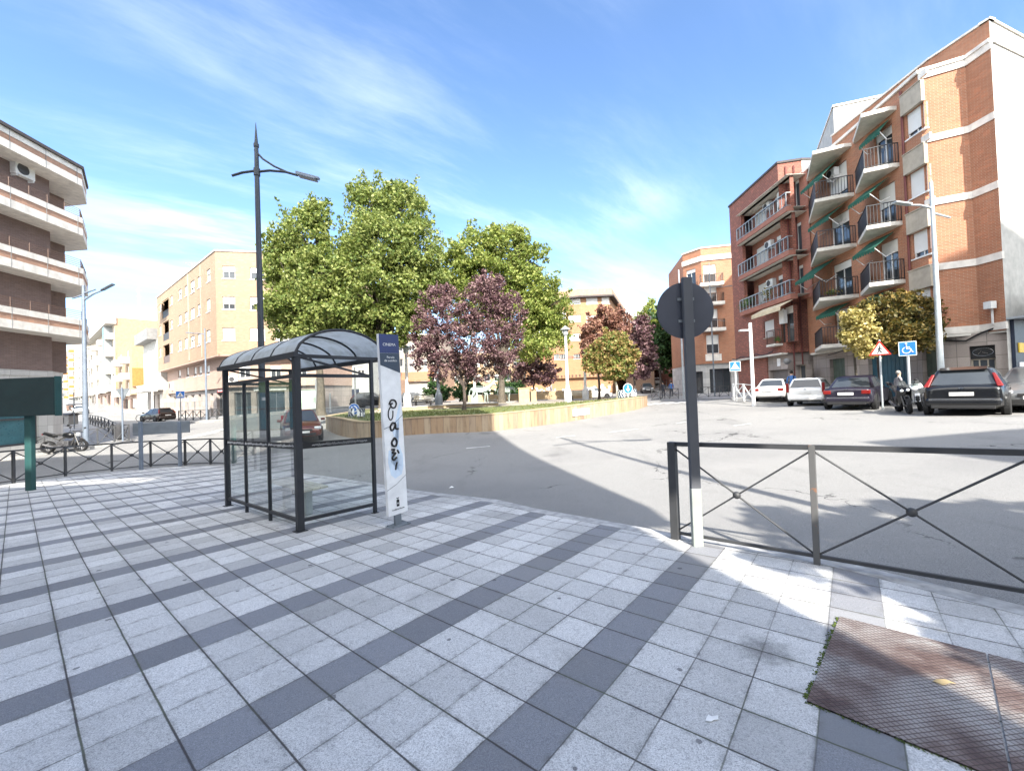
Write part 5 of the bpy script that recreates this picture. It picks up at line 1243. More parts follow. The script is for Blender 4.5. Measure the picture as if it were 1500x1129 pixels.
def island_wall():
    t = thing('planter_wall', 'low curved stone clad wall round the grassy square in the roundabout', 'wall', (ring2[5][0], ring2[5][1], 0))
    mb = MB(); cp = MB(); n = len(ring2); cum = 0
    inner = []
    cx = sum(p[0] for p in ring2)/n; cy = sum(p[1] for p in ring2)/n
    for p in ring2:
        v = Vector((cx-p[0], cy-p[1])).normalized()*.3; inner.append((p[0]+v.x, p[1]+v.y))
    us = []; vs = []; fs = []
    me = bpy.data.meshes.new('wall'); o0 = ORG[t]
    for i in range(n+1):
        p = ring2[i % n]; 
        if i: q = ring2[i-1]; cum += math.hypot(p[0]-q[0], p[1]-q[1])
        vs += [(p[0], p[1], gz(*p)-.3), (p[0], p[1], gi(*p))]; us.append(cum)
    for i in range(n): fs.append((2*i, 2*i+2, 2*i+3, 2*i+1))
    me.from_pydata([tuple(Vector(v)-o0) for v in vs], [], fs); uv = me.uv_layers.new(name='UVMap')
    for f in me.polygons:
        for l in f.loop_indices: k = me.loops[l].vertex_index; uv.data[l].uv = (us[k//2], vs[k][2])
    me.materials.append(MATS['stone_cladding']); o = bpy.data.objects.new('cladding', me); COL.objects.link(o); o.parent = t
    for i in range(n):
        a, b = ring2[i], ring2[(i+1) % n]; c, d = inner[(i+1) % n], inner[i]
        va = Vector((cx-a[0], cy-a[1])).normalized()*-.03; vb = Vector((cx-b[0], cy-b[1])).normalized()*-.03
        cp.prism([(a[0]+va.x, a[1]+va.y, gi(*a)), (b[0]+vb.x, b[1]+vb.y, gi(*b)), (c[0], c[1], gi(*b)), (d[0], d[1], gi(*a))], (0, 0, .05))
    cp.build('coping', 'stone_block', t)
    # pale cleaned patch and spray marks on the cladding
    A = Vector(gxy(838, 606)); 
    mb = MB(); p, q = W(838, 604, 23.55), W(862, 601, 24.75); mb.prism([(p.x+.02, p.y-.12, p.z-.22), (q.x+.02, q.y-.12, q.z-.22), (q.x+.02, q.y-.12, q.z+.17), (p.x+.02, p.y-.12, p.z+.17)], (0, .06, 0)); mb.build('white_plaque', 'white_paint', t)
    inner_poly = inner
    sheet('lawn', inner, gi, 'grass', .02, .1, 1.)
    return inner
inner = island_wall()
plz = smooth([(-8.9, 25.5), (-5, 27.6), (0, 28.2), (5, 30.2), (8.4, 33.2), (9.2, 34.5), (8.2, 40), (5, 45.5), (1, 49), (-6, 48.3), (-10, 40.5), (-9.6, 28.5), (-8.9, 25.5)], 4)[:-1]
plz = [(p.x, p.y) for p in plz]
sheet('plaza', plz, gi, 'plaza_paving', .06, .12, 1.)
def low_wall(label, pts, h, w=.3, mat='stone_block', name='low_wall'):
    P = [Vector((x, y, gi(x, y))) for x, y in pts]; t = thing(name, label, 'wall', P[0]); mb = MB()
    for i in range(len(P)-1):
        d = P[i+1]-P[i]; n = Vector((d.y, -d.x, 0)).normalized()*w; mb.obox(P[i]-n/2, d, n, ZZ*h)
    mb.build('wall', mat, t); mb = MB()
    for i in range(len(P)-1):
        d = P[i+1]-P[i]; n = Vector((d.y, -d.x, 0)).normalized()*(w+.06); mb.obox(P[i]-n/2+ZZ*h, d, n, ZZ*.05)
    mb.build('coping', 'concrete', t)
low_wall('low pinkish border wall between lawn and plaza on the left', [(-8.6, 26.2), (-5.2, 28.0), (-1.0, 28.6)], .22)
low_wall('stone seat wall on the far side of the plaza behind the horse statues', [(-4.5, 41.5), (-1.8, 42.2), (1.2, 42.2)], .75)
low_wall('stone wall behind the walking man on the far side of the plaza', [(1.9, 44.8), (5.2, 44), (8, 41.5)], .9)
def IP(px, D, dz=.065):
    y = 590.
    for _ in range(5): p = W(px, y, D); z = gi(p.x, p.y)+dz; y = proj((p.x, p.y, z))[1]
    p = W(px, y, D); return Vector((p.x, p.y, gi(p.x, p.y)+dz))
random.seed(21)
mb = MB()
for i in range(2600):      # tufts along the front of the lawn
    k = random.randrange(0, 46); a = Vector(ring2[k]); c = Vector((0.5, 36)); v = (c-a).normalized(); p = a + v*random.uniform(.35, 5.5)
    z = gi(p.x, p.y)+.02; h = random.uniform(.04, .13); s = random.uniform(.02, .06); an = random.uniform(0, 3.14); d = Vector((math.cos(an), math.sin(an), 0))*s
    q = Vector((p.x, p.y, z)); mb.add([q-d, q+d, q+ZZ*h+d*random.uniform(-1, 1)], [(0, 1, 2)])
tag(mb.build('grass_tufts', 'grass', recalc=False), 'short uneven grass tufts on the lawn of the square', 'grass', kind='stuff')
# ============================================================ TREES
def leafmesh(name, C, size, mat, parent, seed=0, droop=.3):
    rng = np.random.default_rng(seed); n = len(C)
    nrm = rng.normal(size=(n, 3)); nrm[:, 2] = abs(nrm[:, 2])*.8+.15; nrm /= np.linalg.norm(nrm, axis=1)[:, None]
    t = np.cross(nrm, rng.normal(size=(n, 3))); t /= np.linalg.norm(t, axis=1)[:, None]; b = np.cross(nrm, t)
    s = (size*rng.uniform(.6, 1.35, n))[:, None]; w = s*.62
    V = np.stack([C-t*s, C-t*s*.1+b*w-nrm*s*droop*.5, C+t*s, C-t*s*.1-b*w-nrm*s*droop*.5], 1).reshape(-1, 3)
    me = bpy.data.meshes.new(name); me.vertices.add(n*4); me.vertices.foreach_set('co', V.ravel())
    me.loops.add(n*4); me.loops.foreach_set('vertex_index', np.arange(n*4)); me.polygons.add(n)
    me.polygons.foreach_set('loop_start', np.arange(n)*4); me.polygons.foreach_set('loop_total', np.full(n, 4)); me.update(calc_edges=True)
    me.materials.append(MATS[mat]); o = bpy.data.objects.new(name, me); COL.objects.link(o); o.parent = parent; return o
def tree(label, base, blobs, leaf, size, nleaf, trunk_r, trunk_h, bark='bark', seed=0, clump=.55, name='tree', group=None, extra=None, lean=(0, 0), hole=.0, tips=1.):
    """blobs: (dx, dy, z, rx, rz) lobes of the crown in metres relative to the base"""
    rng = np.random.default_rng(seed); t = thing(name, label, 'tree', base, group=group)
    vol = np.array([b[3]**2*b[4] for b in blobs]); N_c = max(12, int(nleaf/46)); cl = []
    for b, c in zip(blobs, (vol**(.75)/sum(vol**.75)*N_c).astype(int)+2):
        d = rng.normal(size=(c, 3)); d /= np.linalg.norm(d, axis=1)[:, None]; r = rng.uniform(.25, 1., c)**.42
        r *= (1+.13*np.sin(d[:, 0]*5+seed)*np.cos(d[:, 2]*4+b[2]))
        cl.append(np.stack([b[0]+d[:, 0]*r*b[3], b[1]+d[:, 1]*r*b[3], b[2]+d[:, 2]*r*b[4]], 1))
    cl = np.concatenate(cl); cl = cl[rng.random(len(cl)) > hole]
    sp = []                                   # sprigs pushing out of the outline
    for b in blobs:
        for _ in range(int(5*tips)):
            d = rng.normal(size=3); d[2] = abs(d[2])*1.2-.15; d /= np.linalg.norm(d)
            for q in (1.0, 1.13, 1.25): sp.append([b[0]+d[0]*b[3]*q, b[1]+d[1]*b[3]*q, b[2]+d[2]*b[4]*q+(q-1)*b[4]*.5])
    nb = len(cl); cl = np.concatenate([cl, np.array(sp)])
    cs = clump*rng.uniform(.4, 1.2, len(cl)); cs[nb:] *= .55; per = np.maximum(8, (nleaf/len(cl)*cs**1.6/np.mean(cs**1.6))).astype(int)
    P = []
    for c, s, k in zip(cl, cs, per):
        d = rng.normal(size=(k, 3)); d /= np.linalg.norm(d, axis=1)[:, None]; r = rng.uniform(.1, 1, k)**.5
        q = d*r[:, None]*s; q[:, 2] *= .75; P.append(c+q)
    P = np.concatenate(P)
    leafmesh('crown', P, size, leaf, t, seed)
    # trunk and limbs
    mb = MB(); top = Vector((lean[0], lean[1], trunk_h)); z0 = min(b[2]-b[4] for b in blobs)
    mid = Vector((lean[0]*.4+.05, lean[1]*.4, trunk_h*.5)); mb.tube([Vector((0, 0, -.1)), Vector((0, 0, .15)), mid, top], [trunk_r*1.5, trunk_r*1.1, trunk_r*.9, trunk_r*.75], 9)
    for i, b in enumerate(blobs):
        e = Vector((b[0], b[1], b[2]+b[4]*.3)); m_ = top.lerp(e, .5)+Vector((rng.normal()*.15, rng.normal()*.15, .2)); mb.tube([top-ZZ*.1, m_, e], [trunk_r*.55, trunk_r*.35, trunk_r*.1], 6)
        for k in range(7):
            d = Vector(rng.normal(size=3)); d.normalize(); f = m_.lerp(e, rng.random()); g = Vector((b[0]+d.x*b[3]*.85, b[1]+d.y*b[3]*.85, b[2]+d.z*b[4]*.85)); mb.tube([f, f.lerp(g, .5)+ZZ*.1, g], [trunk_r*.18, trunk_r*.11, trunk_r*.03], 4)
    o = mb.build('trunk', bark, t, smooth=True, loc=(0, 0, 0)); o.location = (0, 0, 0); o.parent = t
    return t
def blobs_px(base, D, L):
    """lobes measured as (px, py, radius px wide, radius px tall, depth shift)"""
    out = []
    for px, py, rx, rz, dd in L:
        p = W(px, py, D+dd); out.append((p.x-base.x, p.y-base.y, p.z-base.z, rx*(D+dd)/600, rz*(D+dd)/600))
    return out
b = IP(452, 29); tree('leftmost tall green plane tree on the square', IP(470, 27), blobs_px(IP(470, 27), 28, [(447,345,40,42,0),(430,395,40,38,1),(470,400,48,40,-1),(440,450,50,38,0),(490,455,46,38,-1),(420,470,32,26,1),(475,488,46,22,0),(408,372,22,24,0),(465,318,24,22,.5)]), 'plane_leaves', .115, 42000, .28, 2.9, 'bark', 1, .6)
tree('tallest green plane tree in the middle of the square', IP(562, 29), blobs_px(IP(562, 29), 29, [(545,310,32,40,0),(590,315,42,42,1),(560,360,55,45,-1),(610,370,38,48,0),(545,420,55,45,-1),(600,430,48,45,0),(570,475,60,32,0),(525,480,34,28,1),(520,370,28,40,.5),(630,410,26,34,1),(528,285,15,18,0),(585,288,16,16,0)]), 'plane_leaves', .115, 58000, .32, 3.2, 'bark', 2, .62)
tree('green plane tree behind the purple tree with a yellowish right edge', IP(735, 36), blobs_px(IP(735, 36), 37, [(695,370,36,32,0),(745,365,36,30,0),(775,385,26,32,0),(720,410,60,38,1),(780,430,40,36,0),(668,400,28,38,0),(805,455,30,34,0),(755,460,50,34,0),(810,490,24,24,0),(780,505,34,24,-1),(690,450,40,40,1),(722,345,14,12,0),(760,350,12,12,0)]), 'plane_leaves_fresh', .13, 54000, .3, 3.4, 'bark', 3, .68)
bp = Vector((*IP(680, 24.8).xy, gi(*IP(680, 24.8).xy[:]))); tree('purple leaved plum tree with a dark trunk on the lawn', bp, blobs_px(bp, 25.2, [(640,455,32,30,0),(628,490,28,28,.4),(660,500,42,42,-.4),(700,450,34,34,0),(730,440,28,28,.3),(745,460,22,24,0),(700,500,44,40,-.4),(735,505,30,34,0),(660,535,40,22,0),(715,540,42,18,0),(622,520,20,20,.3),(710,420,24,16,.3),(650,435,18,14,.3)]), 'plum_leaves', .07, 36000, .11, 1.5, 'bark_dark', 4, .36, lean=(.02, 0), hole=.12, tips=1.8)
tree('small purple plum tree half hidden behind the larger one', IP(782, 38), blobs_px(IP(782, 38), 38, [(785,530,18,14,0),(800,545,18,12,0),(770,548,18,14,.4),(790,555,22,10,0)]), 'plum_leaves', .11, 5200, .09, 1.4, 'bark_dark', 5, .45)
b6 = IP(905, 33); tree('red and green leaved tree with a pale leaning trunk at the island tip', b6, blobs_px(b6, 33, [(900,508,24,22,0),(885,520,22,22,0),(915,528,22,18,0),(895,542,26,15,0),(870,532,16,16,0)]), 'mixed_leaves', .12, 12500, .1, 1.9, 'bark_pale', 6, .45, lean=(-.25, 0))
b7 = IP(880, 40); tree('tall russet plum tree behind the red and green tree', IP(878, 35.5), blobs_px(IP(878, 35.5), 35.5, [(892,468,20,18,0),(876,488,24,24,0),(906,482,16,20,0),(864,515,12,16,0)]), 'russet_leaves', .12, 9500, .12, 2.2, 'bark_dark', 7, .45, tips=1.6)
b8 = GP(930, 48); tree('dusky purple plum tree at the mouth of the far street', b8, blobs_px(b8, 48, [(935,485,22,22,0),(925,510,24,26,0),(945,520,20,24,0),(935,540,18,16,0)]), 'plum_leaves', .16, 8500, .14, 2.6, 'bark_dark', 8, .6)
for i, (px, D, L, lf, lb) in enumerate([(968, 62, [(965,490,30,30,0),(985,510,26,30,1),(960,520,28,26,0),(995,480,22,26,0),(990,535,24,16,0)], 'dark_leaves', 'dark green street tree left of the round sign up the far street'),
    (955, 80, [(955,462,24,18,0),(975,470,26,22,0),(940,480,20,18,0),(960,500,26,22,0)], 'plane_leaves_fresh', 'yellow green street tree crown above the dark one up the far street'),
    (975, 100, [(975,490,26,26,0),(955,510,26,22,0),(990,520,22,22,0)], 'dark_leaves', 'farthest dark tree closing the view up the far street')]):
    b = GP(px, D); tree(lb, b, blobs_px(b, D, L), lf, .24, 8000, .2, 3.2, 'bark_dark', 20+i, .9)
b = GP(1290, 19.5); tree('brownish street tree with a pale yellow left side before the brick facade', b, blobs_px(b, 18.3, [(1300,460,34,28,0),(1335,470,30,24,.3),(1310,495,46,22,0),(1345,488,22,18,.3),(1275,500,26,16,0),(1320,445,22,14,.2),(1355,455,16,14,.5)]), 'autumn_leaves', .075, 15000, .1, 2.3, 'bark_dark', 31, .34, hole=.05)
b = GP(1255, 18.8); tree('pale yellow leaved young tree beside the brownish one', b, blobs_px(b, 17.8, [(1256,470,18,20,0),(1262,490,22,20,0),(1250,500,16,14,0),(1268,512,18,12,0)]), 'yellow_leaves', .07, 5500, .06, 2.3, 'bark', 32, .3)
for i, (px, py, D, r) in enumerate([(690, 565, 52, 26), (640, 578, 54, 14), (745, 570, 56, 20)]):
    p = IP(px, D if D < 50 else 48); g = GP(px, D); q = W(px, py, D); tree(('round dark evergreen behind the horse statues', 'low dark bush left of the horse statues', 'dark evergreen glimpsed right of the white column')[i], g, [(0, 0, 1.6, r*D/600*.9, 1.7), (.8, .3, 1.2, r*D/900, 1.1), (-.8, .2, 1.1, r*D/900, 1.2)], 'dark_leaves', .14, 3800, .12, .8, 'bark_dark', 40+i, .5)
for i, (x, y, bl) in enumerate([(6.6, -3.6, [(-2.05,.7,5.0,.55,.5),(-1.5,.2,4.4,.6,.5),(-.2,0,5.0,1.3,1.1),(1.2,.4,5.0,1.2,1.0),(-.7,.3,6.0,1.0,.9),(.5,-.6,6.3,1.2,.9),(-1.7,.8,4.2,.7,.6)]), (4.75, -2.6, [(0,0,3.5,.85,.8),(.8,.3,3.2,.8,.7)])]):
    tree(('street tree behind the viewpoint shading the road beyond the barrier', 'smaller street tree behind the viewpoint shading the cover plates')[i], (x, y, plane_z(x, y)), bl, 'plane_leaves', .13, 7500, .16, 3., 'bark', 50+i, .42, hole=.25, tips=.3)
# ============================================================ VEHICLES
def wheel(par, x, y, r, side, w=.2, rim='rim'):
    mb = MB(); mb.lathe([(r*.62, y-w/2), (r*.95, y-w/2), (r, y-w/2+.03), (r, y+w/2-.03), (r*.95, y+w/2), (r*.62, y+w/2)], (x, 0, r), 24, 'y'); ty = mb.build('wheel', 'tyre', par, smooth=True)
    o = y+side*(w/2-.012); mb = MB(); mb.lathe([(r*.66, o-.02*side), (r*.64, o+.004*side), (r*.58, o)], (x, 0, r), 24, 'y', caps=False)
    mb.lathe([(r*.16, o), (r*.14, o+.012*side), (.001, o+.014*side)], (x, 0, r), 12, 'y', caps=False)
    for k in range(7):
        a = 2*math.pi*k/7; u = Vector((math.cos(a), 0, math.sin(a))); v = Vector((-math.sin(a), 0, math.cos(a)))*.028; c = Vector((x, o, r))
        mb.obox(c+u*r*.1-v, u*r*.52, v*2, Vector((0, -.02*side, 0)))
    mb.build('rim', rim, ty, smooth=False); mb = MB(); mb.lathe([(r*.63, o-.05*side), (.001, o-.05*side)], (x, 0, r), 20, 'y', caps=False); mb.build('brake_disc', 'dark_grey', ty)
def car(label, paint, kind='hatch', L=4.2, Wd=1.75, H=1.47, group=None, tail=True):
    """front towards +x; smooth lofted body with greenhouse, glass, lights, wheels"""
    t = local('car', label, 'car', group); hw = Wd/2; f = L/2
    sedan = kind == 'sedan'
    belt = .93 if not sedan else .9
    # stations: x, bottom, top of the flank, half width, hood/boot crown height
    S_ = [(-f, .42, .82, hw*.80, .84), (-f+.05, .27, .9, hw*.9, .93), (-f+.35, .2, belt+.02, hw*.985, belt+.06), (-f*.45, .18, belt, hw, belt+.05), (0, .18, belt-.02, hw, belt+.03), (f*.38, .18, belt-.04, hw, belt+.01), (f*.62, .18, .86, hw*.985, .93), (f-.35, .19, .76, hw*.95, .82), (f-.08, .24, .62, hw*.84, .68), (f, .34, .52, hw*.72, .55)]
    rings = []
    for x, zb, zt, w, cr in S_:
        m = (zb+zt)/2; rings.append([(x, 0, zb), (x, w*.86, zb), (x, w*.97, zb+.07), (x, w*1.0, m-.05), (x, w*.995, m+.1), (x, w*.97, zt-.06), (x, w*.9, zt), (x, w*.5, cr), (x, 0, cr+.01)])
    mb = MB(); n = len(rings[0]); vs = []
    for r in rings: vs += r + [(p[0], -p[1], p[2]) for p in r[-2:0:-1]]
    m = 2*n-2; fs = []
    for i in range(len(rings)-1):
        for k in range(m): a = i*m+k; b = i*m+(k+1) % m; fs.append((a, b, b+m, a+m))
    fs.append(tuple(range(m))); fs.append(tuple(range((len(rings)-1)*m, len(rings)*m))[::-1]); mb.add(vs, fs)
    bd = mb.build('body', paint, t, smooth=True); bd.modifiers.new('s', 'SUBSURF').levels = 1; bd.modifiers['s'].render_levels = 2
    # greenhouse
    if kind == 'hatch': gb = (-f+.22, f*.4); gt = (-f+.62, f*.05-.05)
    elif kind == 'estate': gb = (-f+.16, f*.4); gt = (-f+.4, f*.02)
    else: gb = (-f+.75, f*.42); gt = (-f*.38, f*.04)
    bw, tw = hw*.9, hw*(.62 if kind == 'hatch' else .67); zb = belt-.02; zt = H
    B = [Vector((gb[0], -bw, zb)), Vector((gb[1], -bw, zb-.02)), Vector((gb[1], bw, zb-.02)), Vector((gb[0], bw, zb))]
    T = [Vector((gt[0], -tw, zt-.07)), Vector((gt[1], -tw, zt-.05)), Vector((gt[1], tw, zt-.05)), Vector((gt[0], tw, zt-.07))]
    mb = MB(); mx = (gt[0]+gt[1])/2
    R = [Vector((gt[0]+.05, -tw*.8, zt-.02)), Vector((mx, -tw*.85, zt)), Vector((gt[1]-.05, -tw*.8, zt-.01)), Vector((gt[1]-.05, tw*.8, zt-.01)), Vector((mx, tw*.85, zt)), Vector((gt[0]+.05, tw*.8, zt-.02))]
    Tm = [Vector((mx, -tw*1.03, zt-.045)), Vector((mx, tw*1.03, zt-.045))]; Bm = [Vector((mx, -bw*1.02, zb)), Vector((mx, bw*1.02, zb))]
    V = B+T+R+Tm+Bm  # 0-3 B, 4-7 T, 8-13 R, 14-15 Tm, 16-17 Bm
    mb.add(V, [(0,16,14,4), (16,1,5,14), (1,2,6,5), (2,17,15,6), (17,3,7,15), (3,0,4,7), (4,14,9,8), (14,5,10,9), (5,6,11,10), (6,15,12,11), (15,7,13,12), (7,4,8,13), (8,9,12,13), (9,10,11,12)])
    rf = mb.build('roof', paint, t, smooth=True, bevel=.03)
    def inset(a, b, c, d, m0=.07, m1=.1, off=.012, name='side_window', par=t):
        a, b, c, d = map(Vector, (a, b, c, d)); P = lambda u, v: (a.lerp(b, u)).lerp(d.lerp(c, u), v)
        nn = (b-a).cross(d-a).normalized(); ce = (a+b+c+d)/4
        if nn.dot(ce-Vector((mx, 0, zb+.1))) < 0: nn = -nn
        mb = MB(); mb.prism([P(m0, m1)+nn*off, P(1-m0, m1)+nn*off, P(1-m0, 1-m1)+nn*off, P(m0, 1-m1)+nn*off], -nn*.02); return mb.build(name, 'window_glass', par)
    inset(B[0], B[3], T[3], T[0], .07, .08, name='rear_window'); inset(B[1], B[2], T[2], T[1], .05, .05, name='windscreen')
    for s, (b0, bm, b1, t0, tm, t1) in ((0, (B[0], Bm[0], B[1], T[0], Tm[0], T[1])), (1, (B[3], Bm[1], B[2], T[3], Tm[1], T[2]))):
        inset(b0, bm, tm, t0, .09, .1); inset(bm, b1, t1, tm, .05, .1)
    # arches, bumpers, sills
    r = .31; xs = (-f+.78, f-.82)
    for x in xs:
        for s in (-1, 1):
            mb = MB(); mb.lathe([(r+.065, s*(hw-.11)), (r+.062, s*(hw+.004)), (.001, s*(hw+.004))], (x, 0, r), 26, 'y'); mb.build('wheel_arch', 'plastic_black', t)
            wheel(t, x, s*(hw-.085), r, s)
    mb = MB(); mb.box(-f-.05, -f+.2, -hw*.88, hw*.88, .3, .56); mb.build('rear_bumper', paint, t, bevel=.09)
    mb = MB(); mb.box(-f-.03, -f+.06, -hw*.74, hw*.74, .22, .33); mb.build('rear_valance', 'plastic_black', t, bevel=.02)
    mb = MB(); mb.box(-f-.044, -f-.02, -.26, .26, (.62 if kind != 'estate' else .66), (.73 if kind != 'estate' else .77)); mb.build('number_plate', 'plate_white', t)
    for s in (-1, 1):
        mb = MB()
        if kind == 'sedan': mb.box(-f-.005, -f+.2, s*hw*.58, s*hw*.9, .66, .82)
        elif kind == 'estate': mb.box(-f+.0, -f+.16, s*hw*.8, s*hw*.95, .7, 1.18)
        else: mb.prism([(-f+.1, s*hw*.78, .9), (-f+.1, s*hw*.93, .9), (-f+.4, s*hw*.74, 1.3), (-f+.4, s*hw*.66, 1.3)], (.1, 0, 0))
        mb.build('tail_light', 'tail_red', t, bevel=.02)
        mb = MB(); mb.box(f-.3, f-.06, s*hw*.52, s*hw*.86, .56, .7); mb.build('headlight', 'head_clear', t, bevel=.03)
        mb = MB(); mb.box(f*.33, f*.33+.12, s*(hw-.02), s*(hw+.17), belt, belt+.13); mb.build('door_mirror', paint, t, bevel=.03)
        mb = MB(); mb.box(-.02, .0, s*(hw+.001), s*(hw+.004), .35, belt-.04); mb.build('door_gap', 'black_paint', t); mb = MB(); mb.box(-f*.42, -f*.42+.015, s*(hw-.003), s*(hw+.002), .5, belt-.05); mb.build('door_gap', 'black_paint', t); mb = MB(); mb.box(f*.36, f*.36+.015, s*(hw-.003), s*(hw+.003), .3, belt-.05); mb.build('door_gap', 'black_paint', t)
        mb = MB(); mb.box(-.3, -.12, s*(hw-.01), s*(hw+.02), belt-.16, belt-.125); mb.build('door_handle', paint, t); mb = MB(); mb.box(f*.0+.06-1.15, f*0-.95, s*(hw-.012), s*(hw+.018), belt-.15, belt-.115); mb.build('door_handle', paint, t)
    mb = MB(); mb.box(f-.1, f+.012, -hw*.42, hw*.42, .5, .6); mb.box(f-.06, f+.016, -hw*.6, hw*.6, .3, .42); mb.build('grille', 'plastic_black', t, bevel=.01)
    mb = MB(); mb.box(f+.0, f+.022, -.26, .26, .42, .52); mb.build('number_plate', 'plate_white', t)
    mb = MB(); mb.box(-f-.02, -f+.01, -.05, .05, .84, .87); mb.build('badge', 'chrome', t)
    if kind == 'hatch':
        mb = MB(); mb.prism([(gt[0]-.12, -tw*.9, zt-.1), (gt[0]+.1, -tw*.9, zt-.015), (gt[0]+.1, tw*.9, zt-.015), (gt[0]-.12, tw*.9, zt-.1)], (0, 0, .03)); mb.build('spoiler', paint, t)
    if kind == 'sedan' or kind == 'hatch':
        mb = MB(); mb.box(-f-.058, -f-.03, -hw*.72, hw*.72, .5, .518); mb.build('trim_strip', 'chrome', t)
    return t
def put(o, px, D, heading, py=None, label=None):
    p = GP(px, D); h = Vector(heading).normalized(); place(o, p, math.atan2(h.y, h.x)); return o
HD = (.77, .64)
def rear_at(o, px, D, L, hd): # position by the rear centre
    p = GP(px, D); h = Vector(hd).normalized(); c = Vector((p.x, p.y)) + h*L/2; place(o, (c.x, c.y, gz(c.x, c.y)), math.atan2(h.y, h.x))
    g1 = gz(c.x-h.x, c.y-h.y); g2 = gz(c.x+h.x, c.y+h.y); o.rotation_euler[1] = -math.atan2(g2-g1, 2)
rear_at(car('black hatchback with a roof spoiler parked nearest at the right edge', 'paint_black', 'hatch', 4.3, 1.84, 1.5, 'cars parked before the brick blocks'), 1410, 12.7, 4.3, (.80, .6))
rear_at(car('dark purple saloon car between the white hatchback and the motorbikes', 'paint_purple', 'sedan', 4.45, 1.74, 1.43, 'cars parked before the brick blocks'), 1240, 17.2, 4.45, (.78, .63))
rear_at(car('white estate hatchback with tall red tail lights, parked in the row', 'paint_white', 'estate', 4.0, 1.7, 1.44, 'cars parked before the brick blocks'), 1180, 20.6, 4.0, (.70, .71))
rear_at(car('silver white saloon car parked at the left end of the row', 'paint_silver', 'sedan', 4.3, 1.72, 1.38, 'cars parked before the brick blocks'), 1126, 25., 4.3, (.68, .73))
c = car('silver car nose just showing at the right edge beside the black hatchback', 'paint_grey', 'hatch', 4.2, 1.75, 1.45, 'cars parked before the brick blocks'); put(c, 1523, 13.6, (-.8, -.6))
c = car('reddish brown car driving towards the viewer, seen through the shelter glass', 'paint_red', 'estate', 4.1, 1.78, 1.5); put(c, 441, 21, (.5, -.85))
c = car('dark brown hatchback crossing at the corner below the tan block', 'paint_brown', 'hatch', 4.2, 1.76, 1.45); put(c, 231, 45, (-.9, .42))
c = car('white car with dark lower body waiting on the left street', 'paint_white', 'sedan', 4.4, 1.78, 1.4); put(c, 118, 66, (1.15, -1))
for i, (px, D, pm, k, hd, lb) in enumerate([(872, 52, 'paint_silver', 'sedan', (1, .05), 'silver car behind the lawn sign in the centre distance'), (548, 40, 'paint_black', 'hatch', (1, .1), 'dark car parked at the pink house right of the shelter'), (612, 50, 'paint_grey', 'estate', (1, .2), 'grey car parked before the white house left of the plum tree'),
        (948, 62, 'paint_grey', 'hatch', (-.25, -1), 'grey green car facing us on the left of the far street'), (960, 82, 'paint_silver', 'estate', (.2, 1), 'silver van-like car far up the street'), (985, 95, 'paint_white', 'estate', (.25, 1), 'small white car farthest up the street')]):
    put(car(lb, pm, k), px, D, hd)
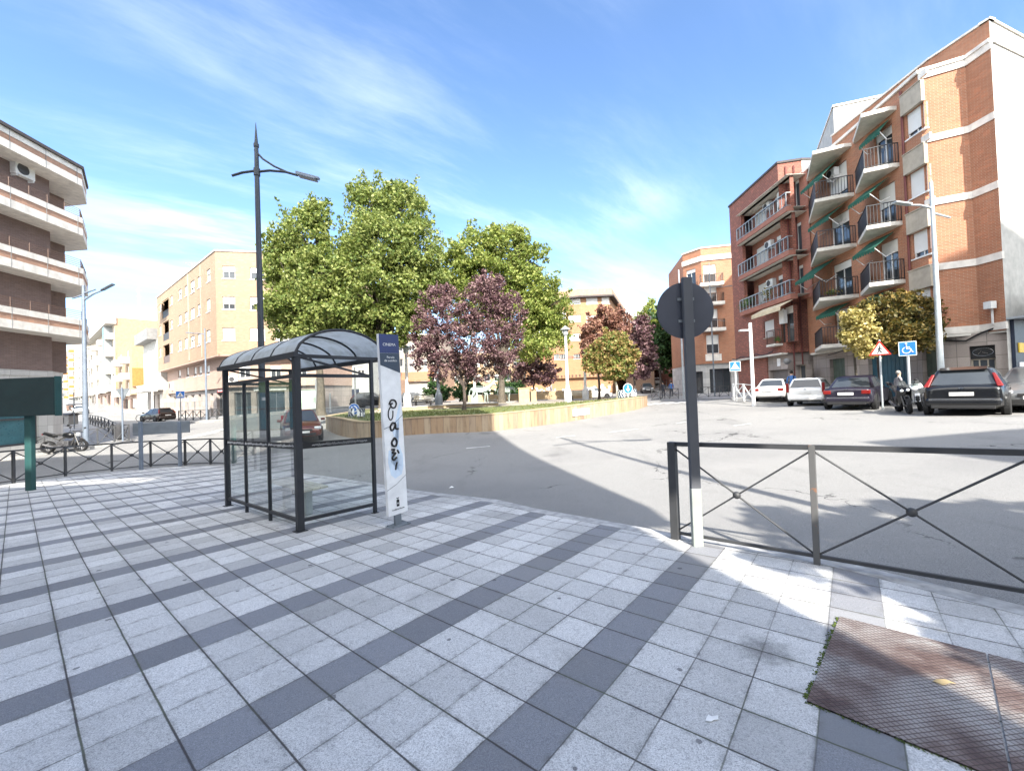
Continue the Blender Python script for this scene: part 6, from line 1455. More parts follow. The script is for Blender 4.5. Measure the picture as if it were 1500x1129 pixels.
def motorbike(label, paint, kind='sport'):
    t = local('motorbike', label, 'motorbike'); r = .3
    for nm, x, w in (('rear_wheel', -.7, .17), ('front_wheel', .7, .12)):
        mb = MB(); mb.lathe([(r*.72, -w/2), (r*.93, -w/2), (r, 0), (r*.93, w/2), (r*.72, w/2), (r*.7, 0), (r*.72, -w/2)], (x, 0, r), 22, 'y', caps=False); wh = mb.build(nm, 'tyre', t, smooth=True)
        mb = MB(); mb.lathe([(.05, -.05), (.05, .05)], (x, 0, r), 10, 'y')
        for k in range(5):
            a = 2*math.pi*k/5; u = Vector((math.cos(a), 0, math.sin(a))); mb.tube([Vector((x, 0, r))+u*.04, Vector((x, 0, r))+u*r*.72], .018, 5)
        mb.lathe([(.13, .065), (.13, .07), (.07, .07)], (x, 0, r), 16, 'y', caps=False); mb.build('rim', 'rim', wh)
    mb = MB(); 
    for s in (-1, 1): mb.tube([(.7, s*.09, r), (.52, s*.09, .72), (.46, s*.09, .88)], .026, 8); mb.tube([(-.7, s*.1, r), (-.2, s*.1, .38)], .03, 6)
    mb.tube([(.44, 0, .86), (.1, 0, .78), (-.25, 0, .62), (-.2, 0, .35), (.25, 0, .3), (.44, 0, .8)], .035, 6); mb.tube([(-.25, 0, .62), (-.75, 0, .82)], .03, 6); mb.build('frame', 'rim_dark', t, smooth=True)
    mb = MB(); mb.box(-.22, .28, -.17, .17, .24, .56); mb.lathe([(.11, -.2), (.12, 0), (.11, .2)], (.02, 0, .42), 12, 'y'); mb.build('engine', 'dark_grey', t, bevel=.04)
    mb = MB(); mb.ball((.14, 0, .82), .24, 14, 8, (1, 1, .62)); o = mb.build('fuel_tank', paint, t, smooth=True); o.scale = (1.15, .75, 1)
    mb = MB(); mb.prism([(-.02, -.12, .8), (-.02, .12, .8), (-.45, .13, .8), (-.5, .09, .82), (-.5, -.09, .82), (-.45, -.13, .8)], (0, 0, .07)); mb.prism([(-.45, -.09, .84), (-.45, .09, .84), (-.92, .05, .97), (-.92, -.05, .97)], (0, 0, .06)); mb.build('saddle', 'plastic_black', t, bevel=.025)
    mb = MB(); mb.prism([(-.4, -.1, .74), (-.4, .1, .74), (-.95, .06, .9), (-.95, -.06, .9)], (0, 0, .08)); mb.build('tail_fairing', paint, t, bevel=.02); mb = MB(); mb.box(-.98, -.94, -.05, .05, .88, .93); mb.build('tail_light', 'tail_red', t)
    mb = MB(); mb.tube([(.45, -.36, .97), (.42, -.12, 1.0), (.42, .12, 1.0), (.45, .36, .97)], .015, 6)
    for s in (-1, 1): mb.tube([(.45, s*.3, .98), (.5, s*.37, 1.15)], .008, 5); mb.ball((.5, s*.38, 1.17), .055, 8, 5, (1, 1, .7))
    mb.build('handlebar', 'plastic_black', t, smooth=True)
    mb = MB(); mb.tube([(.0, -.17, .3), (-.3, -.19, .28), (-.75, -.2, .42)], [.03, .045, .05], 8); mb.build('exhaust', 'rim', t, smooth=True)
    mb = MB(); mb.prism([(.98, -.07, .36), (.98, .07, .36), (.7, .07, .65), (.7, -.07, .65)], (0, 0, .02)); mb.tube([(.45, 0, .64), (.62, 0, .65), (.85, 0, .58)], .05, 6, flat=.4); mb.build('front_mudguard', paint, t)
    if kind == 'sport':
        mb = MB(); mb.add([(.78, 0, .8), (.62, .2, .86), (.62, -.2, .86), (.66, 0, .62), (.45, .2, .62), (.45, -.2, .62), (.5, .13, 1.02), (.5, -.13, 1.02), (.1, .2, .45), (.1, -.2, .45), (.3, .19, .78), (.3, -.19, .78), (.4, .17, .3), (.4, -.17, .3)],
            [(0, 1, 6), (0, 6, 7), (0, 7, 2), (0, 3, 4, 1), (0, 2, 5, 3), (1, 4, 10), (2, 11, 5), (4, 12, 8, 10), (5, 11, 9, 13), (1, 10, 6), (2, 7, 11), (3, 12, 4), (3, 5, 13)]); mb.build('fairing', paint, t)
        mb = MB(); mb.add([(.66, .12, .93), (.66, -.12, .93), (.45, .1, 1.14), (.45, -.1, 1.14), (.7, 0, .95), (.47, 0, 1.18)], [(4, 0, 2, 5), (1, 4, 5, 3)]); mb.build('windshield', 'car_glass', t)
        for s in (-1, 1): mb = MB(); mb.ball((.7, s*.08, .83), .055, 8, 5); mb.build('headlight', 'head_clear', t, smooth=True)
    else:
        mb = MB(); mb.lathe([(.05, .46), (.1, .52), (.1, .58), (.001, .6)], (0, 0, .84), 14, 'x'); mb.build('headlight', 'head_clear', t, smooth=True)
    return t
m = motorbike('black sports motorbike facing the road beside the purple saloon', 'paint_black'); put(m, 1325, 15., (-.55, -.85)); m.rotation_euler[0] = .12
m = motorbike('white motorbike parked between the black sports bike and the black hatchback', 'paint_white'); put(m, 1352, 15.6, (-.75, -.65)); m.rotation_euler[0] = .12
m = motorbike('black naked motorbike parked before the shop at the left edge', 'paint_black', 'naked'); put(m, 94, 19.6, (1, .12)); m.rotation_euler[0] = -.1
# ============================================================ PEOPLE, STATUES, STREET FURNITURE
def person(label, shirt, legs, hair, pos, facing, pose='walk', h=1.72):
    t = local('person', label, 'person'); s = h/1.72
    st = .28 if pose == 'walk' else .06; bend = .0
    J = []; E = []; R = []
    def j(x, y, z, r, par=None):
        J.append((x*s, y*s, z*s)); R.append((r*s, r*s) if isinstance(r, (int, float)) else (r[0]*s, r[1]*s))
        if par is not None: E.append((par, len(J)-1))
        return len(J)-1
    pel = j(0, 0, .95, (.15, .12)); wa = j(0, 0, 1.1, (.145, .11), pel); ch = j(.02, 0, 1.28, (.17, .125), wa); ne0 = j(.01, 0, 1.44, (.1, .08), ch); nk = j(.02, 0, 1.51, .055, ne0); hd = j(.03, 0, 1.58, (.075, .085), nk); hd2 = j(.035, 0, 1.68, (.07, .085), hd)
    for sd, k in ((1, 1), (-1, -1)):
        hp = j(0, sd*.095, .88, .092, pel); kn = j(st*.55*k+.03, sd*.095, .49, .062, hp); an = j(st*k-.02-(0 if k > 0 else .06), sd*.095, .09, .042, kn); j(st*k+.14-(0 if k > 0 else .06), sd*.1, .035, .04, an)
        sh = j(0, sd*.19, 1.41, .058, ne0); el = j(-st*.35*k-.02, sd*.25, 1.13, .043, sh); wr = j(-st*.6*k+.08, sd*.25, .89, .028, el); pm = j(-st*.65*k+.1, sd*.25, .82, .028, wr)
        for q in range(4): f1 = j(-st*.65*k+.1+(.03-.02*q), sd*(.25), .765, .0095, pm); j(-st*.65*k+.115+(.03-.02*q), sd*.235, .73+.005*abs(q-1), .008, f1)
        j(-st*.65*k+.15, sd*.225, .8, .009, pm)
    def mf(c):
        z = c.z/s
        if z > 1.5: return 0
        if z < .06: return 3
        if abs(c.y) > .2*s and z < .9: return 0
        return 1 if z > .9 or abs(c.y) > .19*s else 2
    skin('body', J, E, R, ['skin', shirt, legs, 'shoe'], t, pel, 1, mf)
    mb = MB(); mb.ball((.0*s, 0, 1.69*s), .098*s, 12, 8, (1, 1, 1.05)); o = mb.build('hair', hair, t, smooth=True); o.location = (0, 0, 0)
    mb = MB(); mb.ball((.125*s, 0, 1.64*s), .016*s, 6, 4); 
    mb.build('nose', 'skin', t, smooth=True); mb = MB()
    for sd in (-1, 1): mb.ball((.108*s, sd*.033*s, 1.665*s), .011*s, 6, 4)
    mb.build('eyes', 'hair_dark', t, smooth=True); mb = MB(); mb.box(.1*s, .112*s, -.022*s, .022*s, 1.6*s, 1.608*s); mb.build('mouth', 'tail_red', t)
    mb = MB()
    for sd in (-1, 1): mb.ball((.03*s, sd*.088*s, 1.65*s), .022*s, 6, 4)
    mb.build('ears', 'skin', t, smooth=True)
    f = Vector(facing); place(t, pos, math.atan2(f.y, f.x)); return t
person('grey haired man in a dark jacket walking across the plaza', 'cloth_grey', 'cloth_dark', 'hair_grey', IP(808, 44.5), (.9, -.2), 'walk', 1.7)
person('grey haired person in a pale grey jacket behind the motorbikes', 'cloth_grey', 'cloth_dark', 'hair_grey', GP(1318, 17.6), (1, -.3), 'stand', 1.5)
person('person in a blue top standing behind the white hatchback', 'cloth_blue', 'cloth_dark', 'hair_dark', GP(1161, 25.5, .1), (.8, .5), 'stand', 1.72)
person('person in dark clothes waiting at the far barrier under the trees', 'cloth_dark', 'cloth_dark', 'hair_dark', GP(972, 44), (0, 1), 'stand', 1.75)
person('person in a light blue top beside the far barrier', 'cloth_blue', 'cloth_dark', 'hair_dark', GP(984, 46), (.3, 1), 'stand', 1.7)
def quad(label, pos, facing, s=1., low=False):
    t = local('horse_statue', label, 'statue'); J = []; E = []; R = []
    def j(x, y, z, r, p=None):
        J.append((x*s, y*s, z*s)); R.append(((r, r) if isinstance(r, (int, float)) else r) if s == 1 else tuple(v*s for v in ((r, r) if isinstance(r, (int, float)) else r)))
        if p is not None: E.append((p, len(J)-1))
        return len(J)-1
    b0 = j(0, 0, 1.18, (.24, .26)); rp = j(-.5, 0, 1.2, (.25, .26), b0); cr = j(-.75, 0, 1.22, (.17, .17), rp); ch = j(.45, 0, 1.2, (.23, .29), b0); wi = j(.68, 0, 1.25, (.16, .22), ch)
    if low: n1 = j(.92, 0, 1.3, (.11, .16), wi); n2 = j(1.12, 0, 1.25, (.09, .12), n1); h1 = j(1.22, 0, 1.2, (.09, .11), n2); h2 = j(1.38, 0, 1.0, (.06, .07), h1); j(1.45, 0, .9, .05, h2)
    else: n1 = j(.92, 0, 1.45, (.11, .16), wi); n2 = j(1.1, 0, 1.62, (.09, .12), n1); h1 = j(1.2, 0, 1.66, (.09, .11), n2); h2 = j(1.4, 0, 1.5, (.06, .07), h1); j(1.5, 0, 1.42, .05, h2)
    hx = J[h1][0]/s; hz = J[h1][2]/s
    for sd in (-1, 1):
        j(hx-.06, sd*.06, hz+.2, .02, h1)
        a = j(.5, sd*.14, .95, .1, ch); k = j(.52+.08*sd, sd*.14, .56, .055, a); f = j(.5+.1*sd, sd*.14, .16, .038, k); j(.54+.1*sd, sd*.14, .05, .055, f)
        a = j(-.55, sd*.14, .95, .13, rp); k = j(-.46+.06*sd, sd*.15, .78, .1, a); hk = j(-.72+.05*sd, sd*.15, .5, .052, k); f = j(-.68+.06*sd, sd*.15, .15, .038, hk); j(-.63+.06*sd, sd*.15, .05, .055, f)
    tl = j(-.88, 0, 1.15, .04, cr); tl = j(-.97, 0, .9, .05, tl); j(-.96, 0, .6, .03, tl)
    skin('body', J, E, R, ['statue_bronze'], t, b0, 1)
    mb = MB(); mb.box(-1.1*s, 1.2*s, -.4*s, .4*s, -.02, .03); mb.build('plinth', 'concrete', t, bevel=.01)
    mb = MB()
    for sd in (-1, 1): mb.box(-.35*s, .35*s, sd*.24*s, sd*.36*s, .9*s, 1.3*s)
    mb.box(-.32*s, .32*s, -.26*s, .26*s, 1.4*s, 1.44*s); mb.build('pack_saddle', 'statue_bronze', t, bevel=.03)
    f = Vector(facing); place(t, pos, math.atan2(f.y, f.x))
quad('pale green horse statue seen from its side on the plaza', IP(704, 37.5), (1, -.12), 1.06)
quad('pale green horse statue seen obliquely, right of the other one', IP(740, 38.5), (.75, .8), 1.0, True)
def lamp_col(label, px, D, ytop, shade='lamp_grey', group=None, x='white_pole'):
    g = IP(px, D); zt = W(px, ytop, D).z; t = thing('plaza_lamp', label, 'lamp post', g, group=group); h = zt-g.z
    mb = MB(); mb.lathe([(.3, 0), (.3, .75), (.24, .95), (.15, 1.1), (.13, 1.5), (.1, h*.86), (.09, h*.87)], g, 12); mb.build('column', x, t, smooth=True)
    mb = MB(); mb.lathe([(.1, h*.86), (.2, h*.88), (.24, h*.95), (.2, h*.955)], g, 12); mb.build('lantern', shade, t); mb = MB(); mb.lathe([(.42, h*.945), (.38, h*.955), (.14, h*.985), (.03, h)], g, 16); mb.build('lamp_shade', shade, t, smooth=True)
lamp_col('tall pale plaza lamp with a conical shade right of the walking man', 832, 33, 477); lamp_col('pale plaza lamp with a conical shade near the island tip', 858, 38, 505)
lamp_col('tall pale plaza lamp rising right of the bus stop totem', 597, 31, 505); lamp_col('dark based plaza lamp under the left side of the plum tree', 643, 32, 520, x='grey_metal'); lamp_col('pale column lamp rising behind the horse statues', 696, 41, 505)
def block(name, label, cat, px, D, w, d, h, mat, f=IP):
    p = f(px, D); t = thing(name, label, cat, p); mb = MB(); mb.box(p.x-w/2, p.x+w/2, p.y-d/2, p.y+d/2, p.z-.05, p.z+h); mb.build('block', mat, t, bevel=.03); mb = MB(); mb.box(p.x-w/2-.04, p.x+w/2+.04, p.y-d/2-.04, p.y+d/2+.04, p.z+h, p.z+h+.06); mb.build('cap', mat, t)
    return p
p = block('stone_block', 'yellow stone block with a small plaque beside the horse statues', 'monument', 768, 36, .95, .5, 1.2, 'stone_block')
block('stone_block', 'low stone pier right of the yellow block', 'monument', 782, 38, .5, .5, 1.1, 'stone_block')
def plaza_bench(label, px, D):
    p = IP(px, D); t = thing('bench', label, 'bench', p); mb = MB()
    for k in range(4): mb.box(p.x-.8, p.x+.8, p.y-.2+k*.11, p.y-.11+k*.11, p.z+.43, p.z+.46)
    mb.build('seat', 'bench_wood', t); mb = MB()
    for k in range(3): mb.box(p.x-.8, p.x+.8, p.y+.24, p.y+.27, p.z+.55+k*.11, p.z+.63+k*.11)
    mb.build('backrest', 'bench_wood', t)
    for s in (-.6, .6): mb = MB(); mb.box(p.x+s-.03, p.x+s+.03, p.y-.2, p.y+.27, p.z, p.z+.43); mb.build('leg', 'dark_grey', t)
plaza_bench('dark bench left of the horse statues near the low border wall', 620, 33); plaza_bench('bench behind the pale lamps near the island tip', 848, 39)
p = IP(668, 39); mb = MB(); random.seed(9)
t = thing('cart_wheels', 'thin wheeled frame standing between the horse statues', 'sculpture', IP(724, 36)); q = IP(724, 36); mb = MB()
for x in (-.5, .1, .7):
    c = q+Vector((x, 0, .18)); mb.tube([c+Vector((math.cos(a)*.17, 0, math.sin(a)*.17)) for a in [2*math.pi*k/16 for k in range(17)]], .02, 5)
mb.tube([q+Vector((-.8, 0, .2)), q+Vector((1., 0, .22))], .025, 5); mb.tube([q+Vector((1., 0, .2)), q+Vector((1., 0, .75))], .025, 5); mb.build('frame', 'dark_grey', t)
# --- signs
def sign_face(t, c, d, n, kind, s):
    """d = right direction, n = towards the viewer"""
    def P(x, z, o=0): return c + d*x*s + ZZ*z*s + n*o
    def pl(pts, mat, o, name): mb = MB(); mb.prism([P(x, z, o) for x, z in pts], n*.003); return mb.build(name, mat, t)
    def circ(r, mat, o, name, k=28): return pl([(r*math.cos(2*math.pi*i/k), r*math.sin(2*math.pi*i/k)) for i in range(k)], mat, o, name)
    if kind == 'cross':
        pl([(-.5,-.5),(.5,-.5),(.5,.5),(-.5,.5)], 'sign_white', 0, 'plate'); pl([(-.46,-.46),(.46,-.46),(.46,.46),(-.46,.46)], 'sign_blue', .004, 'blue_field'); pl([(-.4,-.3),(.4,-.3),(0,.4)], 'sign_white', .008, 'triangle')
        mb = MB()
        for a, b in [((0, .1), (-.02, -.05)), ((-.02, -.05), (-.12, -.22)), ((-.02, -.05), (.1, -.22)), ((0, .08), (-.1, -.02)), ((0, .08), (.1, 0))]: mb.tube([P(*a, .013), P(*b, .013)], .03*s, 5)
        mb.ball(P(.01, .18, .013), .045*s, 8, 5)
        for k in range(5): x = -.28+k*.14; mb.prism([P(x-.025, -.28, .012), P(x+.025, -.28, .012), P(x+.02, -.22, .012), P(x-.02, -.22, .012)], n*.003)
        mb.build('pedestrian_symbol', 'black_paint', t)
    elif kind == 'disabled':
        pl([(-.46,-.5),(.46,-.5),(.46,.5),(-.46,.5)], 'sign_white', 0, 'plate'); pl([(-.42,-.46),(.42,-.46),(.42,.46),(-.42,.46)], 'sign_blue', .004, 'blue_field'); mb = MB()
        a = [P(-.06+.21*math.cos(t_), -.12+.21*math.sin(t_), .01) for t_ in [math.radians(q) for q in range(110, 375, 15)]]; mb.tube(a, .028*s, 5)
        mb.tube([P(-.06, .22, .01), P(-.04, -.02, .01), P(.14, -.02, .01), P(.24, -.26, .01), P(.31, -.24, .01)], .035*s, 6); mb.tube([P(-.05, .1, .01), P(.12, .09, .01)], .026*s, 5); mb.ball(P(-.07, .33, .01), .06*s, 8, 5); mb.build('wheelchair_symbol', 'sign_white', t)
    elif kind == 'warn':
        pl([(-.5,-.4),(.5,-.4),(0,.46)], 'sign_red', 0, 'plate'); pl([(-.37,-.33),(.37,-.33),(0,.31)], 'sign_white', .004, 'white_field'); mb = MB()
        for a, b in [((0, .06), (-.02, -.08)), ((-.02, -.08), (-.1, -.28)), ((-.02, -.08), (.09, -.27)), ((0, .03), (-.1, -.06)), ((0, .03), (.1, -.05))]: mb.tube([P(*a, .01), P(*b, .01)], .032*s, 5)
        mb.ball(P(.01, .12, .01), .045*s, 8, 5); mb.build('pedestrian_symbol', 'black_paint', t)
    elif kind == 'round':
        circ(.5, 'sign_white', 0, 'plate'); circ(.46, 'sign_blue', .004, 'blue_field')
        for q in (90, 210, 330):
            mb = MB(); a = [P(.25*math.cos(math.radians(q-k)), .25*math.sin(math.radians(q-k)), .01) for k in range(0, 75, 12)]; mb.tube(a, .045*s, 5)
            e = math.radians(q-92); e0 = math.radians(q-66); mb.prism([P(.15*math.cos(e0), .15*math.sin(e0), .008), P(.36*math.cos(e0), .36*math.sin(e0), .008), P(.25*math.cos(e), .25*math.sin(e), .008)], n*.004); mb.build('arrow', 'sign_white', t)
    elif kind == 'arrow':
        circ(.5, 'sign_white', 0, 'plate'); circ(.46, 'sign_blue', .004, 'blue_field'); pl([(-.06,.3),(.06,.3),(.06,-.02),(.2,-.02),(0,-.32),(-.2,-.02),(-.06,-.02)], 'sign_white', .008, 'arrow')
def sign(label, base, zc, kind, s, pole='lamp_grey', face=None, r=.03, ztop=None):
    t = thing('traffic_sign', label, 'traffic sign', base); b = Vector(base); mb = MB(); mb.tube([b-ZZ*.1, Vector((b.x, b.y, ztop or zc+s*.5))], r, 8); mb.build('pole', pole, t)
    n = Vector(face) if face else Vector((-b.x, -b.y, 0)); n.z = 0; n.normalize(); d = Vector((-n.y, n.x, 0)); sign_face(t, Vector((b.x, b.y, zc))+n*(r+.008), d, n, kind, s); return t
b = GP(1079, 26.3, .1); sign('blue pedestrian crossing sign on a white post by the white barrier', b, W(1079, 536.5, b.y).z, 'cross', .62, 'white_pole', (-.6, -1, 0), .04)
b = GP(1293, 16.8); sign('red edged triangular pedestrian warning sign before the brownish tree', b, W(1293, 510, b.y).z, 'warn', .7, 'lamp_grey', (-.8, -1, 0), .035)
b = GP(1334, 15.9); sign('blue wheelchair parking sign beside the motorbikes', b, W(1332, 510.5, b.y).z, 'disabled', .55, 'lamp_grey', (-.95, -1, 0), .045)
b = GP(265, 37.5); sign('blue pedestrian crossing sign before the tan block', b, W(264.5, 578, b.y).z, 'cross', .66, 'grey_metal', (.5, -1, 0), .04)
b = Vector((*IP(519.5, 22.2).xy, IP(519.5, 22.2).z-.05)); sign('round blue roundabout sign standing on the lawn, seen through the shelter', b, W(519, 599, b.y).z, 'round', .62, 'grey_metal', (-.1, -1, 0), .03)
b = Vector((*IP(920, 28.4).xy, IP(920, 28.4).z-.05)); sign('round blue arrow sign on the lawn at the island tip', b, W(920.5, 569, b.y).z, 'arrow', .72, 'white_pole', (.2, -1, 0), .03)
def chevron(label, px, D, w, h, flip, face):
    p = IP(px, D, 0.); t = thing('chevron_panel', label, 'chevron panel', p); n = Vector(face).normalized(); d = Vector((-n.y, n.x, 0)); c = p+ZZ*(h/2+.12)
    mb = MB(); K = 8; pts = []
    for k in range(K+1):
        u = -w/2+w*k/K; pts.append(c+d*u+n*(-.12*(u/(w/2))**2))
    for k in range(K): mb.prism([pts[k]-ZZ*h/2, pts[k+1]-ZZ*h/2, pts[k+1]+ZZ*h/2, pts[k]+ZZ*h/2], -n*.02)
    pn = mb.build('panel', 'sign_white', t)
    mb = MB()
    for j in range(3):
        u0 = -w/2+.04+j*w/3; a = .12*(1 if flip else -1); q = lambda u, z: c+d*max(-w/2, min(w/2, u))+n*(-.12*(max(-w/2, min(w/2, u))/(w/2))**2+.006)+ZZ*z
        mb.prism([q(u0, -h/2), q(u0+.12, -h/2), q(u0+.12+a, 0), q(u0+a, 0)], n*.003); mb.prism([q(u0+a, 0), q(u0+.12+a, 0), q(u0+.12, h/2), q(u0, h/2)], n*.003)
    mb.build('chevrons', 'totem_slate', pn); mb = MB()
    for s in (-.3, .3): mb.tube([p+d*s*w-ZZ*.1-n*.04, p+d*s*w+ZZ*.15-n*.04], .025, 6)
    mb.build('foot', 'grey_metal', t)
chevron('white curved chevron panel left of the roundabout sign', 512, 21.9, .42, .42, False, (-.5, -1, 0)); chevron('white curved chevron panel right of the roundabout sign', 529.5, 21.7, .42, .42, True, (.5, -1, 0))
chevron('black and white chevron panel left of the arrow sign', 909.5, 27.8, .5, .5, False, (-.5, -1, 0)); chevron('black and white chevron panel right of the arrow sign', 931, 28.6, .45, .5, True, (.4, -1, 0))
def yield_back():
    g = GP(180, 24.5, .1); t = thing('traffic_sign', 'give way sign seen from its grey back on the left corner', 'traffic sign', g); zc = W(178, 577, g.y).z; mb = MB(); mb.tube([g-ZZ*.1, Vector((g.x, g.y, zc+.4))], .045, 8); mb.build('pole', 'pole_blue_grey', t)
    mb = MB(); mb.prism([(g.x-.42, g.y+.05, zc+.32), (g.x+.42, g.y+.05, zc+.32), (g.x, g.y+.05, zc-.42)], (0, .02, 0)); mb.build('panel', 'grey_metal', t)
yield_back()
# --- lamps
def arm_lamp(label, px, D, pytop, tips, mat='pole_blue_grey', r=.075, base=None, name='street_lamp'):
    g = base or GP(px, D, .1); D = g.y; t = thing(name, label, 'street lamp', g); zt = W(px, pytop, D).z; zt = W(px+(pytop-600)*0, pytop, D).z
    mb = MB(); mb.tube([g-ZZ*.1, g+ZZ*1.2, Vector((g.x, g.y, zt))], [r*1.15, r*1.1, r*.6], 12); mb.build('pole', mat, t, smooth=True)
    for (ax, ay), (bx, by), head in tips:
        A = W(ax, ay, D); B = W(bx, by, D); A.x = g.x; M_ = A.lerp(B, .5)+ZZ*(.06 if head else 0); mb = MB(); mb.tube([A, M_, B], [r*.5, r*.4, r*.35], 7); mb.build('arm', mat, t, smooth=True)
        if head:
            d = (B-A).normalized(); n = Vector((0, .11, 0)); mb = MB(); mb.prism([B-n-d*.1, B-n+d*.55, B+n+d*.55, B+n-d*.1], (0, 0, .07)); mb.build('lamp_head', mat, t, bevel=.02)
arm_lamp('dark street lamp with a side arm before the left brown block', 126, 20.8, 418, [((121, 440), (152, 424.5), 1), ((121, 430), (140, 424), 0), ((121, 432), (106, 437), 0)], 'pole_blue_grey', .11)
arm_lamp('tall pale grey street lamp before the orange brick block', 1381, 16.3, 266, [((1372, 305), (1330, 300.5), 1), ((1372, 312), (1392, 319), 0)], 'lamp_grey', .1)
arm_lamp('thin street lamp in front of the tan block corner', 303, 36.5, 481, [((300, 490), (282, 488.5), 1)], 'pole_blue_grey', .08)
arm_lamp('slim pale post seen left of the round sign pole', 1002, 41, 395, [((994, 420), (990, 418), 0)], 'lamp_grey', .1)
arm_lamp('thin dark post at the corner of the far orange block', 1047, 40, 385, [((1042, 422), (1064, 420), 1), ((1042, 468), (1062, 470), 0)], 'grey_metal', .07)
arm_lamp('white post far up the left street near the yellow sided house', 224, 47, 515, [((223, 516), (217, 515), 0)], 'white_pole', .1); arm_lamp('white post before the cream block on the left street', 165, 62, 540, [((164, 541), (158, 540), 0)], 'white_pole', .1)
arm_lamp('farthest white post on the left street pavement', 142, 75, 540, [((141, 541), (136, 540), 0)], 'white_pole', .1)
g = GP(1104, 23.2, .1); t = thing('street_lamp', 'short white lamp column with a flat side head by the silver car', 'street lamp', g); zt = W(1100, 473, g.y).z; mb = MB(); mb.tube([g-ZZ*.1, Vector((g.x, g.y, zt))], [.1, .085], 12); mb.build('pole', 'white_pole', t, smooth=True)
a = W(1098, 484, g.y); b = W(1083, 485.5, g.y); mb = MB(); mb.prism([(b.x, b.y-.12, b.z), (a.x+.1, a.y-.05, a.z-.03), (a.x+.1, a.y+.05, a.z-.03), (b.x, b.y+.12, b.z)], (0, 0, .09)); mb.build('lamp_head', 'white_pole', t, bevel=.03)
# --- barriers farther off
gzp = lambda x, y: gz(x, y)+.1
wb = [tuple(GP(px, D).xy) for px, D in ((1075, 26.6), (1090, 25.6), (1104, 24.6))]
t = barrier('pedestrian_barrier', 'white painted barrier beside the silver car', wb, 1.05, gzp, 'white_pole', ball=0, thick=.09, r=.03)
barrier('pedestrian_barrier', 'dark barrier at the mouth of the far street', [tuple(GP(px, D).xy) for px, D in ((955, 41), (968, 41), (981, 41), (994, 40.5))], 1.0, gzp, ball=.05, r=.018)
barrier('pedestrian_barrier', 'dark barrier in front of the far orange block', [tuple(GP(px, D).xy) for px, D in ((1022, 39.5), (1038, 39), (1054, 38.5), (1068, 38))], 1.0, gzp, ball=.05, r=.018)
barrier('pedestrian_barrier', 'dark barrier on the corner in front of the tan block', [tuple(GP(px, D).xy) for px, D in ((262, 38.5), (272, 38), (283, 37.5), (294, 37), (306, 36.6), (318, 36.2), (330, 36))], .95, gzp, ball=.06, r=.022, thick=.07)
bl = [tuple(GP(px, D).xy) for px, D in ((-30, 21.8), (14, 22), (65, 22.6), (109, 23.2), (143, 23.8), (168, 24.3), (189, 24.8))]
barrier('pedestrian_barrier', 'dark barrier behind the left motorbike along the shop pavement', bl, 1.0, gzp, ball=.06, r=.018, thick=.06)
bl = [GP(189, 25.2).lerp(GP(129, 43.5), k/11) for k in range(12)]; barrier('pedestrian_barrier', 'dark barrier running away up the left street', [tuple(p.xy) for p in bl], 1.0, gzp, ball=.06, r=.02, thick=.07)
# --- sidewalks across the road
sw = [tuple(GP(px, D).xy) for px, D in ((-60, 18.2), (0, 19.0), (66, 19.8), (120, 20.3), (165, 21.2), (192, 23.2), (196, 25.2), (172, 32), (135, 44), (110, 62), (100, 85))] + [(-95, 70), (-60, 40), (-60, 10)]
sheet('sidewalk', sw, gz, 'sidewalk', .12, .25, 1.)
sw = [tuple(GP(px, D).xy) for px, D in ((1110, 26), (1072, 27.5), (1068, 30))] + [(17.6, 30), (17.4, 36), (17.8, 42), (19.6, 45), (21.2, 60), (40, 130), (60, 130), (60, 20), (36, 14), (18.2, 14), (17.8, 20), (17.8, 24.6)]
sheet('sidewalk', sw, gz, 'sidewalk', .12, .25, 1.)
sw = [tuple(GP(px, D).xy) for px, D in ((345, 35.5), (300, 35.2), (255, 37), (243, 44), (238, 52), (195, 62), (150, 80))] + [(-110, 112), (-60, 110), (-20, 62), (-9, 60), (-8.5, 56), (-12, 46), tuple(GP(470, 38).xy), tuple(GP(420, 37.2).xy)]
sheet('sidewalk', sw[::1], gz, 'sidewalk', .12, .25, 1.)
# --- small things
def bin_(label, p, h, r, mat='dark_grey'):
    t = thing('litter_bin', label, 'litter bin', p); mb = MB(); mb.lathe([(r*.8, .1), (r, .2), (r, h), (r*.9, h+.02)], p, 14); mb.build('drum', mat, t, smooth=True); mb = MB(); mb.lathe([(r*1.08, h+.0), (r*1.08, h+.06), (r*.5, h+.16), (.02, h+.18)], p, 14); mb.build('lid', mat, t); mb = MB(); mb.tube([p+Vector((0, 0, -.05)), p+ZZ*.12], r*.4, 8); mb.build('foot', mat, t)
bin_('dark round litter bin at the end of the left street barrier', GP(175, 27, .12), .95, .24); bin_('dark grey bin standing by the shelter end near the lamp foot', PL(398, 686), .72, .2, 'mid_grey')
def container(label, p, w=1.3, mat='mid_grey', rz=0):
    t = local('waste_container', label, 'container'); mb = MB(); mb.prism([(-w/2*.9, -.45, .15), (w/2*.9, -.45, .15), (w/2*.9, .45, .15), (-w/2*.9, .45, .15)], (0, 0, .9)); mb.build('bin_body', mat, t, bevel=.04); mb = MB(); mb.prism([(-w/2, -.5, 1.05), (-w/2, .5, 1.05), (-w/2, .5, 1.2), (-w/2, 0, 1.3), (-w/2, -.5, 1.15)], (w, 0, 0)); mb.build('lid', 'dark_grey', t, bevel=.02)
    mb = MB(); mb.box(-.2, .2, -.47, -.45, .3, .9); mb.build('panel', 'black_paint', t)
    for x in (-w*.35, w*.35): mb = MB(); mb.lathe([(.09, -.05), (.09, .05)], (x, -.35, .09), 10, 'y'); mb.build('wheel', 'tyre', t)
    place(t, p, rz)
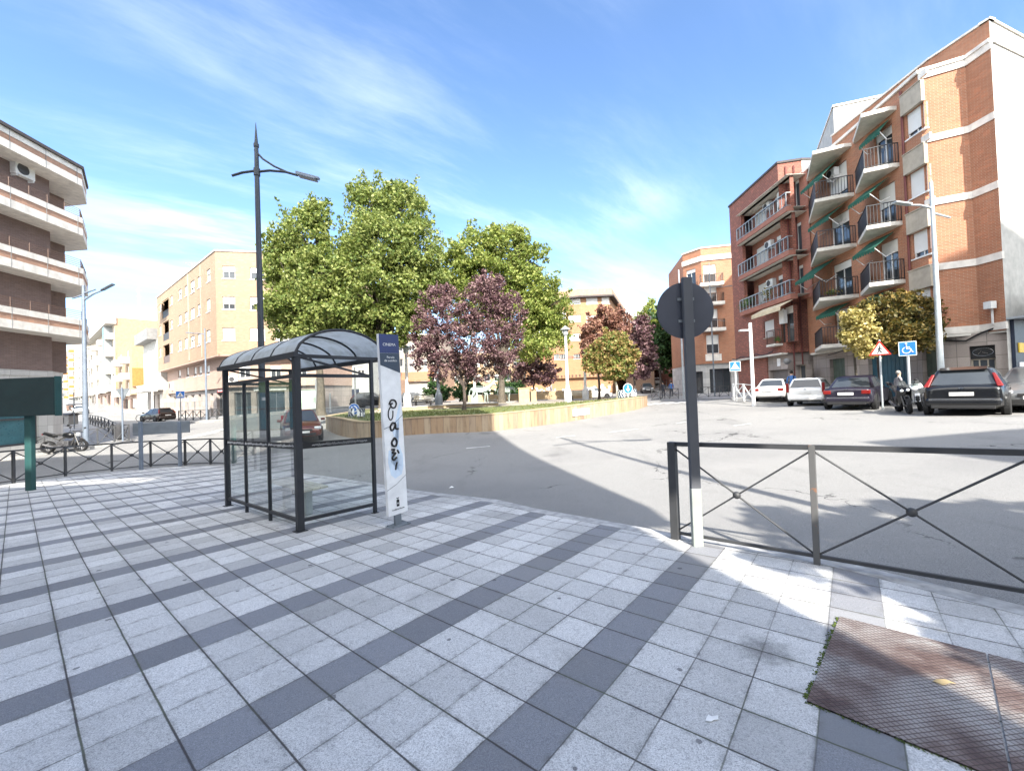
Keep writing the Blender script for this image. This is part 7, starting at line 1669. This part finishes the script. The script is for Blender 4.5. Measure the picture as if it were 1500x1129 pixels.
container('grey waste container with a dark panel at the left street corner', GP(98, 40, .12), 1.5); container('brown waste container farther up the left street', GP(107, 74, .12), 1.6, 'brown_frame'); container('second brown waste container beside the other one on the left', GP(116, 74, .12), 1.6, 'brown_frame')
def pole(label, p, h, mat='grey_metal', r=.04, name='post'):
    t = thing(name, label, 'post', p); mb = MB(); mb.tube([p-ZZ*.1, p+ZZ*h], r, 8); mb.build('pole', mat, t); mb = MB(); mb.lathe([(r*1.5, -.02), (r*1.5, .04), (r, .06)], p, 10); mb.build('foot', mat, t)
pole('thin grey post beside the waste container on the left', GP(109, 36, .12), 3.2); pole('short white bollard left of the lawn edge, seen through the shelter', GP(484, 34), 1.6, 'white_pole', .07); pole('tall white post left of the sign boards behind the roundabout', GP(465, 40), 3.0, 'white_pole', .16)
pole('thin white flag post behind the roundabout lawn', IP(521, 36), 3.6, 'white_pole', .07)
def pot(label, px, D, r, base, hh=.5, lf='pot_leaves', f=None):
    t = thing('potted_plant', label, 'potted plant', base); mb = MB(); mb.lathe([(r*.6, 0), (r*.9, r*1.1), (r, r*1.15), (r*.8, r*1.12)], base, 12); mb.build('pot', 'terracotta', t); rng = np.random.default_rng(px); C = rng.normal(size=(160, 3))*[r*.8, r*.8, hh*.35]+[0, 0, r*1.2+hh*.4]; leafmesh('leaves', C, r*.33, lf, t, px)
fB2 = Fr((19.1, 34.8), (18.9, 28.1)); fB1 = Fr((19.95, 27.35), (19.1, 18.5))
pot('bushy green plant on the lowest loggia, left', 1097, 30, .22, fB2.P(1.6, 7.42, .0), .6); pot('bushy green plant on the lowest loggia, middle', 1108, 30, .25, fB2.P(2.5, 7.42, .05), .7); pot('darker plant on the lowest loggia, right', 1150, 29, .25, fB2.P(5.0, 7.42, .05), .9, 'mixed_leaves')
pot('small plant on the first floor balcony ledge of the red block', 1179, 28, .13, fB2.P(6.3, 4.32, .3), .3); pot('terracotta planter on the lowest left wedge balcony', 1250, 25, .22, fB1.P(3.3, 6.37, .5), .35, 'mixed_leaves'); 
def table(px, D, label):
    p = GP(px, D, .12); t = thing('cafe_table', label, 'table', p); mb = MB(); mb.lathe([(.38, .72), (.38, .75)], p, 18); mb.build('top', 'steel_frame', t); mb = MB(); mb.tube([p, p+ZZ*.72], .03, 6); mb.lathe([(.22, 0), (.22, .03)], p, 12); mb.build('foot', 'steel_frame', t)
table(965, 43, 'small metal cafe table behind the far barrier')
def bike():
    p = GP(212, 44, .12); t = thing('bicycle_rack', 'dark hoop rack on the pavement by the low white wall', 'bicycle rack', p); mb = MB()
    for k in range(2):
        c = p+Vector((k*.9-.6, 0, .35)); mb.tube([c+Vector((math.cos(a)*.34, 0, math.sin(a)*.34)) for a in [2*math.pi*i/20 for i in range(21)]], .03, 5)
    mb.build('hoop', 'dark_grey', t)
bike()
# ============================================================ LIGHT, SKY, CAMERA
EL, AZX = math.radians(38), Vector((.23, -1, 0)).normalized()
sd = Vector((AZX.x*math.cos(EL), AZX.y*math.cos(EL), math.sin(EL)))
sl = bpy.data.lights.new('sun', 'SUN'); sl.energy = 3.5; sl.angle = math.radians(.55); sl.color = (1., .94, .84)
so = bpy.data.objects.new('sun', sl); COL.objects.link(so); so.rotation_euler = sd.to_track_quat('Z', 'Y').to_euler()
w = bpy.data.worlds.new('World'); sc.world = w; w.use_nodes = True; T = w.node_tree; T.nodes.clear()
n = N.__new__(N); n.t = T; n.n = T.nodes; n.l = T.links
sky = n.new('ShaderNodeTexSky', sky_type='NISHITA'); sky.sun_disc = False; sky.sun_elevation = EL; sky.sun_rotation = math.atan2(sd.x, sd.y); sky.altitude = 600; sky.air_density = 1.; sky.dust_density = .35; sky.ozone_density = 3.
g = n.coord('Generated'); x, y, z = n.sep(g)[:3]; zz = n.math('MAXIMUM', z, .03)
u = n.math('DIVIDE', x, n.math('ADD', zz, .18)); v = n.math('DIVIDE', y, n.math('ADD', zz, .18))
p = n.comb(n.math('ADD', n.math('MULTIPLY', u, .75), n.math('MULTIPLY', v, .6)), n.math('ADD', n.math('MULTIPLY', v, .75), n.math('MULTIPLY', u, -.6)), 0.)
wv = n.noise(p, .8, 3., .5, 1); pw = n.mix(.25, p, wv, 'ADD')
c1 = n.noise(n.scale(pw, (.45, 1.6, 1.)), 1.6, 9., .62); c2 = n.noise(n.scale(p, (.5, .5, 1.)), .9, 4., .5)
m = n.math('MULTIPLY', n.step(c1, .42, .72), n.step(c2, .34, .58)); low = n.math('SUBTRACT', 1., n.step(z, .0, .38))
m = n.math('ADD', n.math('MULTIPLY', m, .52), n.math('MULTIPLY', n.math('MULTIPLY', low, n.step(c1, .3, .7)), .14), clamp=True); m = n.math('MULTIPLY', m, n.math('ADD', .35, n.math('MULTIPLY', n.step(z, .04, .34), .65)), clamp=True)
col = n.mix(m, n.mix(1., sky.outputs[0], (.9, .97, 1.03), 'MULTIPLY'), (5.1, 5.45, 6.0))
rear_fill = n.math('MULTIPLY', n.step(n.math('MULTIPLY', y, -1.), -.05, .45), n.step(n.noise(p, .7, 6., .6), .25, .6))  # bright white added to the unseen sky behind the camera as fill light
col = n.mix(n.math('MULTIPLY', rear_fill, .9), col, (14., 13.7, 13.))
bg = n.new('ShaderNodeBackground'); n.l.new(col, bg.inputs[0]); bg.inputs[1].default_value = SKY if 'SKY' in globals() else .108
o = n.new('ShaderNodeOutputWorld'); n.l.new(bg.outputs[0], o.inputs[0])
cam = bpy.data.cameras.new('camera'); co = bpy.data.objects.new('camera', cam); COL.objects.link(co)
cam.sensor_width = 36.; cam.sensor_fit = 'HORIZONTAL'; cam.lens = 36.*FP/1500.; cam.clip_start = .05; cam.clip_end = 3000
M = Matrix((RT, UP, -_F)).transposed().to_4x4(); M.translation = Vector((0, 0, EYE)); co.matrix_world = M
sc.camera = co
sc.view_settings.view_transform = 'Standard'; sc.view_settings.look = 'None'; sc.view_settings.gamma = 1; sc.view_settings.use_curve_mapping = False
sc.view_settings.exposure = 1.87
sc.cycles.max_bounces = 8; sc.cycles.transparent_max_bounces = 16
